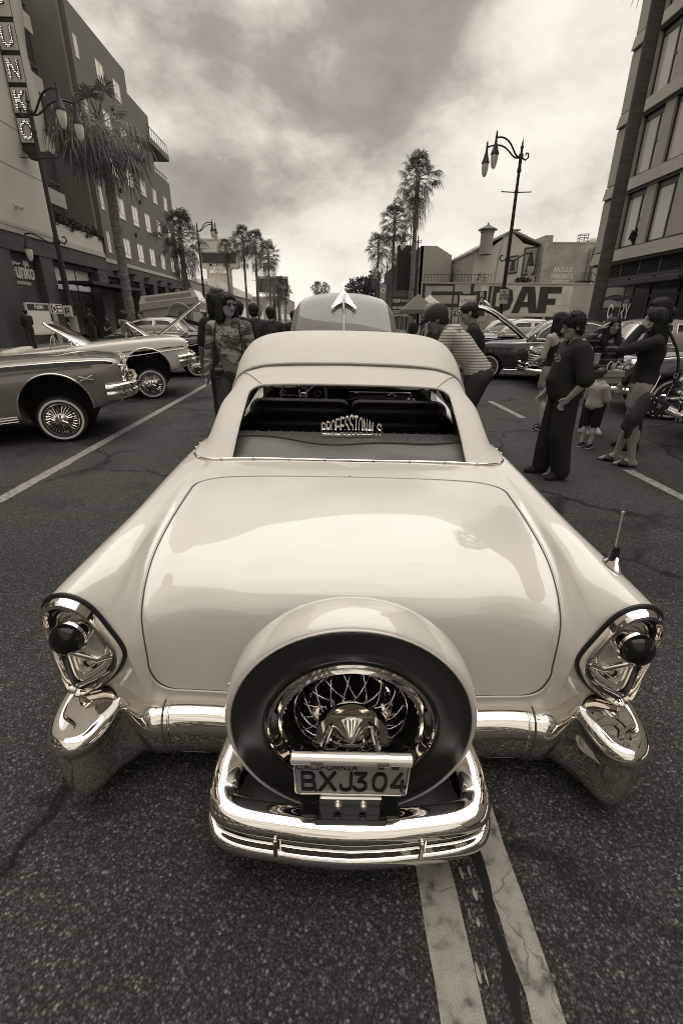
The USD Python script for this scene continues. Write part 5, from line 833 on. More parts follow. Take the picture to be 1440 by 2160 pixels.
def palm(x, y, h, R, label, var=0, sk=1.0, r0=.2, r1=.14, group=None, rough=True, lean=(0, 0), skh=1.0):
    t = Th('palm_tree', label, 'palm tree', (x, y, .1), group); o = np.array([x, y, .1]); c = o+np.array([lean[0], lean[1], h])
    t.add('trunk', mv(trunk(h, r0, r1, var+5, rough, lean), *o), TRUNK if rough else mat('smooth_palm_trunk', .07, .85, var=.35, vscale=2.0, bump=.6, bscale=8, bdist=.03, stretch=(1, 1, 6)), smooth=True); rz = rotm('z', 67*var+11*x)
    (lv, pt_), sk_ = CRV[var]; S = np.diag([R, R, R, 1.0])
    t.add('crown', xf(lv, T4(*c) @ rz @ S), LEAF, kind='stuff'); t.add('frond_stalks', xf(pt_, T4(*c) @ rz @ S), LEAF, kind='stuff')
    if rough and var == 3:
        rg = np.random.default_rng(9); t.add('leaf_bases', cat([xf(box(0, 0, 0, .05, .10, .16), T4(x+(r0*.92-.04*zz/h)*math.cos(a), y+(r0*.92-.04*zz/h)*math.sin(a), .1+zz) @ rotm('z', math.degrees(a)) @ rotm('y', 22+rg.uniform(-12, 12))) for zz in np.arange(1.2, h-.6, .035) for a in (rg.uniform(0, 2*PI),)]), TRUNK, kind='stuff')
    if sk: t.add('dead_fronds', xf(sk_, T4(*(c-np.array([0, 0, .25*R]))) @ rz @ np.diag([R*sk, R*sk, R*skh, 1.0])), DEADL, kind='stuff')
    return t
palm(-11.0, 28.5, 10.55, 1.62, 'big shaggy palm with a thick skirt of dead fronds before the dark block', 3, 1.22, .25, .2, skh=1.12)
palm(-11.0, 40.7, 7.6, 1.9, 'shorter bushy palm at the end of the dark block', 0, .8, .22, .18)
palm(-11.0, 71.5, 11.4, 1.9, 'slender palm just right of the pylon sign', 1, .6, .2, .14); palm(-11.2, 85.5, 13.0, 2.3, 'middle of the three tall slender palms right of the pylon sign', 0, .7, .2, .15); palm(-11.0, 102.5, 13.4, 2.7, 'rightmost of the tall slender palms left of the bonnet, with hanging skirt', 2, .9, .2, .16, skh=1.5)
palm(-13.3, 71, 10.2, 1.3, 'thin palm crossing the dark band of the pylon sign', 1, .6, .16, .12)
palm(8.8, 51.0, 13.9, 2.25, 'tallest palm, standing alone above the plain hall', 0, .8, .26, .2); palm(8.8, 66.0, 13.0, 2.3, 'mid-height palm left of the tallest one, with ragged skirt', 2, .8, .2, .15, skh=1.6); palm(8.8, 84.2, 12.6, 2.3, 'smaller palm over the round dark tree', 1, .7, .18, .14, skh=1.5)
palm(8.8, 15.9, 12.5, 1.9, 'smooth tall palm trunk in front of the office block, its crown above the picture', 1, .5, .20, .17, rough=False, skh=.6)
palm(-4.2, 300, 19, 4.2, 'tiny lone palm on the skyline left of the bonnet ornament', 0, .5, .35, .25); palm(.4, 330, 20, 4.0, 'tiny palm on the skyline nearest the bonnet ornament', 1, .9, .35, .25)
for k, (x, y, h, R) in enumerate(((-10.5, 118, 9.2, 1.9), (-10.3, 133, 8.8, 2.0), (-11.5, 126, 8.0, 1.9))): palm(x, y, h, R, ('low palm before the billboard', 'low palm right of the billboard post', 'low palm under the billboard edge')[k], k, .7, .18, .14)
def blob_tree(name, label, x, y, h, w, mt, n, seed, leaf=.25, trunk_r=.3, clumps=34):
    rng = np.random.default_rng(seed); t = Th(name, label, 'tree', (x, y, .1)); ms = []
    for k in range(clumps):
        a, e = rng.uniform(0, 2*PI), rng.uniform(-.35, 1.0); c = np.array([x+math.cos(a)*w*.5*math.cos(e)*rng.uniform(.5, 1), y+math.sin(a)*w*.5*math.cos(e)*rng.uniform(.5, 1), h*.52+h*.42*math.sin(e)*rng.uniform(.7, 1.05)])
        ms.append(leaves(n, c, (w*.13, w*.13, h*.13), leaf, rng))
    t.add('crown', cat(ms), mt, kind='stuff'); t.add('trunk', cat([tube([(x, y, .1), (x+.1, y, h*.3), (x-.1, y, h*.6)], [trunk_r, trunk_r*.8, trunk_r*.4], 8)]+[tube([(x, y, h*.3), (x+math.cos(a)*w*.3, y+math.sin(a)*w*.3, h*.6)], [trunk_r*.5, trunk_r*.2], 6) for a in (0, 1.6, 3.1, 4.7)]), TRUNK, smooth=True)
blob_tree('round_tree', 'broad dark round tree rising behind the raised bonnet', 9.3, 112, 11.2, 11.5, PINE, 130, 5, .34)
blob_tree('street_tree', 'small dark tree left of the ornament', 2.8, 240, 13, 7, PINE, 60, 6, .6, clumps=20); blob_tree('street_tree', 'bushy tree low behind the left end of the bonnet', -5.2, 200, 8.5, 6, BUSH, 60, 8, .5, clumps=20)
# ---- twin-arm street lamps
GLOBE = mat('lamp_globe', .55, .2, spec=.5, coat=.5)
def scroll(c, r, s, pl):     # spiral in the plane of the arm
    return [np.array(c)+s*np.array([r*(1-k*.75)*math.cos(-.6+k*5.2), 0, r*(1-k*.75)*math.sin(-.6+k*5.2)]) for k in np.linspace(0, 1, 16)]
def pendant(t, par, p, sc=1.0):
    p = np.array(p); L = lambda pr, n=16: lathe([(r*sc, h*sc) for r, h in pr], n, 'z', p)
    t.add('lantern_hood', L([(0, .18), (.03, .17), (.035, .05), (.06, .02), (.07, -.1), (.10, -.16), (.12, -.28), (.17, -.42), (.20, -.5), (.20, -.55), (.17, -.56), (0, -.54)]), IRON, par, smooth=30); t.add('lantern_globe', L([(.17, -.55), (.175, -.65), (.165, -.8), (.13, -.98), (.075, -1.1), (.0, -1.13)]), GLOBE, par, smooth=True)
class Lc:            # local builder for a prototype
    def __init__(s, p): s.p = p
    def add(s, name, m, mt, parent=None, smooth=False, label=None, kind=None): return obj(name, m, mt, parent or s.p, smooth, label, kind=kind)
def make_lamp(M, label):
    p = thing('street_lamp', label, 'street lamp', M, 'twin-arm street lamps'); t = Lc(p)
    pr = [(0, 0), (.26, 0), (.26, .35), (.20, .42), (.17, .9), (.13, 1.0), (.115, 1.15), (.10, 3.0), (.10, 4.25), (.125, 4.3), (.125, 4.4), (.095, 4.46), (.075, 7.2), (.09, 7.22), (.09, 7.3), (.07, 7.34), (.065, 8.0), (.10, 8.05), (.10, 8.15), (.075, 8.2), (.075, 8.55), (.11, 8.6), (.11, 8.75), (.06, 8.8), (.05, 8.95), (.085, 9.0), (.05, 9.1), (.02, 9.3), (0, 9.42)]
    t.add('pole', lathe(pr, 16), IRON, smooth=30)
    for s in (1, -1):        # two arms towards the road, splayed
        d = np.array([math.cos(.42*s), math.sin(.42*s), 0]); pts = [np.array([0, 0, 8.62])+d*a+np.array([0, 0, b]) for a, b in ((.06, 0), (.25, .02), (.5, .22), (.8, .48), (1.15, .60), (1.5, .58), (1.62, .55))]
        a_ = t.add('arm', tube(resample(pts, 18), .038, 8), IRON, smooth=True); t.add('arm_finial', lathe([(0, -.12), (.05, -.1), (.06, 0), (.04, .1), (.05, .16), (0, .3)], 10, 'z', pts[-1]), IRON, a_, smooth=30); pendant(t, a_, pts[-1]+np.array([0, 0, -.12]), .95)
    t.add('back_scroll', tube([(-.06, 0, 8.6), (-.25, 0, 8.52), (-.36, 0, 8.62), (-.34, 0, 8.78), (-.24, 0, 8.8), (-.22, 0, 8.7)], .035, 7), IRON, smooth=True)
    t.add('banner_bar', cat([rod((-.75, 0, 7.25), (.0, 0, 7.22), .025, n=6), rod((0, 0, 7.22), (.75, 0, 7.25), .025, n=6)]), IRON)
    q = t.add('pavement_arm', tube(resample([(0, 0, 4.35), (-.3, 0, 4.3), (-.6, 0, 4.45), (-.95, 0, 4.62), (-1.25, 0, 4.6)], 16), .035, 8), IRON, smooth=True); pendant(t, q, (-1.25, 0, 4.5), .8)
    t.add('front_scroll', tube([(.08, 0, 4.35), (.3, 0, 4.25), (.42, 0, 4.38), (.36, 0, 4.52), (.26, 0, 4.5)], .035, 7), IRON, smooth=True)
    return p
L0 = make_lamp(place(-11.3, 22.6, .14, 0), 'nearest left street lamp, crossing the pale bay beside the marquee sign')
for x, y, rz, lb_ in ((-11, 46.4, 0, 'left street lamp beside the shorter bushy palm'), (-11, 82.5, 0, 'far left street lamp among the slender palms'), (-11, 118, 0, 'faint distant left street lamp before the billboard'), (8.8, 24.6, 180, 'nearest right street lamp, standing free against the clouds'), (8.8, 48.9, 180, 'right street lamp at the foot of the tallest palm'), (8.8, 72.0, 180, 'distant right street lamp by the round dark tree'), (8.8, 97, 180, 'farthest right street lamp, almost behind the bonnet')):
    copy(L0, place(x, y, .14, rz, .935 if x > 0 else .97), lb_, 'twin-arm street lamps')
CS = Th('cobra_lamp', 'plain grey cobra-head street light between the chimney and the nearest right lamp', 'street light', (13.9, 42, 0)); CS.add('pole', tube([(13.9, 42, 0), (14.1, 42, 4), (14.3, 42, 6.6), (14.5, 42, 7.7), (14.9, 42, 8.1), (15.3, 42, 8.2)], [.1, .08, .06, .05, .05, .04], 8), STUC_M, smooth=True); CS.add('head', ellipsoid((15.5, 42, 8.18), (.32, .12, .08), 2), STUC_M, smooth=True)
NP = Th('notice_sign', 'small no-parking notice strapped to the nearest right lamp pole', 'sign', (8.8, 24.4, 2.2)); NP.add('panel', box2(8.55, 9.0, 24.38, 24.40, 2.25, 2.9), STUC_C); NP.add('lines', cat([text(s, .10, .004, True, '-y', (8.775, 24.378, 2.72-.14*k), True, sx=.7) for k, s in enumerate(('NO', 'PARKING', 'ANY TIME'))]), DARKP)
NP2 = Th('pole_notice', 'pale notice bag tied round the nearest left lamp pole', 'sign', (-11.3, 22.4, 1.2)); NP2.add('bag', cbox(-11.5, -11.15, 22.3, 22.42, 1.55, 2.0, .02), STUC_C); NP2.add('mark', text('P', .25, .004, True, '-y', (-11.32, 22.295, 1.65), True), DARKP); NP2.add('wrap', lathe([(.17, .2), (.18, .8), (.16, 1.45)], 14, 'z', (-11.3, 22.6, .14)), STUC_M)
# ================================================================ OTHER CARS  (local frame: x forward, y left, z up; origin on the ground below the front axle)
def autopaint(n, v, metal=0.0, rough=.3): return mat(n, v, rough, metal, .5, coat=1.0, coatr=.015)
P_GREY = autopaint('grey_metallic', .20, .25, .32); P_WHITE = autopaint('white_enamel', .66); P_BLACK = autopaint('black_enamel', .012, rough=.15); P_DARK = autopaint('dark_enamel', .035, .2); P_LIGHT = autopaint('pale_roof_enamel', .34, .2); P_SILV = autopaint('silver_truck_paint', .30, .3)
LENS = mat('headlamp_lens', .55, .12, spec=.8, coat=1.0)
def section(w, zb, zk, zc, zh, cf=.88):
    """half section from the sill up over the crest to the bonnet centre"""
    return np.array([(0, zb), (w*.80, zb), (w*.955, zb+.05), (w*.985, zb+.5*(zk-zb)), (w, zk), (w*.985, zk+.45*(zc-zk)), (w*.955, zc-.045), (w*cf, zc), (w*(cf-.1), zc-.018), (w*.62, zh+.25*(zc-zh)), (w*.32, zh+.012), (0, zh+.015)])
def body_solid(st, n=70):
    st = np.array(st, float); x = st[:, 0]; xs = np.unique(np.r_[np.linspace(x[0], x[-1], n), x]); I = PchipInterpolator(x, st[:, 1:], axis=0)(xs); R = []
    for xx, r in zip(xs, I):
        h = section(*r[:5], cf=r[5] if len(r) > 5 else .88); q = PchipInterpolator(np.arange(12), h, axis=0)(np.linspace(0, 11, 56)); ring_ = np.vstack([q, (q*np.array([-1, 1]))[::-1][1:-1]])
        R.append(np.stack([np.full(len(ring_), xx), ring_[:, 0], ring_[:, 1]], 1))
    R = np.array(R); m = len(R[0]); v, f = grid(R, closed_v=True); V = np.vstack([v, R[0].mean(0), R[-1].mean(0)]); a = np.arange(m); b = (a+1) % m; o = (len(R)-1)*m
    f = np.vstack([f, np.stack([a, b, np.full(m, len(v))], 1), np.stack([o+b, o+a, np.full(m, len(v)+1)], 1)])
    t = trimesh.Trimesh(V, f, process=False)
    if t.volume < 0: f = f[:, ::-1]
    return to_m3(V, f)
def ycyl(x, z, r, y0, y1, n=40): return m3.Manifold.cylinder(y1-y0, r, r, n).rotate([90, 0, 0]).translate([x, y1, z])
def m3box(x0, x1, y0, y1, z0, z1): return m3.Manifold.cube([x1-x0, y1-y0, z1-z0]).translate([x0, y0, z0])
class Car:
    def __init__(s, name, label, M, group=None, pitch=0, drop=0, axle=-3.0):
        s.p = thing(name, label, 'car', M, group); s.Mb = T4(axle, 0, .3-drop) @ rotm('y', -pitch) @ T4(-axle, 0, -.3)
    def add(s, name, m, mt, parent=None, smooth=False, raw=False, label=None):
        if hasattr(m, 'to_mesh'): m = m3arr(m)
        return obj(name, m if raw else xf(m, s.Mb), mt, parent or s.p, smooth, label)
def wheel(C, x, y, side_, r=.30, rim=.19, wire=True, ww=True, name='wheel', steer=0, full=True):
    """side_: +1 outer face towards +y, -1 towards -y"""
    M = T4(x, y, r) @ rotm('z', steer) @ (np.eye(4) if side_ < 0 else rotm('z', 180))
    L = lambda pr, n=44: xf(lathe(pr, n, 'y'), M)
    t = C.add(name, L([(rim, -.16), (r*.93, -.17), (r*.99, -.14), (r, -.09), (r*.985, -.03), (r*.93, .0), (r*.82, .008), (rim*1.02, .0)]), TYRE, smooth=35, raw=True)
    if not full: return t
    if ww: C.add('whitewall', L([(r*.87, .0065), (r*.86, .011), (r*.79, .011), (r*.78, .0075)]), WHITEWALL, t, raw=True)
    C.add('rim', L([(rim*1.06, -.002), (rim*1.03, .012), (rim*.97, .012), (rim*.92, -.012), (rim*.88, -.05), (rim*.5, -.08), (0, -.08)]), CHROME, t, smooth=30, raw=True)
    if wire:
        sp_ = cat([tube([(rim*.90*math.cos(a), -.0-.02*(k % 2), rim*.90*math.sin(a)), (rim*.36*math.cos(a+.12*(-1)**k), -.022+.03*(k % 2)-.02, rim*.36*math.sin(a+.12*(-1)**k))], .0035, 4, cap=False) for k, a in enumerate(np.linspace(0, 2*PI, 57)[:-1])])
        C.add('wire_spokes', xf(sp_, M), CHROME, t, raw=True)
        C.add('dark_dish', L([(rim*.88, -.045), (rim*.4, -.06)]), DARK, t, raw=True)
        C.add('hub', L([(rim*.42, -.02), (rim*.40, .02), (rim*.3, .03), (rim*.2, .05), (rim*.1, .06), (0, .062)], 24), CHROME, t, smooth=30, raw=True)
        C.add('spinner', xf(cat([cbox(-.012, .012, -.075, -.055, 0, rim*.42, .004)]+[xf(cbox(-.012, .012, -.075, -.055, 0, rim*.42, .004), rotm('y', k)) for k in (120, 240)]), M), CHROME, t, raw=True)
    else:
        C.add('hub_cap', L([(rim*.75, .0), (rim*.7, .018), (rim*.5, .024), (rim*.3, .03), (rim*.2, .045), (0, .05)], 24), CHROME, t, smooth=30, raw=True)
    return t
def crest_line(st, x, k, off=.004, xs=None):
    """points along the body side at section parameter k (0..11)"""
    a = np.array(st, float); I = PchipInterpolator(a[:, 0], a[:, 1:], axis=0); out = []
    for xx in x:
        r = I(xx); h = section(*r[:5], cf=r[5] if len(r) > 5 else .88); q = PchipInterpolator(np.arange(12), h, axis=0)(k if np.isscalar(k) else np.interp(xx, [x[0], x[-1]], k)); out.append((xx, -q[0]-off, q[1]))
    return np.array(out)
def full_size(name, label, M, paintm, roofm, pitch, drop, bonnet_open=False, group=None, screen=True, style=0, aerials=False):
    C = Car(name, label, M, group, pitch, drop, -3.0)
    st = [(-4.35, .80, .45, .62, .80, .80, .9), (-4.25, .93, .36, .60, .88, .86, .9), (-3.6, .985, .27, .60, .93, .90, .9), (-3.0, 1.0, .24, .60, .94, .91, .9), (-2.0, 1.0, .22, .60, .935, .92, .9), (-1.2, 1.0, .22, .62, .935, .95, .9), (-.6, 1.0, .22, .64, .945, .965, .89), (0, .99, .24, .66, .94, .95, .88), (.45, .975, .28, .68, .925, .925, .88), (.70, .95, .32, .69, .90, .88, .87), (.80, .915, .36, .69, .875, .84, .86), (.84, .87, .42, .68, .84, .80, .86)]
    S = body_solid(st)
    for ax in (0, -3.0):
        for s in (-1, 1): S = S-ycyl(ax+.0, .36, .42, min(s*.45, s*1.3), max(s*.45, s*1.3), 48)
    S = S-m3box(-3.1, -1.32, -.80, .80, .35, 1.5)
    if bonnet_open: S = S-m3box(-1.0, .66, -.66, .66, .45, 1.5)
    C.add('body', S, paintm, smooth=28)
    [C.add('wheel_well', m3arr(ycyl(ax, .36, .44, min(s*.3, s*.62), max(s*.3, s*.62), 32)), DARK) for ax in (0, -3.0) for s in (-1, 1)]
    for s in (-1, 1):
        ms = (lambda m, s=s: m if s < 0 else (np.asarray(m[0])*np.array([1, -1, 1]), np.asarray(m[1])[:, ::-1]))
        xs = np.linspace(-4.1, .76, 60)
        if style == 0:
            C.add('side_trim', ms(ribbon(crest_line(st, xs, (5.15, 5.35), .006), .035, (0, -1, 0))), CHROME); C.add('side_stripe', ms(ribbon(crest_line(st, xs, (5.75, 5.75), .0055), .05, (0, -1, .3))), BLACKG)
            C.add('upper_trim', ms(tube(crest_line(st, xs, (6.15, 6.15), .003), .007, 5)), CHROME, smooth=True)
            C.add('wing_emblem', ms(cat([prism([(.32, .685), (.42, .715), (.52, .685), (.42, .655)], -1.0, -.985, 'xz'), rod((.34, -.995, .66), (.50, -.995, .72), .006), rod((.50, -.995, .66), (.34, -.995, .72), .006)])), CHROME)
            C.add('sill_trim', ms(cat([tube([(-2.5, -.965, z), (-.46, -.965, z)], .009, 5) for z in (.255, .285, .315)])), CHROME, smooth=True)
        else:
            C.add('side_trim', ms(ribbon(crest_line(st, xs, (6.2, 4.4) if style == 1 else (5.2, 5.2), .006), .022, (0, -1, 0))), CHROME); C.add('lower_trim', ms(tube(crest_line(st, xs, (4.6, 4.0) if style == 1 else (4.6, 4.6), .003), .008, 5)), CHROME, smooth=True)
        C.add('arch_trim', ms(tube([(.425*math.cos(a), -.985, .36+.425*math.sin(a)) for a in np.linspace(-.1, PI+.1, 30)], .012, 6)), CHROME if style != 2 else paintm, smooth=True)
        for ax in (0, -3.0): wheel(C, ax, s*.92, s, .295, .20, wire=True)
        for yy in (.60, .78): C.add('headlamp', xf(lathe([(0, .02), (.05, .018), (.072, .0), (.085, .004), (.09, -.02), (.09, -.06)], 22, 'y'), T4(.845, s*yy, .70) @ rotm('z', 90)), LENS if False else CHROME, smooth=30)
        if screen: C.add('vent_frame', ms(tube([(-1.05, -.80, .95), (-1.48, -.77, 1.30), (-1.42, -.79, .96)], .014, 6)), CHROME); C.add('wing_mirror', ms(cat([rod((-1.2, -.86, .95), (-1.2, -.93, 1.02), .012), ellipsoid((-1.2, -.95, 1.05), (.035, .06, .045), 2)])), CHROME, smooth=30)
    bp = [(.62, 1.02), (.80, .98), (.92, .80), (.97, .4), (.985, 0)]; bpp = resample([(x, -y, 0) for x, y in bp]+[(x, y, 0) for x, y in bp[::-1][1:]], 50)
    prof_ = np.array([(-.05, .57), (-.01, .585), (.02, .565), (.03, .53), (.015, .50), (.03, .46), (.02, .41), (-.03, .385), (-.06, .40)]); tg_ = np.gradient(bpp, axis=0); tg_ /= np.linalg.norm(tg_, axis=1, keepdims=True); nn = np.stack([tg_[:, 1], -tg_[:, 0]], 1)
    prof_ = PchipInterpolator(np.arange(9), prof_, axis=0)(np.linspace(0, 8, 26))
    C.add('front_bumper', grid(np.array([np.stack([p[0]+n_[0]*prof_[:, 0], p[1]+n_[1]*prof_[:, 0], prof_[:, 1]], 1) for p, n_ in zip(bpp, nn)])), CHROME, smooth=True)
    C.add('rear_bumper', cbox(-4.47, -4.36, -.95, .95, .40, .56, .03), CHROME)
    C.add('grille', cat([cbox(.82, .86, -.5, .5, .62+.045*k, .635+.045*k, .005) for k in range(4)]+[cbox(.82, .87, -.88, .88, .785, .81, .008), cbox(.82, .87, -.88, .88, .585, .605, .008)]), CHROME)
    # cockpit
    C.add('interior', cat([box2(-3.1, -1.33, -.79, .79, .34, .40)]), BLACK); C.add('front_seat', cat([m3arr(m3.Manifold.batch_hull([m3.Manifold.sphere(.08, 14).translate([x, y, z]) for x in (-2.35, -2.2) for y in (-.68, .68) for z in (.5, .93)]))]), SEAT if roofm != P_WHITE else PAINTIN, smooth=True); C.add('rear_seat', cat([m3arr(m3.Manifold.batch_hull([m3.Manifold.sphere(.08, 14).translate([x, y, z]) for x in (-3.05, -2.95) for y in (-.68, .68) for z in (.5, .90)]))]), SEAT if roofm != P_WHITE else PAINTIN, smooth=True)
    C.add('steering_wheel', tube([(-1.72+.05*math.sin(a), .38+.19*math.cos(a), .98+.17*math.sin(a)) for a in np.linspace(0, 2*PI, 24)[:-1]], .012, 6, closed=True), PAINTIN)
    if screen:
        wf = [(-1.12, -.84, .945), (-1.38, -.80, 1.22), (-1.55, -.76, 1.38), (-1.50, -.4, 1.40), (-1.48, 0, 1.405)]; q = resample(wf+[(x, -y, z) for x, y, z in wf[::-1][1:]], 50)
        C.add('windscreen_frame', tube(q, .022, 8), CHROME, smooth=True); lo = resample([(-1.12, -.84, .945), (-.98, -.6, .955), (-.90, 0, .965), (-.98, .6, .955), (-1.12, .84, .945)], 50)
        C.add('windscreen', grid(np.stack([q, lo], 1)), GLASS, smooth=True); C.add('screen_base', tube(lo, .014, 6), CHROME, smooth=True); C.add('sun_visor', cat([cbox(-1.62, -1.5, a, a+.55, 1.375, 1.39, .004) for a in (-.62, .07)]), PAINTIN)
        C.add('wiper', cat([rod((-.95, -.5, .975), (-1.05, -.05, 1.03), .008, n=5), rod((-.95, .1, .975), (-1.05, .55, 1.03), .008, n=5)]), CHROME2)
    if aerials:
        for x, y in ((-3.35, -.80), (-3.35, .80)): a = C.add('aerial', cat([rod((x, y, .92), (x+.04, y, .97), .022, .012), rod((x+.04, y, .97), (x-.55, y+.0, 1.62), .006, .003, 6)]), CHROME)
    if bonnet_open:
        H = np.array([[(-1.0+1.62*k, y, .965-.03*k-.03*(y/.66)**2) for y in np.linspace(-.66, .66, 13)] for k in np.linspace(0, 1, 14)]); Hm = T4(-1.0, 0, .96) @ rotm('y', -bonnet_open) @ T4(1.0, 0, -.96); top_, bot_ = grid(H), grid(H-np.array([0, 0, .04]), flip=True)
        C.add('raised_bonnet', xf(cat([top_, bot_]+[grid(np.stack([H[:, j], H[:, j]-np.array([0, 0, .04])], 1), flip=(j == 0)) for j in (0, -1)]), Hm), paintm, smooth=30); [C.add('bonnet_edge', xf(tube(H[:, j]-np.array([0, 0, .02]), .024, 6), Hm), CHROME, smooth=True) for j in (0, -1)]
        C.add('engine', cat([box2(-.7, .4, -.3, .3, .5, .86), lathe([(0, .9), (.19, .9), (.19, .97), (0, .98)], 20, 'z', (-.2, 0, 0)), box2(-.65, .3, -.5, -.34, .7, .84), box2(-.65, .3, .34, .5, .7, .84)]), CHROME2)
    return C
LW_ = 'lowriders parked nose-out on the left'
full_size('grey_lowrider', 'grey lowrider in the left foreground, nose raised, cut off by the picture edge', place(-3.74, 6.90, 0, 20), P_GREY, P_GREY, 4.2, .13, style=0)
full_size('white_lowrider', 'open white convertible lowrider with raised nose, second from the front on the left', place(-3.81, 10.45, 0, 20), P_WHITE, P_WHITE, 6.0, .12, style=1, aerials=True)
full_size('dark_lowrider', 'open dark convertible with raised bonnet beyond the white one on the left', place(-3.85, 14.26, 0, 19), P_DARK, P_DARK, 4.0, .10, bonnet_open=33, style=2)
# ---- older rounded saloons
def old_saloon(name, label, M, paintm, bonnet_open=0, group=None, roof=True, roofm=None):
    C = Car(name, label, M, group, 0, 0, -2.85)
    st = [(-4.05, .55, .42, .55, .66, .66, .8), (-3.9, .78, .34, .55, .86, .88, .8), (-3.5, .88, .27, .56, .98, 1.02, .82), (-2.85, .91, .25, .57, 1.02, 1.08, .84), (-2.0, .91, .25, .58, 1.02, 1.06, .86), (-1.2, .91, .25, .58, 1.0, 1.06, .86), (-.6, .92, .26, .60, .98, 1.07, .84), (0, .92, .28, .62, .97, 1.04, .84), (.35, .90, .32, .62, .93, .98, .83), (.58, .84, .36, .60, .86, .90, .82), (.68, .70, .42, .60, .76, .80, .8)]
    S = body_solid(st)
    for ax in (0, -2.85):
        for s in (-1, 1): S = S-ycyl(ax, .33, .37, min(s*.45, s*1.3), max(s*.45, s*1.3), 44)
    if bonnet_open: S = S-m3box(-1.05, .5, -.50, .50, .45, 1.6)
    C.add('body', S, paintm, smooth=32)
    [C.add('wheel_well', m3arr(ycyl(ax, .33, .39, min(s*.3, s*.6), max(s*.3, s*.6), 28)), DARK) for ax in (0, -2.85) for s in (-1, 1)]
    if roof:
        prof = [(-3.45, 1.02), (-3.2, 1.22), (-2.75, 1.45), (-2.2, 1.55), (-1.75, 1.56), (-1.4, 1.50), (-1.12, 1.30), (-.92, 1.05)]; rr = []
        for x, z in PchipInterpolator(np.linspace(0, 1, 8), np.array(prof))(np.linspace(0, 1, 40)):
            base = 1.0; hgt = max(z-base, .01); wt = .84-.20*np.clip(hgt/.56, 0, 1); rr.append([(x, s*(wt*t_ if False else w_), zz) for s, w_, zz in [(-1, .85, base), (-1, .82, base+.35*hgt), (-1, wt+.04, base+.72*hgt), (-1, wt*.9, base+.92*hgt), (-1, wt*.55, base+hgt), (1, 0, base+1.01*hgt), (1, wt*.55, base+hgt), (1, wt*.9, base+.92*hgt), (1, wt+.04, base+.72*hgt), (1, .82, base+.35*hgt), (1, .85, base)]])
        rr = np.array(rr); rr = PchipInterpolator(np.arange(11), rr, axis=1)(np.linspace(0, 10, 50))
        C.add('roof', grid(rr), roofm or paintm, smooth=40)
        for s in (-1, 1):
            ys = lambda z: -s*0+s*(.845-.16*np.clip((z-1.0)/.5, 0, 1)-.0)
            for a, b, c in (((-1.15, 1.06), (-1.95, 1.06), [(-1.95, 1.44), (-1.50, 1.42), (-1.22, 1.22)]), ((-2.05, 1.06), (-2.85, 1.06), [(-2.80, 1.34), (-2.45, 1.43), (-2.05, 1.44)])):
                pts = [a, b]+c; P3 = np.array([(x, ys(z)+s*.012, z) for x, z in pts]); cen = P3.mean(0); v = np.vstack([P3, cen]); f = np.array([[i, (i+1) % len(pts), len(pts)] for i in range(len(pts))])
                C.add('side_window', (v, f), GLASSD); C.add('window_trim', tube(np.vstack([P3, P3[:1]])+np.array([0, s*.004, 0]), .011, 6), CHROME, smooth=True)
        v = np.array([(-1.02, -.66, 1.10), (-1.02, .66, 1.10), (-1.38, .58, 1.46), (-1.38, -.58, 1.46), (-.95, 0, 1.12), (-1.33, 0, 1.49)])+np.array([.035, 0, .0]); C.add('windscreen', (v, np.array([[0, 4, 5], [0, 5, 3], [4, 1, 2], [4, 2, 5]])), GLASSD); C.add('screen_trim', tube(v[[0, 4, 1, 2, 5, 3, 0]], .013, 6), CHROME, smooth=True)
    for s in (-1, 1):
        ms = (lambda m, s=s: m if s < 0 else (np.asarray(m[0])*np.array([1, -1, 1]), np.asarray(m[1])[:, ::-1]))
        xs = np.linspace(-3.6, .45, 50); C.add('side_trim', ms(tube(crest_line(st, xs, (6.0, 6.3), .002), .011, 6)), CHROME, smooth=True); C.add('running_board_trim', ms(cat([cbox(-2.45, -.42, -.945, -.915, .255, .30, .008)])), CHROME)
        for ax in (0, -2.85): wheel(C, ax, s*.86, s, .33, .20, wire=False)
        C.add('headlamp', ms(cat([xf(lathe([(0, .05), (.05, .045), (.085, .02), (.095, .03), (.105, .0), (.10, -.08)], 24, 'y'), T4(.60, -.62, .80) @ rotm('z', 90))])), CHROME, smooth=30); C.add('mirror', ms(cat([rod((-1.1, -.85, 1.05), (-1.1, -.93, 1.10), .01), ellipsoid((-1.1, -.95, 1.12), (.03, .06, .05), 2)])), CHROME, smooth=30)
    C.add('grille', cat([tube(resample([(.62, -.5, .52+.055*k), (.75, -.2, .52+.055*k), (.78, 0, .52+.055*k), (.75, .2, .52+.055*k), (.62, .5, .52+.055*k)], 16), .014, 6) for k in range(5)]), CHROME, smooth=True)
    bq = resample([(.55, -.92, .42), (.80, -.75, .42), (.90, 0, .42), (.80, .75, .42), (.55, .92, .42)], 30); C.add('front_bumper', tube(bq, [.055]*30, 10), CHROME, smooth=True); [C.add('over_rider', cbox(.86, .94, s*.35-.03, s*.35+.03, .32, .58, .02), CHROME) for s in (-1, 1)]; C.add('rear_bumper', tube(resample([(-3.8, -.85, .42), (-4.15, 0, .42), (-3.8, .85, .42)], 16), .05, 8), CHROME, smooth=True)
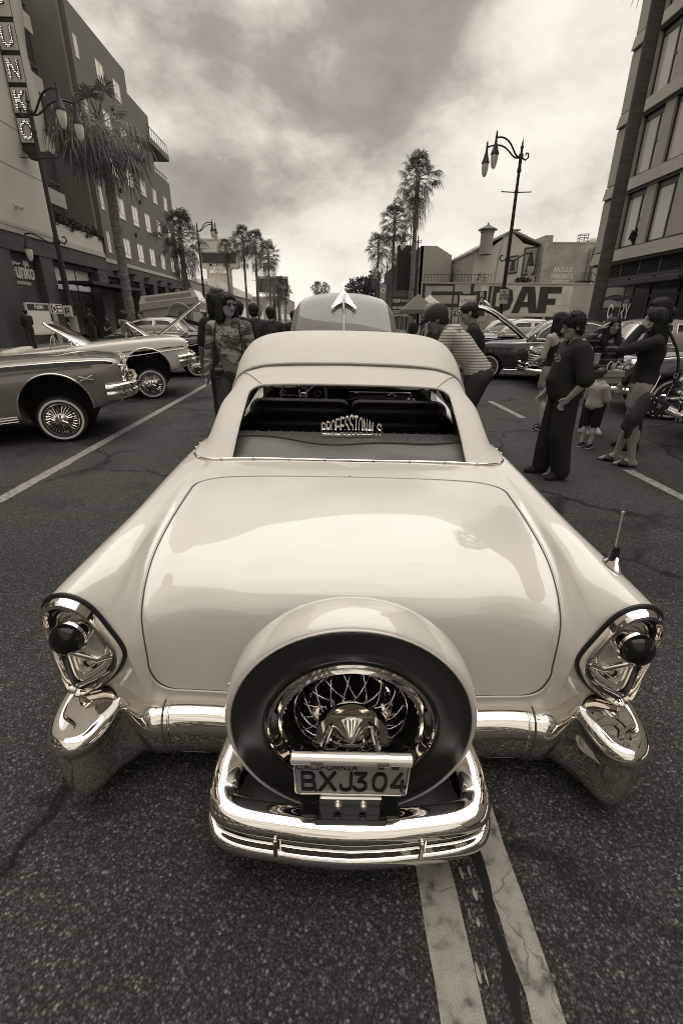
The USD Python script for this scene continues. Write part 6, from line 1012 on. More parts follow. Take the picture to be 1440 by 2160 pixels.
    if bonnet_open:
        pr = [(-1.0, 1.08), (-.5, 1.10), (0, 1.09), (.4, 1.03), (.62, .92), (.70, .78)]; H = np.array([[(x, y, z-.10*(abs(y)/.5)**2.4) for y in np.linspace(-.5, .5, 15)] for x, z in PchipInterpolator(np.linspace(0, 1, 6), np.array(pr))(np.linspace(0, 1, 24))]); Hm = T4(-1.0, 0, 1.08) @ rotm('y', -bonnet_open) @ T4(1.0, 0, -1.08); I_ = H*np.array([1, .95, 1])-np.array([.01, 0, .05])
        b = C.add('raised_bonnet', xf(cat([grid(H), grid(I_, flip=True), grid(np.stack([H[:, 0], I_[:, 0]], 1), flip=True), grid(np.stack([H[:, -1], I_[:, -1]], 1)), grid(np.stack([H[-1], I_[-1]], 1), flip=True)]), Hm), paintm, smooth=35); C.add('bonnet_edge', xf(cat([tube(H[:, j], .018, 6) for j in (0, -1)]+[tube(H[-1], .02, 6)]), Hm), CHROME, b, smooth=True); C.add('bonnet_mascot', xf(cat([ellipsoid((.45, 0, 1.06), (.16, .03, .04), 2)]), Hm), CHROME, b, smooth=True)
        C.add('engine', cat([box2(-.75, .3, -.26, .26, .5, .9), lathe([(0, .92), (.17, .92), (.17, .99), (0, 1.0)], 20, 'z', (-.2, 0, 0))]), CHROME2)
    return C
old_saloon('black_coupe', 'black rounded coupe with its bonnet propped up, nose to the street on the right', place(4.70, 13.68, 0, 161), P_BLACK, 36)
S0 = old_saloon('black_saloon', 'black rounded saloon with round chrome headlamps behind the girl in the vest', place(5.75, 11.45, 0, 172), P_BLACK, 0, roofm=P_LIGHT)
copy(S0.p, place(5.95, 8.2, 0, 160, 1.04), 'black saloon filling the background behind the saluting woman', name='black_saloon'); copy(S0.p, place(5.45, 5.7, 0, 163), 'black saloon at the right picture edge, showing only headlamp and bumper', name='black_saloon')
copy(S0.p, place(5.3, 17.6, 0, 162), 'dark saloon two rows behind the black coupe on the right', name='black_saloon'); copy(S0.p, place(6.0, 21.5, 0, 165), 'dark saloon farthest back on the right, before the iron fence', name='black_saloon')
old_saloon('grey_saloon', 'grey rounded old saloon under the hoisted truck bed on the left', place(-4.0, 18.3, 0, 0), P_DARK, 0, roofm=P_LIGHT)
# ---- pickup with its bed hoisted by the suspension
TK = Car('hoisted_pickup', 'silver small pickup with its bed hoisted high above the old saloon', place(-5.2, 20.5, 0, 4), None, 0, 0); B_ = T4(0, 0, 1.72) @ rotm('y', -7)
bed = m3.Manifold.cube([2.3, 1.6, .52]).translate([-2.0, -.8, 0])-ycyl(-.55, -.02, .42, -2, 2, 40)
side = PG([(-2.05, 0), (.3, 0.06), (.32, .50), (-1.95, .50)])
tb = m3.Manifold.batch_hull([m3.Manifold.cube([2.25, 1.64, .02]).translate([-1.95, -.82, .5]), m3.Manifold.cube([2.3, 1.66, .02]).translate([-2.0, -.83, .3]), m3.Manifold.cube([2.2, 1.6, .02]).translate([-1.95, -.8, .0])])-ycyl(-.55, -.02, .42, -2, 2, 40)
TK.add('bed', xf(m3arr(tb), B_), P_SILV, smooth=25, raw=True); TK.add('bed_cap', xf(m3arr(m3.Manifold.hull_points(np.array([(a, b, c) for a, b, c in [(-1.98, -.8, .53), (.28, -.8, .53), (.28, .8, .53), (-1.98, .8, .53), (-1.85, -.72, .80), (.18, -.72, .80), (.18, .72, .80), (-1.85, .72, .80)]]))), B_), P_SILV, raw=True); TK.add('cap_window', xf(cbox(-1.7, .05, -.79, -.76, .58, .74, .01), B_), STUC_M, raw=True)
TK.add('arch_lip', xf(tube([(-.55+.43*math.cos(a), -.83, -.02+.43*math.sin(a)) for a in np.linspace(.05, PI-.05, 20)], .03, 6), B_), P_SILV, smooth=True, raw=True); TK.add('bed_trim', xf(cbox(-2.0, .3, -.845, -.825, .27, .32, .006), B_), STUC_D, raw=True)
TK.add('chassis', xf(cat([box2(-1.9, 1.8, -.35, -.25, -.16, -.04), box2(-1.9, 1.8, .25, .35, -.16, -.04)]), T4(0, 0, 1.4) @ rotm('y', 14)), BLACK, raw=True); TK.add('hoist_ram', cat([rod((-.6, s*.4, .3), (-.6, s*.4, 1.75), .05) for s in (-1, 1)]), CHROME2, raw=True)
TK.add('cab', xf(m3arr(m3.Manifold.batch_hull([m3.Manifold.cube([1.3, 1.6, .1]).translate([.45, -.8, .1]), m3.Manifold.cube([1.3, 1.6, .1]).translate([.45, -.8, .6]), m3.Manifold.cube([.9, 1.4, .06]).translate([.5, -.7, 1.15])])), T4(0, 0, .55)), P_SILV, raw=True); TK.add('cab_window', cbox(.65, 1.3, -.81, -.74, 1.22, 1.6, .02), GLASSD, raw=True); TK.add('nose', cbox(1.7, 2.8, -.8, .8, .5, 1.15, .08), P_SILV, raw=True)
for x in (-.55, 2.2):
    for s in (-1, 1): wheel(TK, x, s*.74, s, .30, .19, wire=False)
# ================================================================ PEOPLE  (local frame: facing +y, right = +x, 1.75 m tall before scaling)
SKIN = [mat('skin_light', .42, .5, spec=.4, var=.06, vscale=6), mat('skin_mid', .30, .48, spec=.4, var=.08, vscale=6), mat('skin_deep', .15, .45, spec=.45, var=.1, vscale=6)]
HAIR = mat('dark_hair', .018, .55, spec=.25, bump=.9, bscale=70, bdist=.006, stretch=(3, 3, .5)); HAIRB = mat('brown_hair', .05, .5, bump=.5, bscale=60, bdist=.004, stretch=(3, 3, .4))
CL = {k: mat('cloth_'+k, v, .85, spec=.25, var=.12, vscale=9, bump=.25, bscale=130, bdist=.003) for k, v in dict(black=.024, charcoal=.04, navy=.04, grey=.10, pale=.42, white=.6, stone=.26).items()}
DENIM = mat('denim', .27, .85, var=.35, vscale=16, bump=.3, bscale=300, bdist=.002); DENIMD = mat('dark_denim', .045, .85, var=.35, vscale=14, bump=.3, bscale=300, bdist=.002)
EYEW = mat('eye_white', .5, .3); LIP = mat('lips', .12, .45)
def camo():
    n = {'t': ('texture_coordinate', {}), 'm': ('mapping', {'scale': (3.4, 3.4, 9.5)}), 'n': ('noise_texture', {'scale': 1.25, 'detail': 2.5, 'roughness': .55, 'distortion': .6}), 'r': ('rgb_ramp', {'interpolate': False, 'ramp': [(0, col(.04)), (.38, col(.14)), (.48, col(.06)), (.53, col(.30)), (.62, col(.48)), (.67, col(.10))]}), 'p': ('principled_bsdf', {'roughness': .85})}
    return usdkit.material(stage, '/World/Looks/camouflage_knit', n, [('t.object', 'm.vector'), ('m.vector', 'n.vector'), ('n.fac', 'r.fac'), ('r.color', 'p.base_color')], surface='p.BSDF')
def stripes(name, a, b, freq, axis='z', duty=.5, wob=.0):
    n = {'t': ('texture_coordinate', {}), 's': ('separate_xyz', {}), 'm': ('math', {'math_type': 'multiply', 'value2': freq}), 'f': ('math', {'math_type': 'fraction'}), 'g': ('math', {'math_type': 'greater_than', 'value2': duty}), 'r': ('rgb_ramp', {'ramp': [(0, col(a)), (1, col(b))]}), 'p': ('principled_bsdf', {'roughness': .85})}
    return usdkit.material(stage, '/World/Looks/'+name, n, [('t.object', 's.vector'), ('s.'+axis, 'm.value1'), ('m.value', 'f.value1'), ('f.value', 'g.value1'), ('g.value', 'r.fac'), ('r.color', 'p.base_color')], surface='p.BSDF')
CAMO = camo(); STRIPE = stripes('striped_polo', .50, .20, 38.0, duty=.5); STRIPE2 = stripes('striped_knit', .02, .17, 11.0, duty=.72)
def sph(p, r, n=16):
    r = np.broadcast_to(r, (3,)); return m3.Manifold.sphere(1.0, n).scale([float(a) for a in r]).translate([float(a) for a in p])
def bone(a, b, ra, rb, n=16): return m3.Manifold.batch_hull([sph(a, ra, n), sph(b, rb, n)])
def uni(ms): return m3.Manifold.batch_boolean(ms, m3.OpType.Add)
def soften(m, L=.022, it=8, noise_=0, seed=0, fr=9.0):
    v, f = m3arr(m.refine_to_length(L)); t = trimesh.Trimesh(v, f, process=False); t.merge_vertices(1e-6); trimesh.smoothing.filter_taubin(t, lamb=.5, nu=.53, iterations=it)
    if noise_: q = np.array(t.vertices); nn = (meshkit.fbm(q*np.array([fr, fr, fr*.55])+seed*3.1, 3)-.5)*2; t.vertices = q+np.array(t.vertex_normals)*(nn*noise_)[:, None]
    return np.array(t.vertices), np.array(t.faces)
def strands(v, f, hc, Rh, clear, n, ln, wild, seed, w):
    rg = np.random.default_rng(seed+90); t = trimesh.Trimesh(v, f, process=False); a = t.area_faces; k = rg.choice(len(f), n, p=a/a.sum()); b = rg.dirichlet((1, 1, 1), n); p = (t.triangles[k]*b[:, :, None]).sum(1); nn = t.face_normals[k]
    if clear:
        q = (p-hc) @ Rh; ok = (q[:, 1] < .035) | (q[:, 2] > .11) | (q[:, 2] < -.17); p, nn, n = p[ok], nn[ok], int(ok.sum())
    d = rg.normal(0, .9 if wild else .28, (n, 3))+np.array([0, 0, -.15 if wild else -1.0]); d -= nn*(d*nn).sum(1, keepdims=True); d /= np.linalg.norm(d, axis=1, keepdims=True)+1e-9; L_ = ln*rg.uniform(.5, 1.3, (n, 1)); up = rg.uniform(.06, .3, (n, 1)) if wild else rg.uniform(.03, .14, (n, 1))
    s = np.cross(d, nn)*w; p0 = p-nn*.002; p1 = p+d*L_*.5+nn*L_*up*.8; p2 = p+d*L_+nn*L_*up*(1.6 if wild else .6)+np.array([0, 0, -.1])*L_
    V = np.stack([p0-s, p0+s, p1-s*.9, p1+s*.9, p2], 1).reshape(-1, 3); o = np.arange(n)[:, None]*5; return V, np.vstack([o+np.array([0, 1, 3]), o+np.array([0, 3, 2]), o+np.array([2, 3, 4])])
BASE = dict(pel=(0, 0, .95), waist=(0, 0, 1.10), chest=(0, .0, 1.30), neck=(0, -.01, 1.47), head=(0, .02, 1.635), shR=(.185, -.01, 1.42), shL=(-.185, -.01, 1.42), elR=(.245, -.02, 1.13), elL=(-.245, -.02, 1.13), wrR=(.265, .06, .88), wrL=(-.265, .06, .88), hiR=(.09, 0, .92), hiL=(-.09, 0, .92), knR=(.10, .02, .50), knL=(-.10, .02, .50), anR=(.10, -.02, .09), anL=(-.10, -.02, .09))
def hand(w, e, side_, sc=1.0, curl=.5, spread=1.0, seed=0):
    """palm, four fingers of different lengths and a thumb, carried on from the forearm"""
    w, e = np.array(w, float), np.array(e, float); d = (w-e)/np.linalg.norm(w-e); up = np.array([0, 1.0, 0]) if abs(d[1]) < .8 else np.array([0, 0, 1.0]); lat = np.cross(d, np.array([side_*1.0, 0, 0])); lat = lat if np.linalg.norm(lat) > .2 else np.cross(d, up); lat /= np.linalg.norm(lat); nrm_ = np.cross(lat, d); S = .95*sc
    palm_ = [sph(w, .026*S, 10)]+[sph(w+d*.085*S+lat*k*.030*S, .013*S, 10) for k in (-1, 1)]; out = [m3.Manifold.batch_hull(palm_)]
    inw = nrm_*(-side_)
    for k, ln in zip((-1.05, -.35, .35, 1.0), (.062, .076, .080, .070)):
        a = w+d*.082*S+lat*k*.029*S; b = a+(d+inw*curl*.5+lat*k*.05*spread)*ln*.55*S; c = b+(d*(1-curl*.5)+inw*curl)*ln*.5*S; out += [bone(a, b, .0098*S, .0088*S, 8), bone(b, c, .0088*S, .0072*S, 8)]
    t0 = w+d*.025*S+lat*.022*S; t1 = t0+(d*.6+lat*.75+inw*.25)*.048*S; t2 = t1+(d*.9+lat*.2+inw*.2)*.034*S; out += [bone(t0, t1, .013*S, .0105*S, 8), bone(t1, t2, .0105*S, .008*S, 8)]
    return uni(out)
def person(label, x, y, rz, h=1.72, J=None, skin=1, shirt=('black', 'short'), legs=('black', 'long'), hair='short', hairm=None, fat=1.0, belly=0.0, head=(0, 0), z=0, shoes='black', L=.024, fem=False, female_face=False, face=True, group=None, hands=True, curlR=.5, curlL=.5, hs=1.0, neckline=None, hat=None, glasses=False, beard=False, seed=1):
    j = {k: np.array(v, float) for k, v in {**BASE, **(J or {})}.items()}; s = h/1.75; P = thing('person', label, 'person', T4(x, y, z) @ rotm('z', rz) @ np.diag([s, s, s, 1.0]), group)
    add = lambda n_, m, mt, par=None, sm=True: obj(n_, m3arr(m) if hasattr(m, 'to_mesh') else m, mt, par or P, sm)
    F = fat; wst = .125 if not fem else .115
    ct = j['chest']-j['pel']; ct /= np.linalg.norm(ct)
    tor = lambda o: [m3.Manifold.batch_hull([sph(j['pel'], (.155*F+o, .115*F+o, .10+o)), sph(j['waist']+np.array([0, belly*.5, 0]), (wst*F+o, .10*F+belly*.6+o, .09+o))]), m3.Manifold.batch_hull([sph(j['waist']+np.array([0, belly*.5, 0]), (wst*F+o, .10*F+belly*.6+o, .09+o)), sph(j['chest'], (.155*F+o, .112*F+o, .13+o))]), m3.Manifold.batch_hull([sph(j['chest'], (.15*F+o, .11*F+o, .12+o)), sph(j['shR'], .055*F+o), sph(j['shL'], .055*F+o)]), bone(j['neck'], (j['shR']+j['chest'])/2+np.array([0, 0, .09]), .05+o*.6, .05+o), bone(j['neck'], (j['shL']+j['chest'])/2+np.array([0, 0, .09]), .05+o*.6, .05+o)]
    if fem: tor_ = tor; tor = lambda o: tor_(o)+[sph(j['chest']+np.array([sx_*.068, .085, .0]), .062+o*.8) for sx_ in (-1, 1)]
    arms = lambda o, cut=1.0, fore=1.0: sum([[bone(j['sh'+k], j['sh'+k]+(j['el'+k]-j['sh'+k])*cut, .052*F+o, (.052+(.040-.052)*cut)*F+o*1.15)]+([bone(j['el'+k], j['el'+k]+(j['wr'+k]-j['el'+k])*fore, .040*F+o, .029+o)] if fore > 0 and cut >= 1 else []) for k in 'RL'], [])
    legs_ = lambda o, a=1.0, b=1.0, fl=0: sum([[bone(j['hi'+k], j['hi'+k]+(j['kn'+k]-j['hi'+k])*a, .088*F+o, (.088+(.056-.088)*a)*F+o+fl)]+([bone(j['kn'+k], j['kn'+k]+(j['an'+k]-j['kn'+k])*b, .056*F+o+fl, .040+o+fl*1.3)] if b > 0 and a >= 1 else []) for k in 'RL'], [])
    calf = [sph(j['kn'+k]*.66+j['an'+k]*.34+np.array([0, -.018, 0]), (.052*F, .056*F, .11)) for k in 'RL']
    foot = lambda o: [m3.Manifold.batch_hull([sph(j['an'+k]+f_(-.045, -.045), .034+o), sph(j['an'+k]+f_(.075, -.062), (.042+o, .03+o, .024+o)), sph(j['an'+k]+f_(.155, -.066), (.034+o, .03+o, .019+o)), sph(j['an'+k], .036+o)]) for k in 'RL' for f_ in [lambda a, b, k=k: footdir(j, k)*a+footup(j, k)*b]]
    # head
    hy, hp = head; Rh = (rotm('z', hy) @ rotm('x', hp))[:3, :3]; hc = j['head']; H = lambda a: hc+Rh @ np.array(a, float)
    hd = [m3.Manifold.batch_hull([sph(H((0, -.015, .035)), .088), sph(H((0, .035, .03)), .07)]), m3.Manifold.batch_hull([sph(H((0, .03, .02)), .072), sph(H((-.04, .035, -.03)), .036), sph(H((.04, .035, -.03)), .036), sph(H((0, .066, -.083)), .024), sph(H((-.03, .04, -.075)), .026), sph(H((.03, .04, -.075)), .026)]), bone(j['neck'], H((0, -.015, -.04)), .052*(.9 if fem else 1.05), .05*(.88 if fem else 1.05))]
    if face: hd += [m3.Manifold.batch_hull([sph(H((0, .098, .018)), .008, 10), sph(H((0, .122, -.026)), .0115, 10), sph(H((-.012, .105, -.03)), .008, 10), sph(H((.012, .105, -.03)), .008, 10)]), bone(H((-.035, .092, .036)), H((.035, .092, .036)), .013, .013), sph(H((0, .096, -.055)), (.022, .013, .012)), sph(H((.045, .07, -.012)), (.024, .02, .022)), sph(H((-.045, .07, -.012)), (.024, .02, .022))]
    ears = [sph(H((sx_*.083, -.005, .0)), (.011, .02, .031), 12) for sx_ in (-1, 1)]
    core = uni(tor(0)+arms(0)+legs_(0)+calf+foot(0)+hd+ears); bv, bf = soften(core, L, 6); B = to_m3(bv, bf)
    hm = SKIN[skin]
    if hands: B = uni([B]+[hand(j['wr'+k], j['el'+k], 1 if k == 'R' else -1, hs, {'R': curlR, 'L': curlL}[k]) for k in 'RL'])
    body = add('body', B, hm)
    if face:
        if glasses: add('sunglasses', cat([m3arr(m3.Manifold.batch_hull([sph(H((sx_*.034-.018, .104, .022)), .012, 8), sph(H((sx_*.034+.018, .104, .022)), .012, 8), sph(H((sx_*.034, .104, .008)), .014, 8)])) for sx_ in (-1, 1)]+[m3arr(bone(H((-.07, .085, .03)), H((.07, .085, .03)), .006, .006, 8))]+[m3arr(bone(H((sx_*.075, .08, .028)), H((sx_*.086, -.01, .02)), .004, .004, 6)) for sx_ in (-1, 1)]), BLACKG, body)
        else:
            for sx_ in (-1, 1): e_ = add('eye', sph(H((sx_*.032, .089, .014)), (.0135, .008, .0065), 12), EYEW, body); add('iris', sph(H((sx_*.032, .0955, .014)), (.006, .003, .006), 10), DARK, e_)
        add('eyebrow', cat([m3arr(bone(H((sx_*.016, .104, .039)), H((sx_*.052, .091, .042)), .0042, .003, 8)) for sx_ in (-1, 1)]), hairm or HAIR, body)
        add('mouth', m3.Manifold.batch_hull([sph(H((0, .1085, -.052)), (.016, .005, .006), 10), sph(H((-.022, .100, -.051)), .003, 8), sph(H((.022, .100, -.051)), .003, 8)]), LIP, body)
        if beard: add('beard', uni([m3.Manifold.batch_hull([sph(H((0, .075, -.085)), .028), sph(H((-.045, .045, -.06)), .03), sph(H((.045, .045, -.06)), .03)])-sph(H((0, .12, -.05)), (.02, .03, .016)), bone(H((-.02, .108, -.042)), H((.02, .108, -.042)), .006, .006)]), HAIR, body)
    hmat = hairm or HAIR; cutf = m3.Manifold.batch_hull([sph(H((sx_*.05, .12, zz)), .035) for sx_ in (-1, 1) for zz in (.03, -.12)])
    cap = lambda r, dz=0: m3.Manifold.batch_hull([sph(H((0, -.018, .04+dz)), .088+r), sph(H((0, .03, .05+dz)), .072+r)])
    n_ = Rh @ np.array([0, -.547, .837]); trimh = lambda m: m.trim_by_plane([float(a) for a in n_], float(n_ @ hc-.034))
    if hair == 'short': hr = [trimh(uni([cap(.011), sph(H((0, -.045, -.03)), (.078, .06, .07))])-m3.Manifold.batch_hull([sph(H((sx_*.045, .14, zz)), .058) for sx_ in (-1, 1) for zz in (.022, -.15)])-uni([sph(H((sx_*.095, .005, -.015)), (.03, .026, .04)) for sx_ in (-1, 1)]))]
    elif hair == 'fluffy': hr = [trimh(uni([cap(.020, .012), sph(H((0, -.045, -.03)), (.085, .065, .08))]+[sph(H((dx, dy, .125)), (.035, .035, .022)) for dx, dy in ((-.05, .03), (.0, .06), (.05, .03), (.02, -.02), (-.03, -.05))])-m3.Manifold.batch_hull([sph(H((sx_*.045, .145, zz)), .055) for sx_ in (-1, 1) for zz in (.012, -.15)])-uni([sph(H((sx_*.10, .005, -.02)), (.035, .026, .038)) for sx_ in (-1, 1)]))]
    elif hair == 'crop': hr = [trimh(uni([cap(.0055), sph(H((0, -.045, -.03)), (.072, .055, .06))])-m3.Manifold.batch_hull([sph(H((sx_*.05, .13, zz)), .06) for sx_ in (-1, 1) for zz in (.035, -.15)])-uni([sph(H((sx_*.092, .005, -.015)), (.03, .028, .045)) for sx_ in (-1, 1)]))]
    elif hair in ('bob', 'long', 'curly', 'bun', 'wavy'):
        low = {'bob': -.15, 'curly': -.10, 'long': -.52, 'bun': -.03, 'wavy': -.34}[hair]; w_ = {'bob': .105, 'curly': .15, 'long': .10, 'bun': .085, 'wavy': .13}[hair]; r0 = .02 if hair != 'curly' else .055
        hr = [cap(r0, .0)]+[m3.Manifold.batch_hull([sph(H((0, -.035, .03)), .09+(r0-.02)), sph(H((w_*.55, -.06, low)), (.05, .05, .05)), sph(H((-w_*.55, -.06, low)), (.05, .05, .05)), sph(H((.07, -.01, -.06)), .04), sph(H((-.07, -.01, -.06)), .04)])]
        if hair == 'wavy': hr += [m3.Manifold.batch_hull([sph(H((sx_*.085, .02, .02)), .035), sph(H((sx_*.12, .05, -.2)), .05), sph(H((sx_*.10, .08, -.34)), .035)]) for sx_ in (-1, 1)]
        if hair == 'bob': hr += [m3.Manifold.batch_hull([sph(H((sx_*.085, .02, .03)), .028), sph(H((sx_*.10, .025, -.12)), .032)]) for sx_ in (-1, 1)]
        if hair == 'bun': hr += [sph(H((0, -.12, -.02)), (.07, .06, .06)), sph(H((.02, -.12, -.09)), (.05, .045, .06))]
        hr = [uni(hr)-m3.Manifold.batch_hull([sph(H((sx_*.040, .14, zz)), .062) for sx_ in (-1, 1) for zz in (.030, -.16)])-m3.Manifold.batch_hull([sph(H((0, .16, .03)), .07), sph(H((0, .14, -.14)), .06), sph(H((0, .07, -.12)), .055)])]
    else: hr = None
    if hr: hv, hf = soften(uni(hr), .014 if L < .03 else .022, 3, {'curly': .022, 'wavy': .009, 'fluffy': .009, 'bun': .010, 'bob': .008}.get(hair, .003), seed, 30 if hair == 'curly' else 20); add('hair', (hv, hf), hmat, body); add('hair_strands', strands(hv, hf, hc, Rh, hair in ('bob', 'long', 'wavy'), {'curly': 1500, 'long': 1500, 'wavy': 1500, 'bob': 1100, 'crop': 500}.get(hair, 800) if L < .03 else 350, {'curly': .05, 'long': .13, 'wavy': .10, 'bob': .07, 'crop': .014, 'short': .03, 'fluffy': .045}.get(hair, .05), hair in ('curly', 'fluffy', 'crop'), seed, .0022 if L < .03 else .004), hmat, body).SetCustomDataByKey('kind', 'stuff')
    if hat == 'cap': add('cap', uni([cap(.018, .006)-m3box(-1, 1, -1, 1, -5, 0).translate([0, 0, float(hc[2]+.03)]) if hp == 0 else cap(.018, .012)-m3.Manifold.batch_hull([sph(H((sx_*.08, yy, -.12)), .10) for sx_ in (-1, 1) for yy in (-.08, .1)]), m3.Manifold.batch_hull([sph(H((sx_*.06, .09, .06)), (.02, .03, .008)) for sx_ in (-1, 1)]+[sph(H((0, .185, .048)), (.04, .02, .006))])]), CL['charcoal'], body)
    # clothes
    if legs:
        m_, kind = legs; o = .016; mt = m_ if not isinstance(m_, str) else CL[m_]
        pel = lambda o: [sph(j['pel'], (.157*F+o, .118*F+o, .11+o))]
        parts = {'long': lambda: legs_(o, 1, .97, .012), 'shorts': lambda: legs_(o, .45, 0, .02), 'knee': lambda: legs_(o, .88, 0, .018), 'baggy': lambda: legs_(.026, 1, .98, .028)}[kind]()
        tv, tf = soften(uni(pel(o)+parts), L*1.1, 5, .006, seed+3); add({'long': 'trousers', 'baggy': 'trousers', 'shorts': 'shorts', 'knee': 'shorts'}[kind], (tv, tf), mt)
    if shirt:
        m_, kind = shirt; mt = m_ if not isinstance(m_, str) else CL[m_]; o = .017
        if kind == 'long': q = tor(o)+arms(o)
        elif kind == 'short': q = tor(o)+arms(.024, .72, 0)
        elif kind == 'bigtee': q = tor(.03)+arms(.034, .95, 0)+[m3.Manifold.batch_hull([sph(j['waist']+np.array([0, belly*.5, 0]), (.15*F, .12*F+belly*.6, .09)), sph(j['pel'], (.175*F, .135*F+belly*.4, .10))])]
        elif kind == 'tank': q = tor(.01)[:2]+[m3.Manifold.batch_hull([sph(j['chest'], (.15*F, .117*F, .12)), sph((j['shR']+j['neck'])/2+np.array([0, 0, -.05]), .04), sph((j['shL']+j['neck'])/2+np.array([0, 0, -.05]), .04)])]
        Sh = uni(q)
        nk = neckline or {'tank': .10, 'bigtee': .055, 'short': .05, 'long': .05}[kind]; Sh = Sh-bone(j['neck']+np.array([0, .03, .0]), H((0, 0, 0)), nk, .09)
        if kind == 'tank': Sh = Sh-bone(j['chest']+np.array([0, -.14, .10]), j['chest']+np.array([0, -.16, .22]), .085, .10)
        sv, sf = soften(Sh, L, 5, .0085, seed+7); add('shirt', (sv, sf), mt)
    if shoes:
        o = .010; sh_ = foot(o); mt = {'black': CL['black'], 'white': CL['white'], 'sneaker': BLACK}[shoes] if shoes != 'sandal' else BLACK
        if shoes == 'sandal': add('sandals', cat([m3arr(m3.Manifold.batch_hull([sph(j['an'+k]+footdir(j, k)*a+footup(j, k)*-.085, (.04, .04, .008)) for a in (-.05, .07, .16)])) for k in 'RL']+[m3arr(m3.Manifold.batch_hull([sph(j['an'+k]+footdir(j, k)*a+footup(j, k)*-.055+np.array([sx_*.04, 0, 0]), .024) for a in (.04, .11) for sx_ in (-1, 1)]+[sph(j['an'+k]+footdir(j, k)*.075+footup(j, k)*-.028, .03)])) for k in 'RL']), BLACK)
        else:
            for m in sh_: S_ = add('shoe', soften(m, .02, 3), mt)
            if shoes in ('sneaker', 'white'): add('soles', cat([m3arr(m3.Manifold.batch_hull([sph(j['an'+k]+footdir(j, k)*a+footup(j, k)*-.082, (.046, .046, .012)) for a in (-.05, .07, .155)])) for k in 'RL']), CL['white'])
            if shoes == 'sneaker': add('shoe_stripe', cat([tube([j['an'+k]+footdir(j, k)*a+footup(j, k)*b+np.array([sx_*.054, 0, 0]) for a, b in ((-.06, -.04), (.0, -.055), (.07, -.045), (.11, -.06))], .006, 5) for k in 'RL' for sx_ in (-1, 1)]), CL['white'])
    return P, j, H
def footdir(j, k):
    d = np.array(j.get('toe'+k, (0, 1.0, 0)), float); return d/np.linalg.norm(d)
def footup(j, k):
    d = footdir(j, k); u = np.array([0, 0, 1.0])-d*d[2]; return u/np.linalg.norm(u) if np.linalg.norm(u) > .1 else np.array([0, -1.0, 0])
def bend_text(s, hgt, w, c, k=1.8, bold=True, shear=0):
    m = text(s, hgt, .004, bold, '-y', center=True, shear=shear); v = np.array(m[0]); sc = w/(v[:, 0].max()-v[:, 0].min()); v[:, 0] *= sc; v = v*np.array([-1, -1, 1]); v[:, 1] -= k*v[:, 0]**2; return v+np.array(c), m[1]
# --- left of the car
P, j, H = person('woman in camouflage sweater and dark glasses walking towards the viewer beside the white car', -1.08, 5.55, 182, 1.76, dict(knR=(.10, .10, .52), anR=(.13, -.24, .36), toeR=(.0, -.25, -1), knL=(-.09, .03, .5), anL=(-.09, .05, .09), elR=(.255, -.05, 1.14), wrR=(.285, .03, .90), elL=(-.25, -.03, 1.14), wrL=(-.25, .1, .92)), 1, (CAMO, 'long'), (DENIMD, 'knee'), 'bob', fem=True, head=(42, 0), glasses=True, shoes='black', L=.018, fat=.98)
obj('chest_word', bend_text('Strength', .075, .24, (0, .158, 1.345), 1.2, False, .3), CL['white'], P)
for sx_ in (-1, 1): obj('strap', tube([(sx_*.11, -.06, 1.50), (sx_*.125, .07, 1.465), (sx_*.14, .125, 1.36), (sx_*.15, .13, 1.22), (sx_*.15, .10, 1.08)], .008, 6), CL['black'], P, True)
obj('belt_bag', m3arr(bone((.13, .10, .98), (.15, .09, .93), .05, .045)), STRIPE2, P, True)
person('person with round curly dark hair seen from behind, next to the camouflage sweater', -1.37, 6.5, 8, 1.80, dict(elL=(-.26, .0, 1.12), wrL=(-.28, .1, .88)), 2, ('black', 'short'), ('black', 'long'), 'curly', face=False, seed=4)
BK_ = 'men in dark tee shirts walking away beside the bonnet'
for k, (x, y, h, lb_, tee) in enumerate(((-1.42, 8.2, 1.78, 'man in black printed tee walking away, nearest to the camouflage sweater', 'black'), (-1.28, 9.0, 1.76, 'middle one of three men in dark tees walking away', 'charcoal'), (-1.02, 9.4, 1.72, 'man in charcoal tee walking away, closest to the raised bonnet', 'charcoal'), (-.72, 11.5, 1.68, 'person half hidden behind the left edge of the raised bonnet', 'black'))):
    person(lb_, x, y, (4, -3, 2, 0)[k], h, dict(knR=(.10, .06, .5), anR=(.1, .1, .10), knL=(-.10, .04, .5), anL=(-.1, -.16, .12)), 1, (tee, 'short'), ('navy', 'long'), 'short', face=False, fat=1.08, L=.034, group=None, seed=k)
# --- round the raised bonnet on the right
lean = dict(pel=(0, -.12, .96), waist=(0, -.05, 1.09), chest=(0, .12, 1.24), neck=(0, .25, 1.37), head=(0, .34, 1.47), shR=(.18, .20, 1.32), shL=(-.18, .20, 1.32), elR=(.24, .30, 1.04), elL=(-.24, .30, 1.04), wrR=(.18, .5, .95), wrL=(-.18, .5, .95), hiR=(.09, -.12, .93), hiL=(-.09, -.12, .93))
P, j, H = person('man in cap and striped polo bending over the engine bay', 1.50, 4.95, 68, 1.80, lean, 2, (STRIPE, 'short'), ('charcoal', 'long'), 'crop', head=(0, -28), hat='cap', fat=1.1, L=.02, glasses=False, seed=11)
obj('spectacles', cat([tube([H((sx_*.034+.02*math.cos(a), .108, .018+.016*math.sin(a))) for a in np.linspace(0, 2*PI, 14)[:-1]], .0025, 5, closed=True) for sx_ in (-1, 1)]+[rod(H((sx_*.055, .1, .022)), H((sx_*.085, -.005, .02)), .0028, n=5) for sx_ in (-1, 1)]), CHROME2, P)
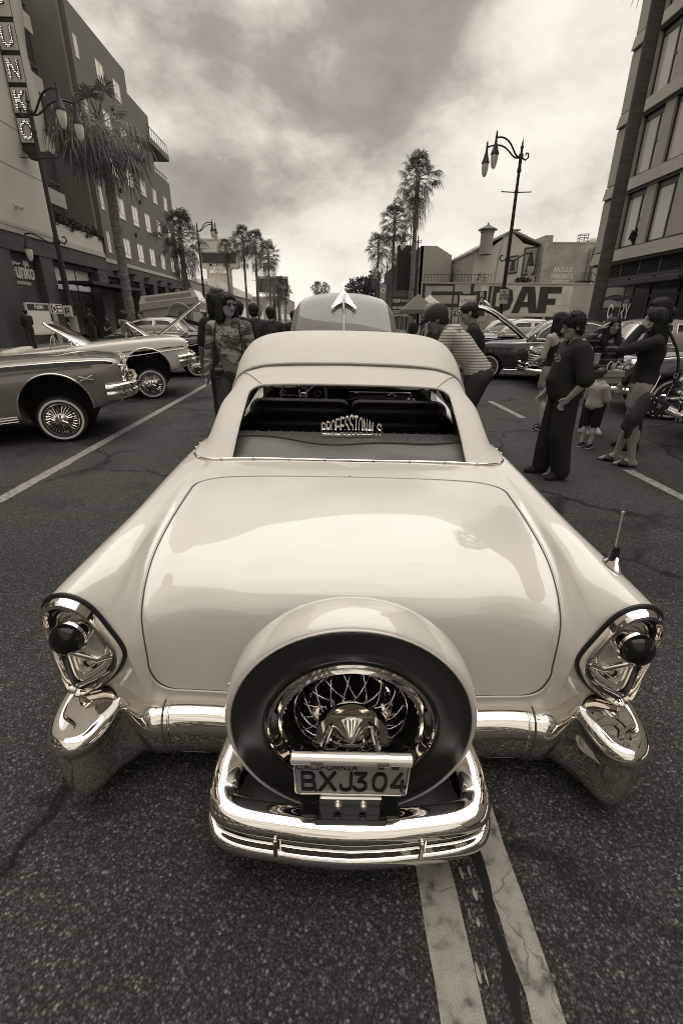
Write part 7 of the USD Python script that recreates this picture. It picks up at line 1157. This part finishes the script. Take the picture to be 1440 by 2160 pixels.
person('bald man standing behind the bent man with the cap', 1.42, 6.25, 75, 1.74, dict(head=(0, .06, 1.62)), 1, ('charcoal', 'short'), ('navy', 'long'), None, head=(0, -12), L=.026, seed=12)
lean2 = {k: (np.array(BASE[k])*(.75)+np.array(lean[k])*.25) if k in lean else v for k, v in BASE.items()}
person('man with cropped hair in plain black tee looking down into the engine bay', 1.80, 5.75, 72, 1.74, {**lean2, 'elL': (-.26, .04, 1.08), 'wrL': (-.22, .22, .95)}, 1, ('black', 'short'), ('black', 'long'), 'crop', head=(0, -22), fat=1.12, L=.022, seed=13)
# --- the group on the right
person('girl in black vest and denim shorts seen from behind the boy', 3.22, 6.62, 24, 1.60, dict(elR=(.21, .1, 1.17), wrR=(.12, .26, 1.12), elL=(-.235, .02, 1.14), wrL=(-.14, .22, 1.08), anR=(.09, .08, .09), anL=(-.1, -.08, .09)), 0, ('black', 'tank'), (DENIM, 'shorts'), 'bob', face=False, fem=True, shoes='sneaker', L=.022, seed=21)
P, j, H = person('heavy-set boy in oversized black tee with hand in his trouser pocket', 2.36, 4.52, 84, 1.56, dict(elL=(-.285, -.08, 1.12), wrL=(-.215, .03, .94), elR=(.25, .0, 1.12), wrR=(.22, .14, .93), anL=(-.12, -.07, .09), anR=(.12, .07, .09), knL=(-.11, .0, .5), knR=(.11, .04, .5), toeL=(-.3, 1, 0), head=(0, .04, 1.635)), 1, ('black', 'bigtee'), ('black', 'baggy'), 'fluffy', fat=1.18, belly=.07, head=(6, -8), shoes='black', L=.018, curlL=.9, seed=22)
m = text('L.A.C', .05, .003, True, '-y', center=True, shear=.2); v = np.array(m[0]); M_ = T4(-.115, .172, 1.33) @ rotm('z', 128); obj('tee_print', xf((v, m[1]), M_), CL['pale'], P); obj('tee_print_line', xf(cat([box2(-.06, .05, -.003, .001, -.018-.014*k, -.012-.014*k) for k in range(2)]), M_), CL['pale'], P)
obj('shoe_laces', cat([rod(np.array([-.115+dx, .07+.02*k, .065-.008*k])+np.array([-.02, 0, 0]), np.array([-.115+dx, .075+.02*k, .065-.008*k])+np.array([.02, 0, 0]), .004, n=4) for k in range(3) for dx in (0,)]), CL['white'], P)
P, j, H = person('toddler in pale tee and dark shorts standing beside the boy', 3.36, 5.66, -62, 1.0, dict(head=(0, .02, 1.60), neck=(0, -.01, 1.40), shR=(.17, 0, 1.33), shL=(-.17, 0, 1.33), elR=(.23, .06, 1.08), wrR=(.2, .2, .93), elL=(-.22, .05, 1.08), wrL=(-.2, .2, .93)), 0, ('pale', 'bigtee'), ('black', 'knee'), 'short', hairm=HAIRB, fat=1.1, head=(-14, 4), shoes='sneaker', L=.03, hs=.95, seed=23)
P, j, H = person('smiling long-haired woman in striped knit raising a hand to her hair', 3.86, 6.5, 176, 1.54, dict(elR=(.33, .10, 1.46), wrR=(.20, .10, 1.60), elL=(-.24, .0, 1.13), wrL=(-.06, .2, 1.08)), 1, (STRIPE2, 'long'), ('black', 'long'), 'wavy', fem=True, head=(8, 0), shoes='white', L=.019, curlR=.2, neckline=.085, seed=24)
BG = Th('handbag', 'pale boxy handbag with two curved handles held by the smiling woman', 'handbag', (3.84, 6.24, .80))
BG.add('bag', cbox(3.70, 3.98, 6.18, 6.28, .72, .90, .02), CL['pale']); BG.add('flap', cbox(3.69, 3.99, 6.17, 6.185, .82, .905, .006), CL['pale'])
for dx in (-.05, .05): BG.add('handle', tube([(3.84+dx-.045, 6.2, .90), (3.84+dx-.04, 6.2, .98), (3.84+dx, 6.21, 1.02), (3.84+dx+.04, 6.2, .98), (3.84+dx+.045, 6.2, .90)], .009, 6), CL['white'], smooth=True)
CUP = Th('drink_cup', 'small pale drink cup held in front of the smiling woman', 'cup', (3.66, 6.25, 1.0)); CUP.add('cup', lathe([(0, 0), (.03, 0), (.038, .12), (.04, .12), (.04, .13), (0, .135)], 18, 'z', (3.64, 6.3, .98)), CL['pale'], smooth=30)
P, j, H = person('woman in black top and denim shorts shading her eyes with her hand', 3.40, 4.92, 62, 1.62, dict(elL=(-.20, .30, 1.33), wrL=(-.10, .16, 1.56), elR=(.245, .02, 1.13), wrR=(.20, .16, .95), anL=(-.09, -.07, .09), anR=(.09, .08, .09), knL=(-.095, .0, .5), chest=(0, -.02, 1.30), head=(0, .03, 1.635)), 1, ('black', 'long'), (DENIM, 'shorts'), 'long', fem=True, head=(10, 0), shoes='sandal', L=.018, curlL=.15, fat=1.05, seed=25)
PU = Th('shoulder_bag', 'small black studded bag on a chain at the hip of the woman shading her eyes', 'bag', (3.38, 4.66, .62))
bagm = m3.Manifold.batch_hull([sph((dx, dy, dz), .035) for dx in (-.09, .09) for dy in (0, .04) for dz in (-.05, .07)]); PB_ = T4(3.40, 4.66, .69) @ rotm('z', -12) @ rotm('y', 24)
PU.add('bag', xf(m3arr(bagm), PB_), BLACK, smooth=30); PU.add('stud', xf(cat([ellipsoid((a, -.038, b), (.007, .005, .007), 1) for a, b in ((-.09, .06), (-.05, .085), (-.1, .0), (-.08, -.05), (-.03, -.07), (.03, -.075), (.085, -.05), (.1, .02), (.0, -.04), (-.04, .04))]), PB_), CHROME, kind='stuff'); PU.add('badge', xf(cbox(-.0, .045, -.042, -.034, .01, .05, .003), PB_), CHROME2)
PU.add('chain', cat([tube([(3.33, 4.70, .78), (3.40, 4.72, .90), (3.44, 4.74, 1.0)], .0055, 5), tube([(3.50, 4.68, .68), (3.56, 4.72, .85), (3.60, 4.74, .92)], .0055, 5)]), CHROME2); PU.add('strap', tube(resample([(3.60, 4.74, .92), (3.615, 4.745, 1.02), (3.58, 4.80, 1.25), (3.52, 4.90, 1.42)], 14), .014, 6), BLACK, smooth=True); PU.add('buckle', tube([(3.59+.02*math.cos(a), 4.725, 1.0+.022*math.sin(a)) for a in np.linspace(0, 2*PI, 13)[:-1]], .005, 5, closed=True), CHROME)
JK = Th('carried_jacket', 'dark jacket draped over the bag at the hip of the woman shading her eyes', 'jacket', (3.25, 4.72, .6)); jv, jf = soften(m3.Manifold.batch_hull([sph((3.34, 4.70, .78), .06), sph((3.24, 4.68, .58), (.09, .06, .10)), sph((3.18, 4.70, .48), .045)]), .02, 3, .016, 31, 16); JK.add('folds', (jv, jf), CL['navy'], smooth=True); JK.add('sleeve', soften(bone((3.22, 4.68, .52), (3.22, 4.70, .38), .04, .03), .02, 2, .01, 32), CL['charcoal'], smooth=True)
person('tall person with gathered dark hair in black, right of the woman shading her eyes', 3.88, 5.6, 70, 1.74, {}, 2, ('black', 'long'), ('black', 'long'), 'bun', head=(8, -4), L=.024, seed=26)
# --- by the shop front
for k, (x, y, rz, h, lb_, tee, hr, zz) in enumerate(((-6.9, 17.2, -40, 1.70, 'person in pale hooded top behind the open cars on the left', 'stone', 'curly', 0), (-12.1, 24.2, 170, 1.76, 'person in dark cap standing by the left shop door', 'black', 'short', .14), (-11.4, 24.4, 10, 1.78, 'person with back turned beside the left shop door', 'black', 'short', .14), (-10.2, 23.6, 150, 1.48, 'low seated-height person in dark tee by the left kerb', 'charcoal', 'short', .14), (-13.8, 23.4, 60, 1.70, 'dark clothed person in front of the white display case', 'black', 'crop', .14), (-6.55, 17.9, 160, 1.74, 'dark-haired person just behind the pale hooded top', 'black', 'short', 0))):
    P, j, H = person(lb_, x, y, rz, h, dict(elR=(.24, .08, 1.14), wrR=(.1, .2, 1.05), elL=(-.24, .08, 1.14), wrL=(-.1, .2, 1.02)), 1, (tee, 'long' if k in (0, 2, 4) else 'short'), ('navy', 'long'), hr, fat=1.06, L=.04, hands=True, hat='cap' if k in (1, 3) else None, seed=40+k, z=zz)
    if k == 0: obj('hood', m3arr(m3.Manifold.batch_hull([sph((sx_*.1, -.09, 1.46), .06) for sx_ in (-1, 1)]+[sph((0, -.14, 1.36), .05)])), CL['stone'], P, True)
for k, (x, y, rz) in enumerate(((4.9, 24.5, 90), (5.9, 26.0, 200), (2.6, 14.5, 100))): person(('person far off by the dark market tent', 'person far off in front of the pale market tent', 'person in black between the bonnet and the black coupe')[k], x, y, rz, 1.7, {}, 1, (('grey', 'black', 'black')[k], 'short'), ('navy', 'long'), 'short', L=.045, seed=60+k)
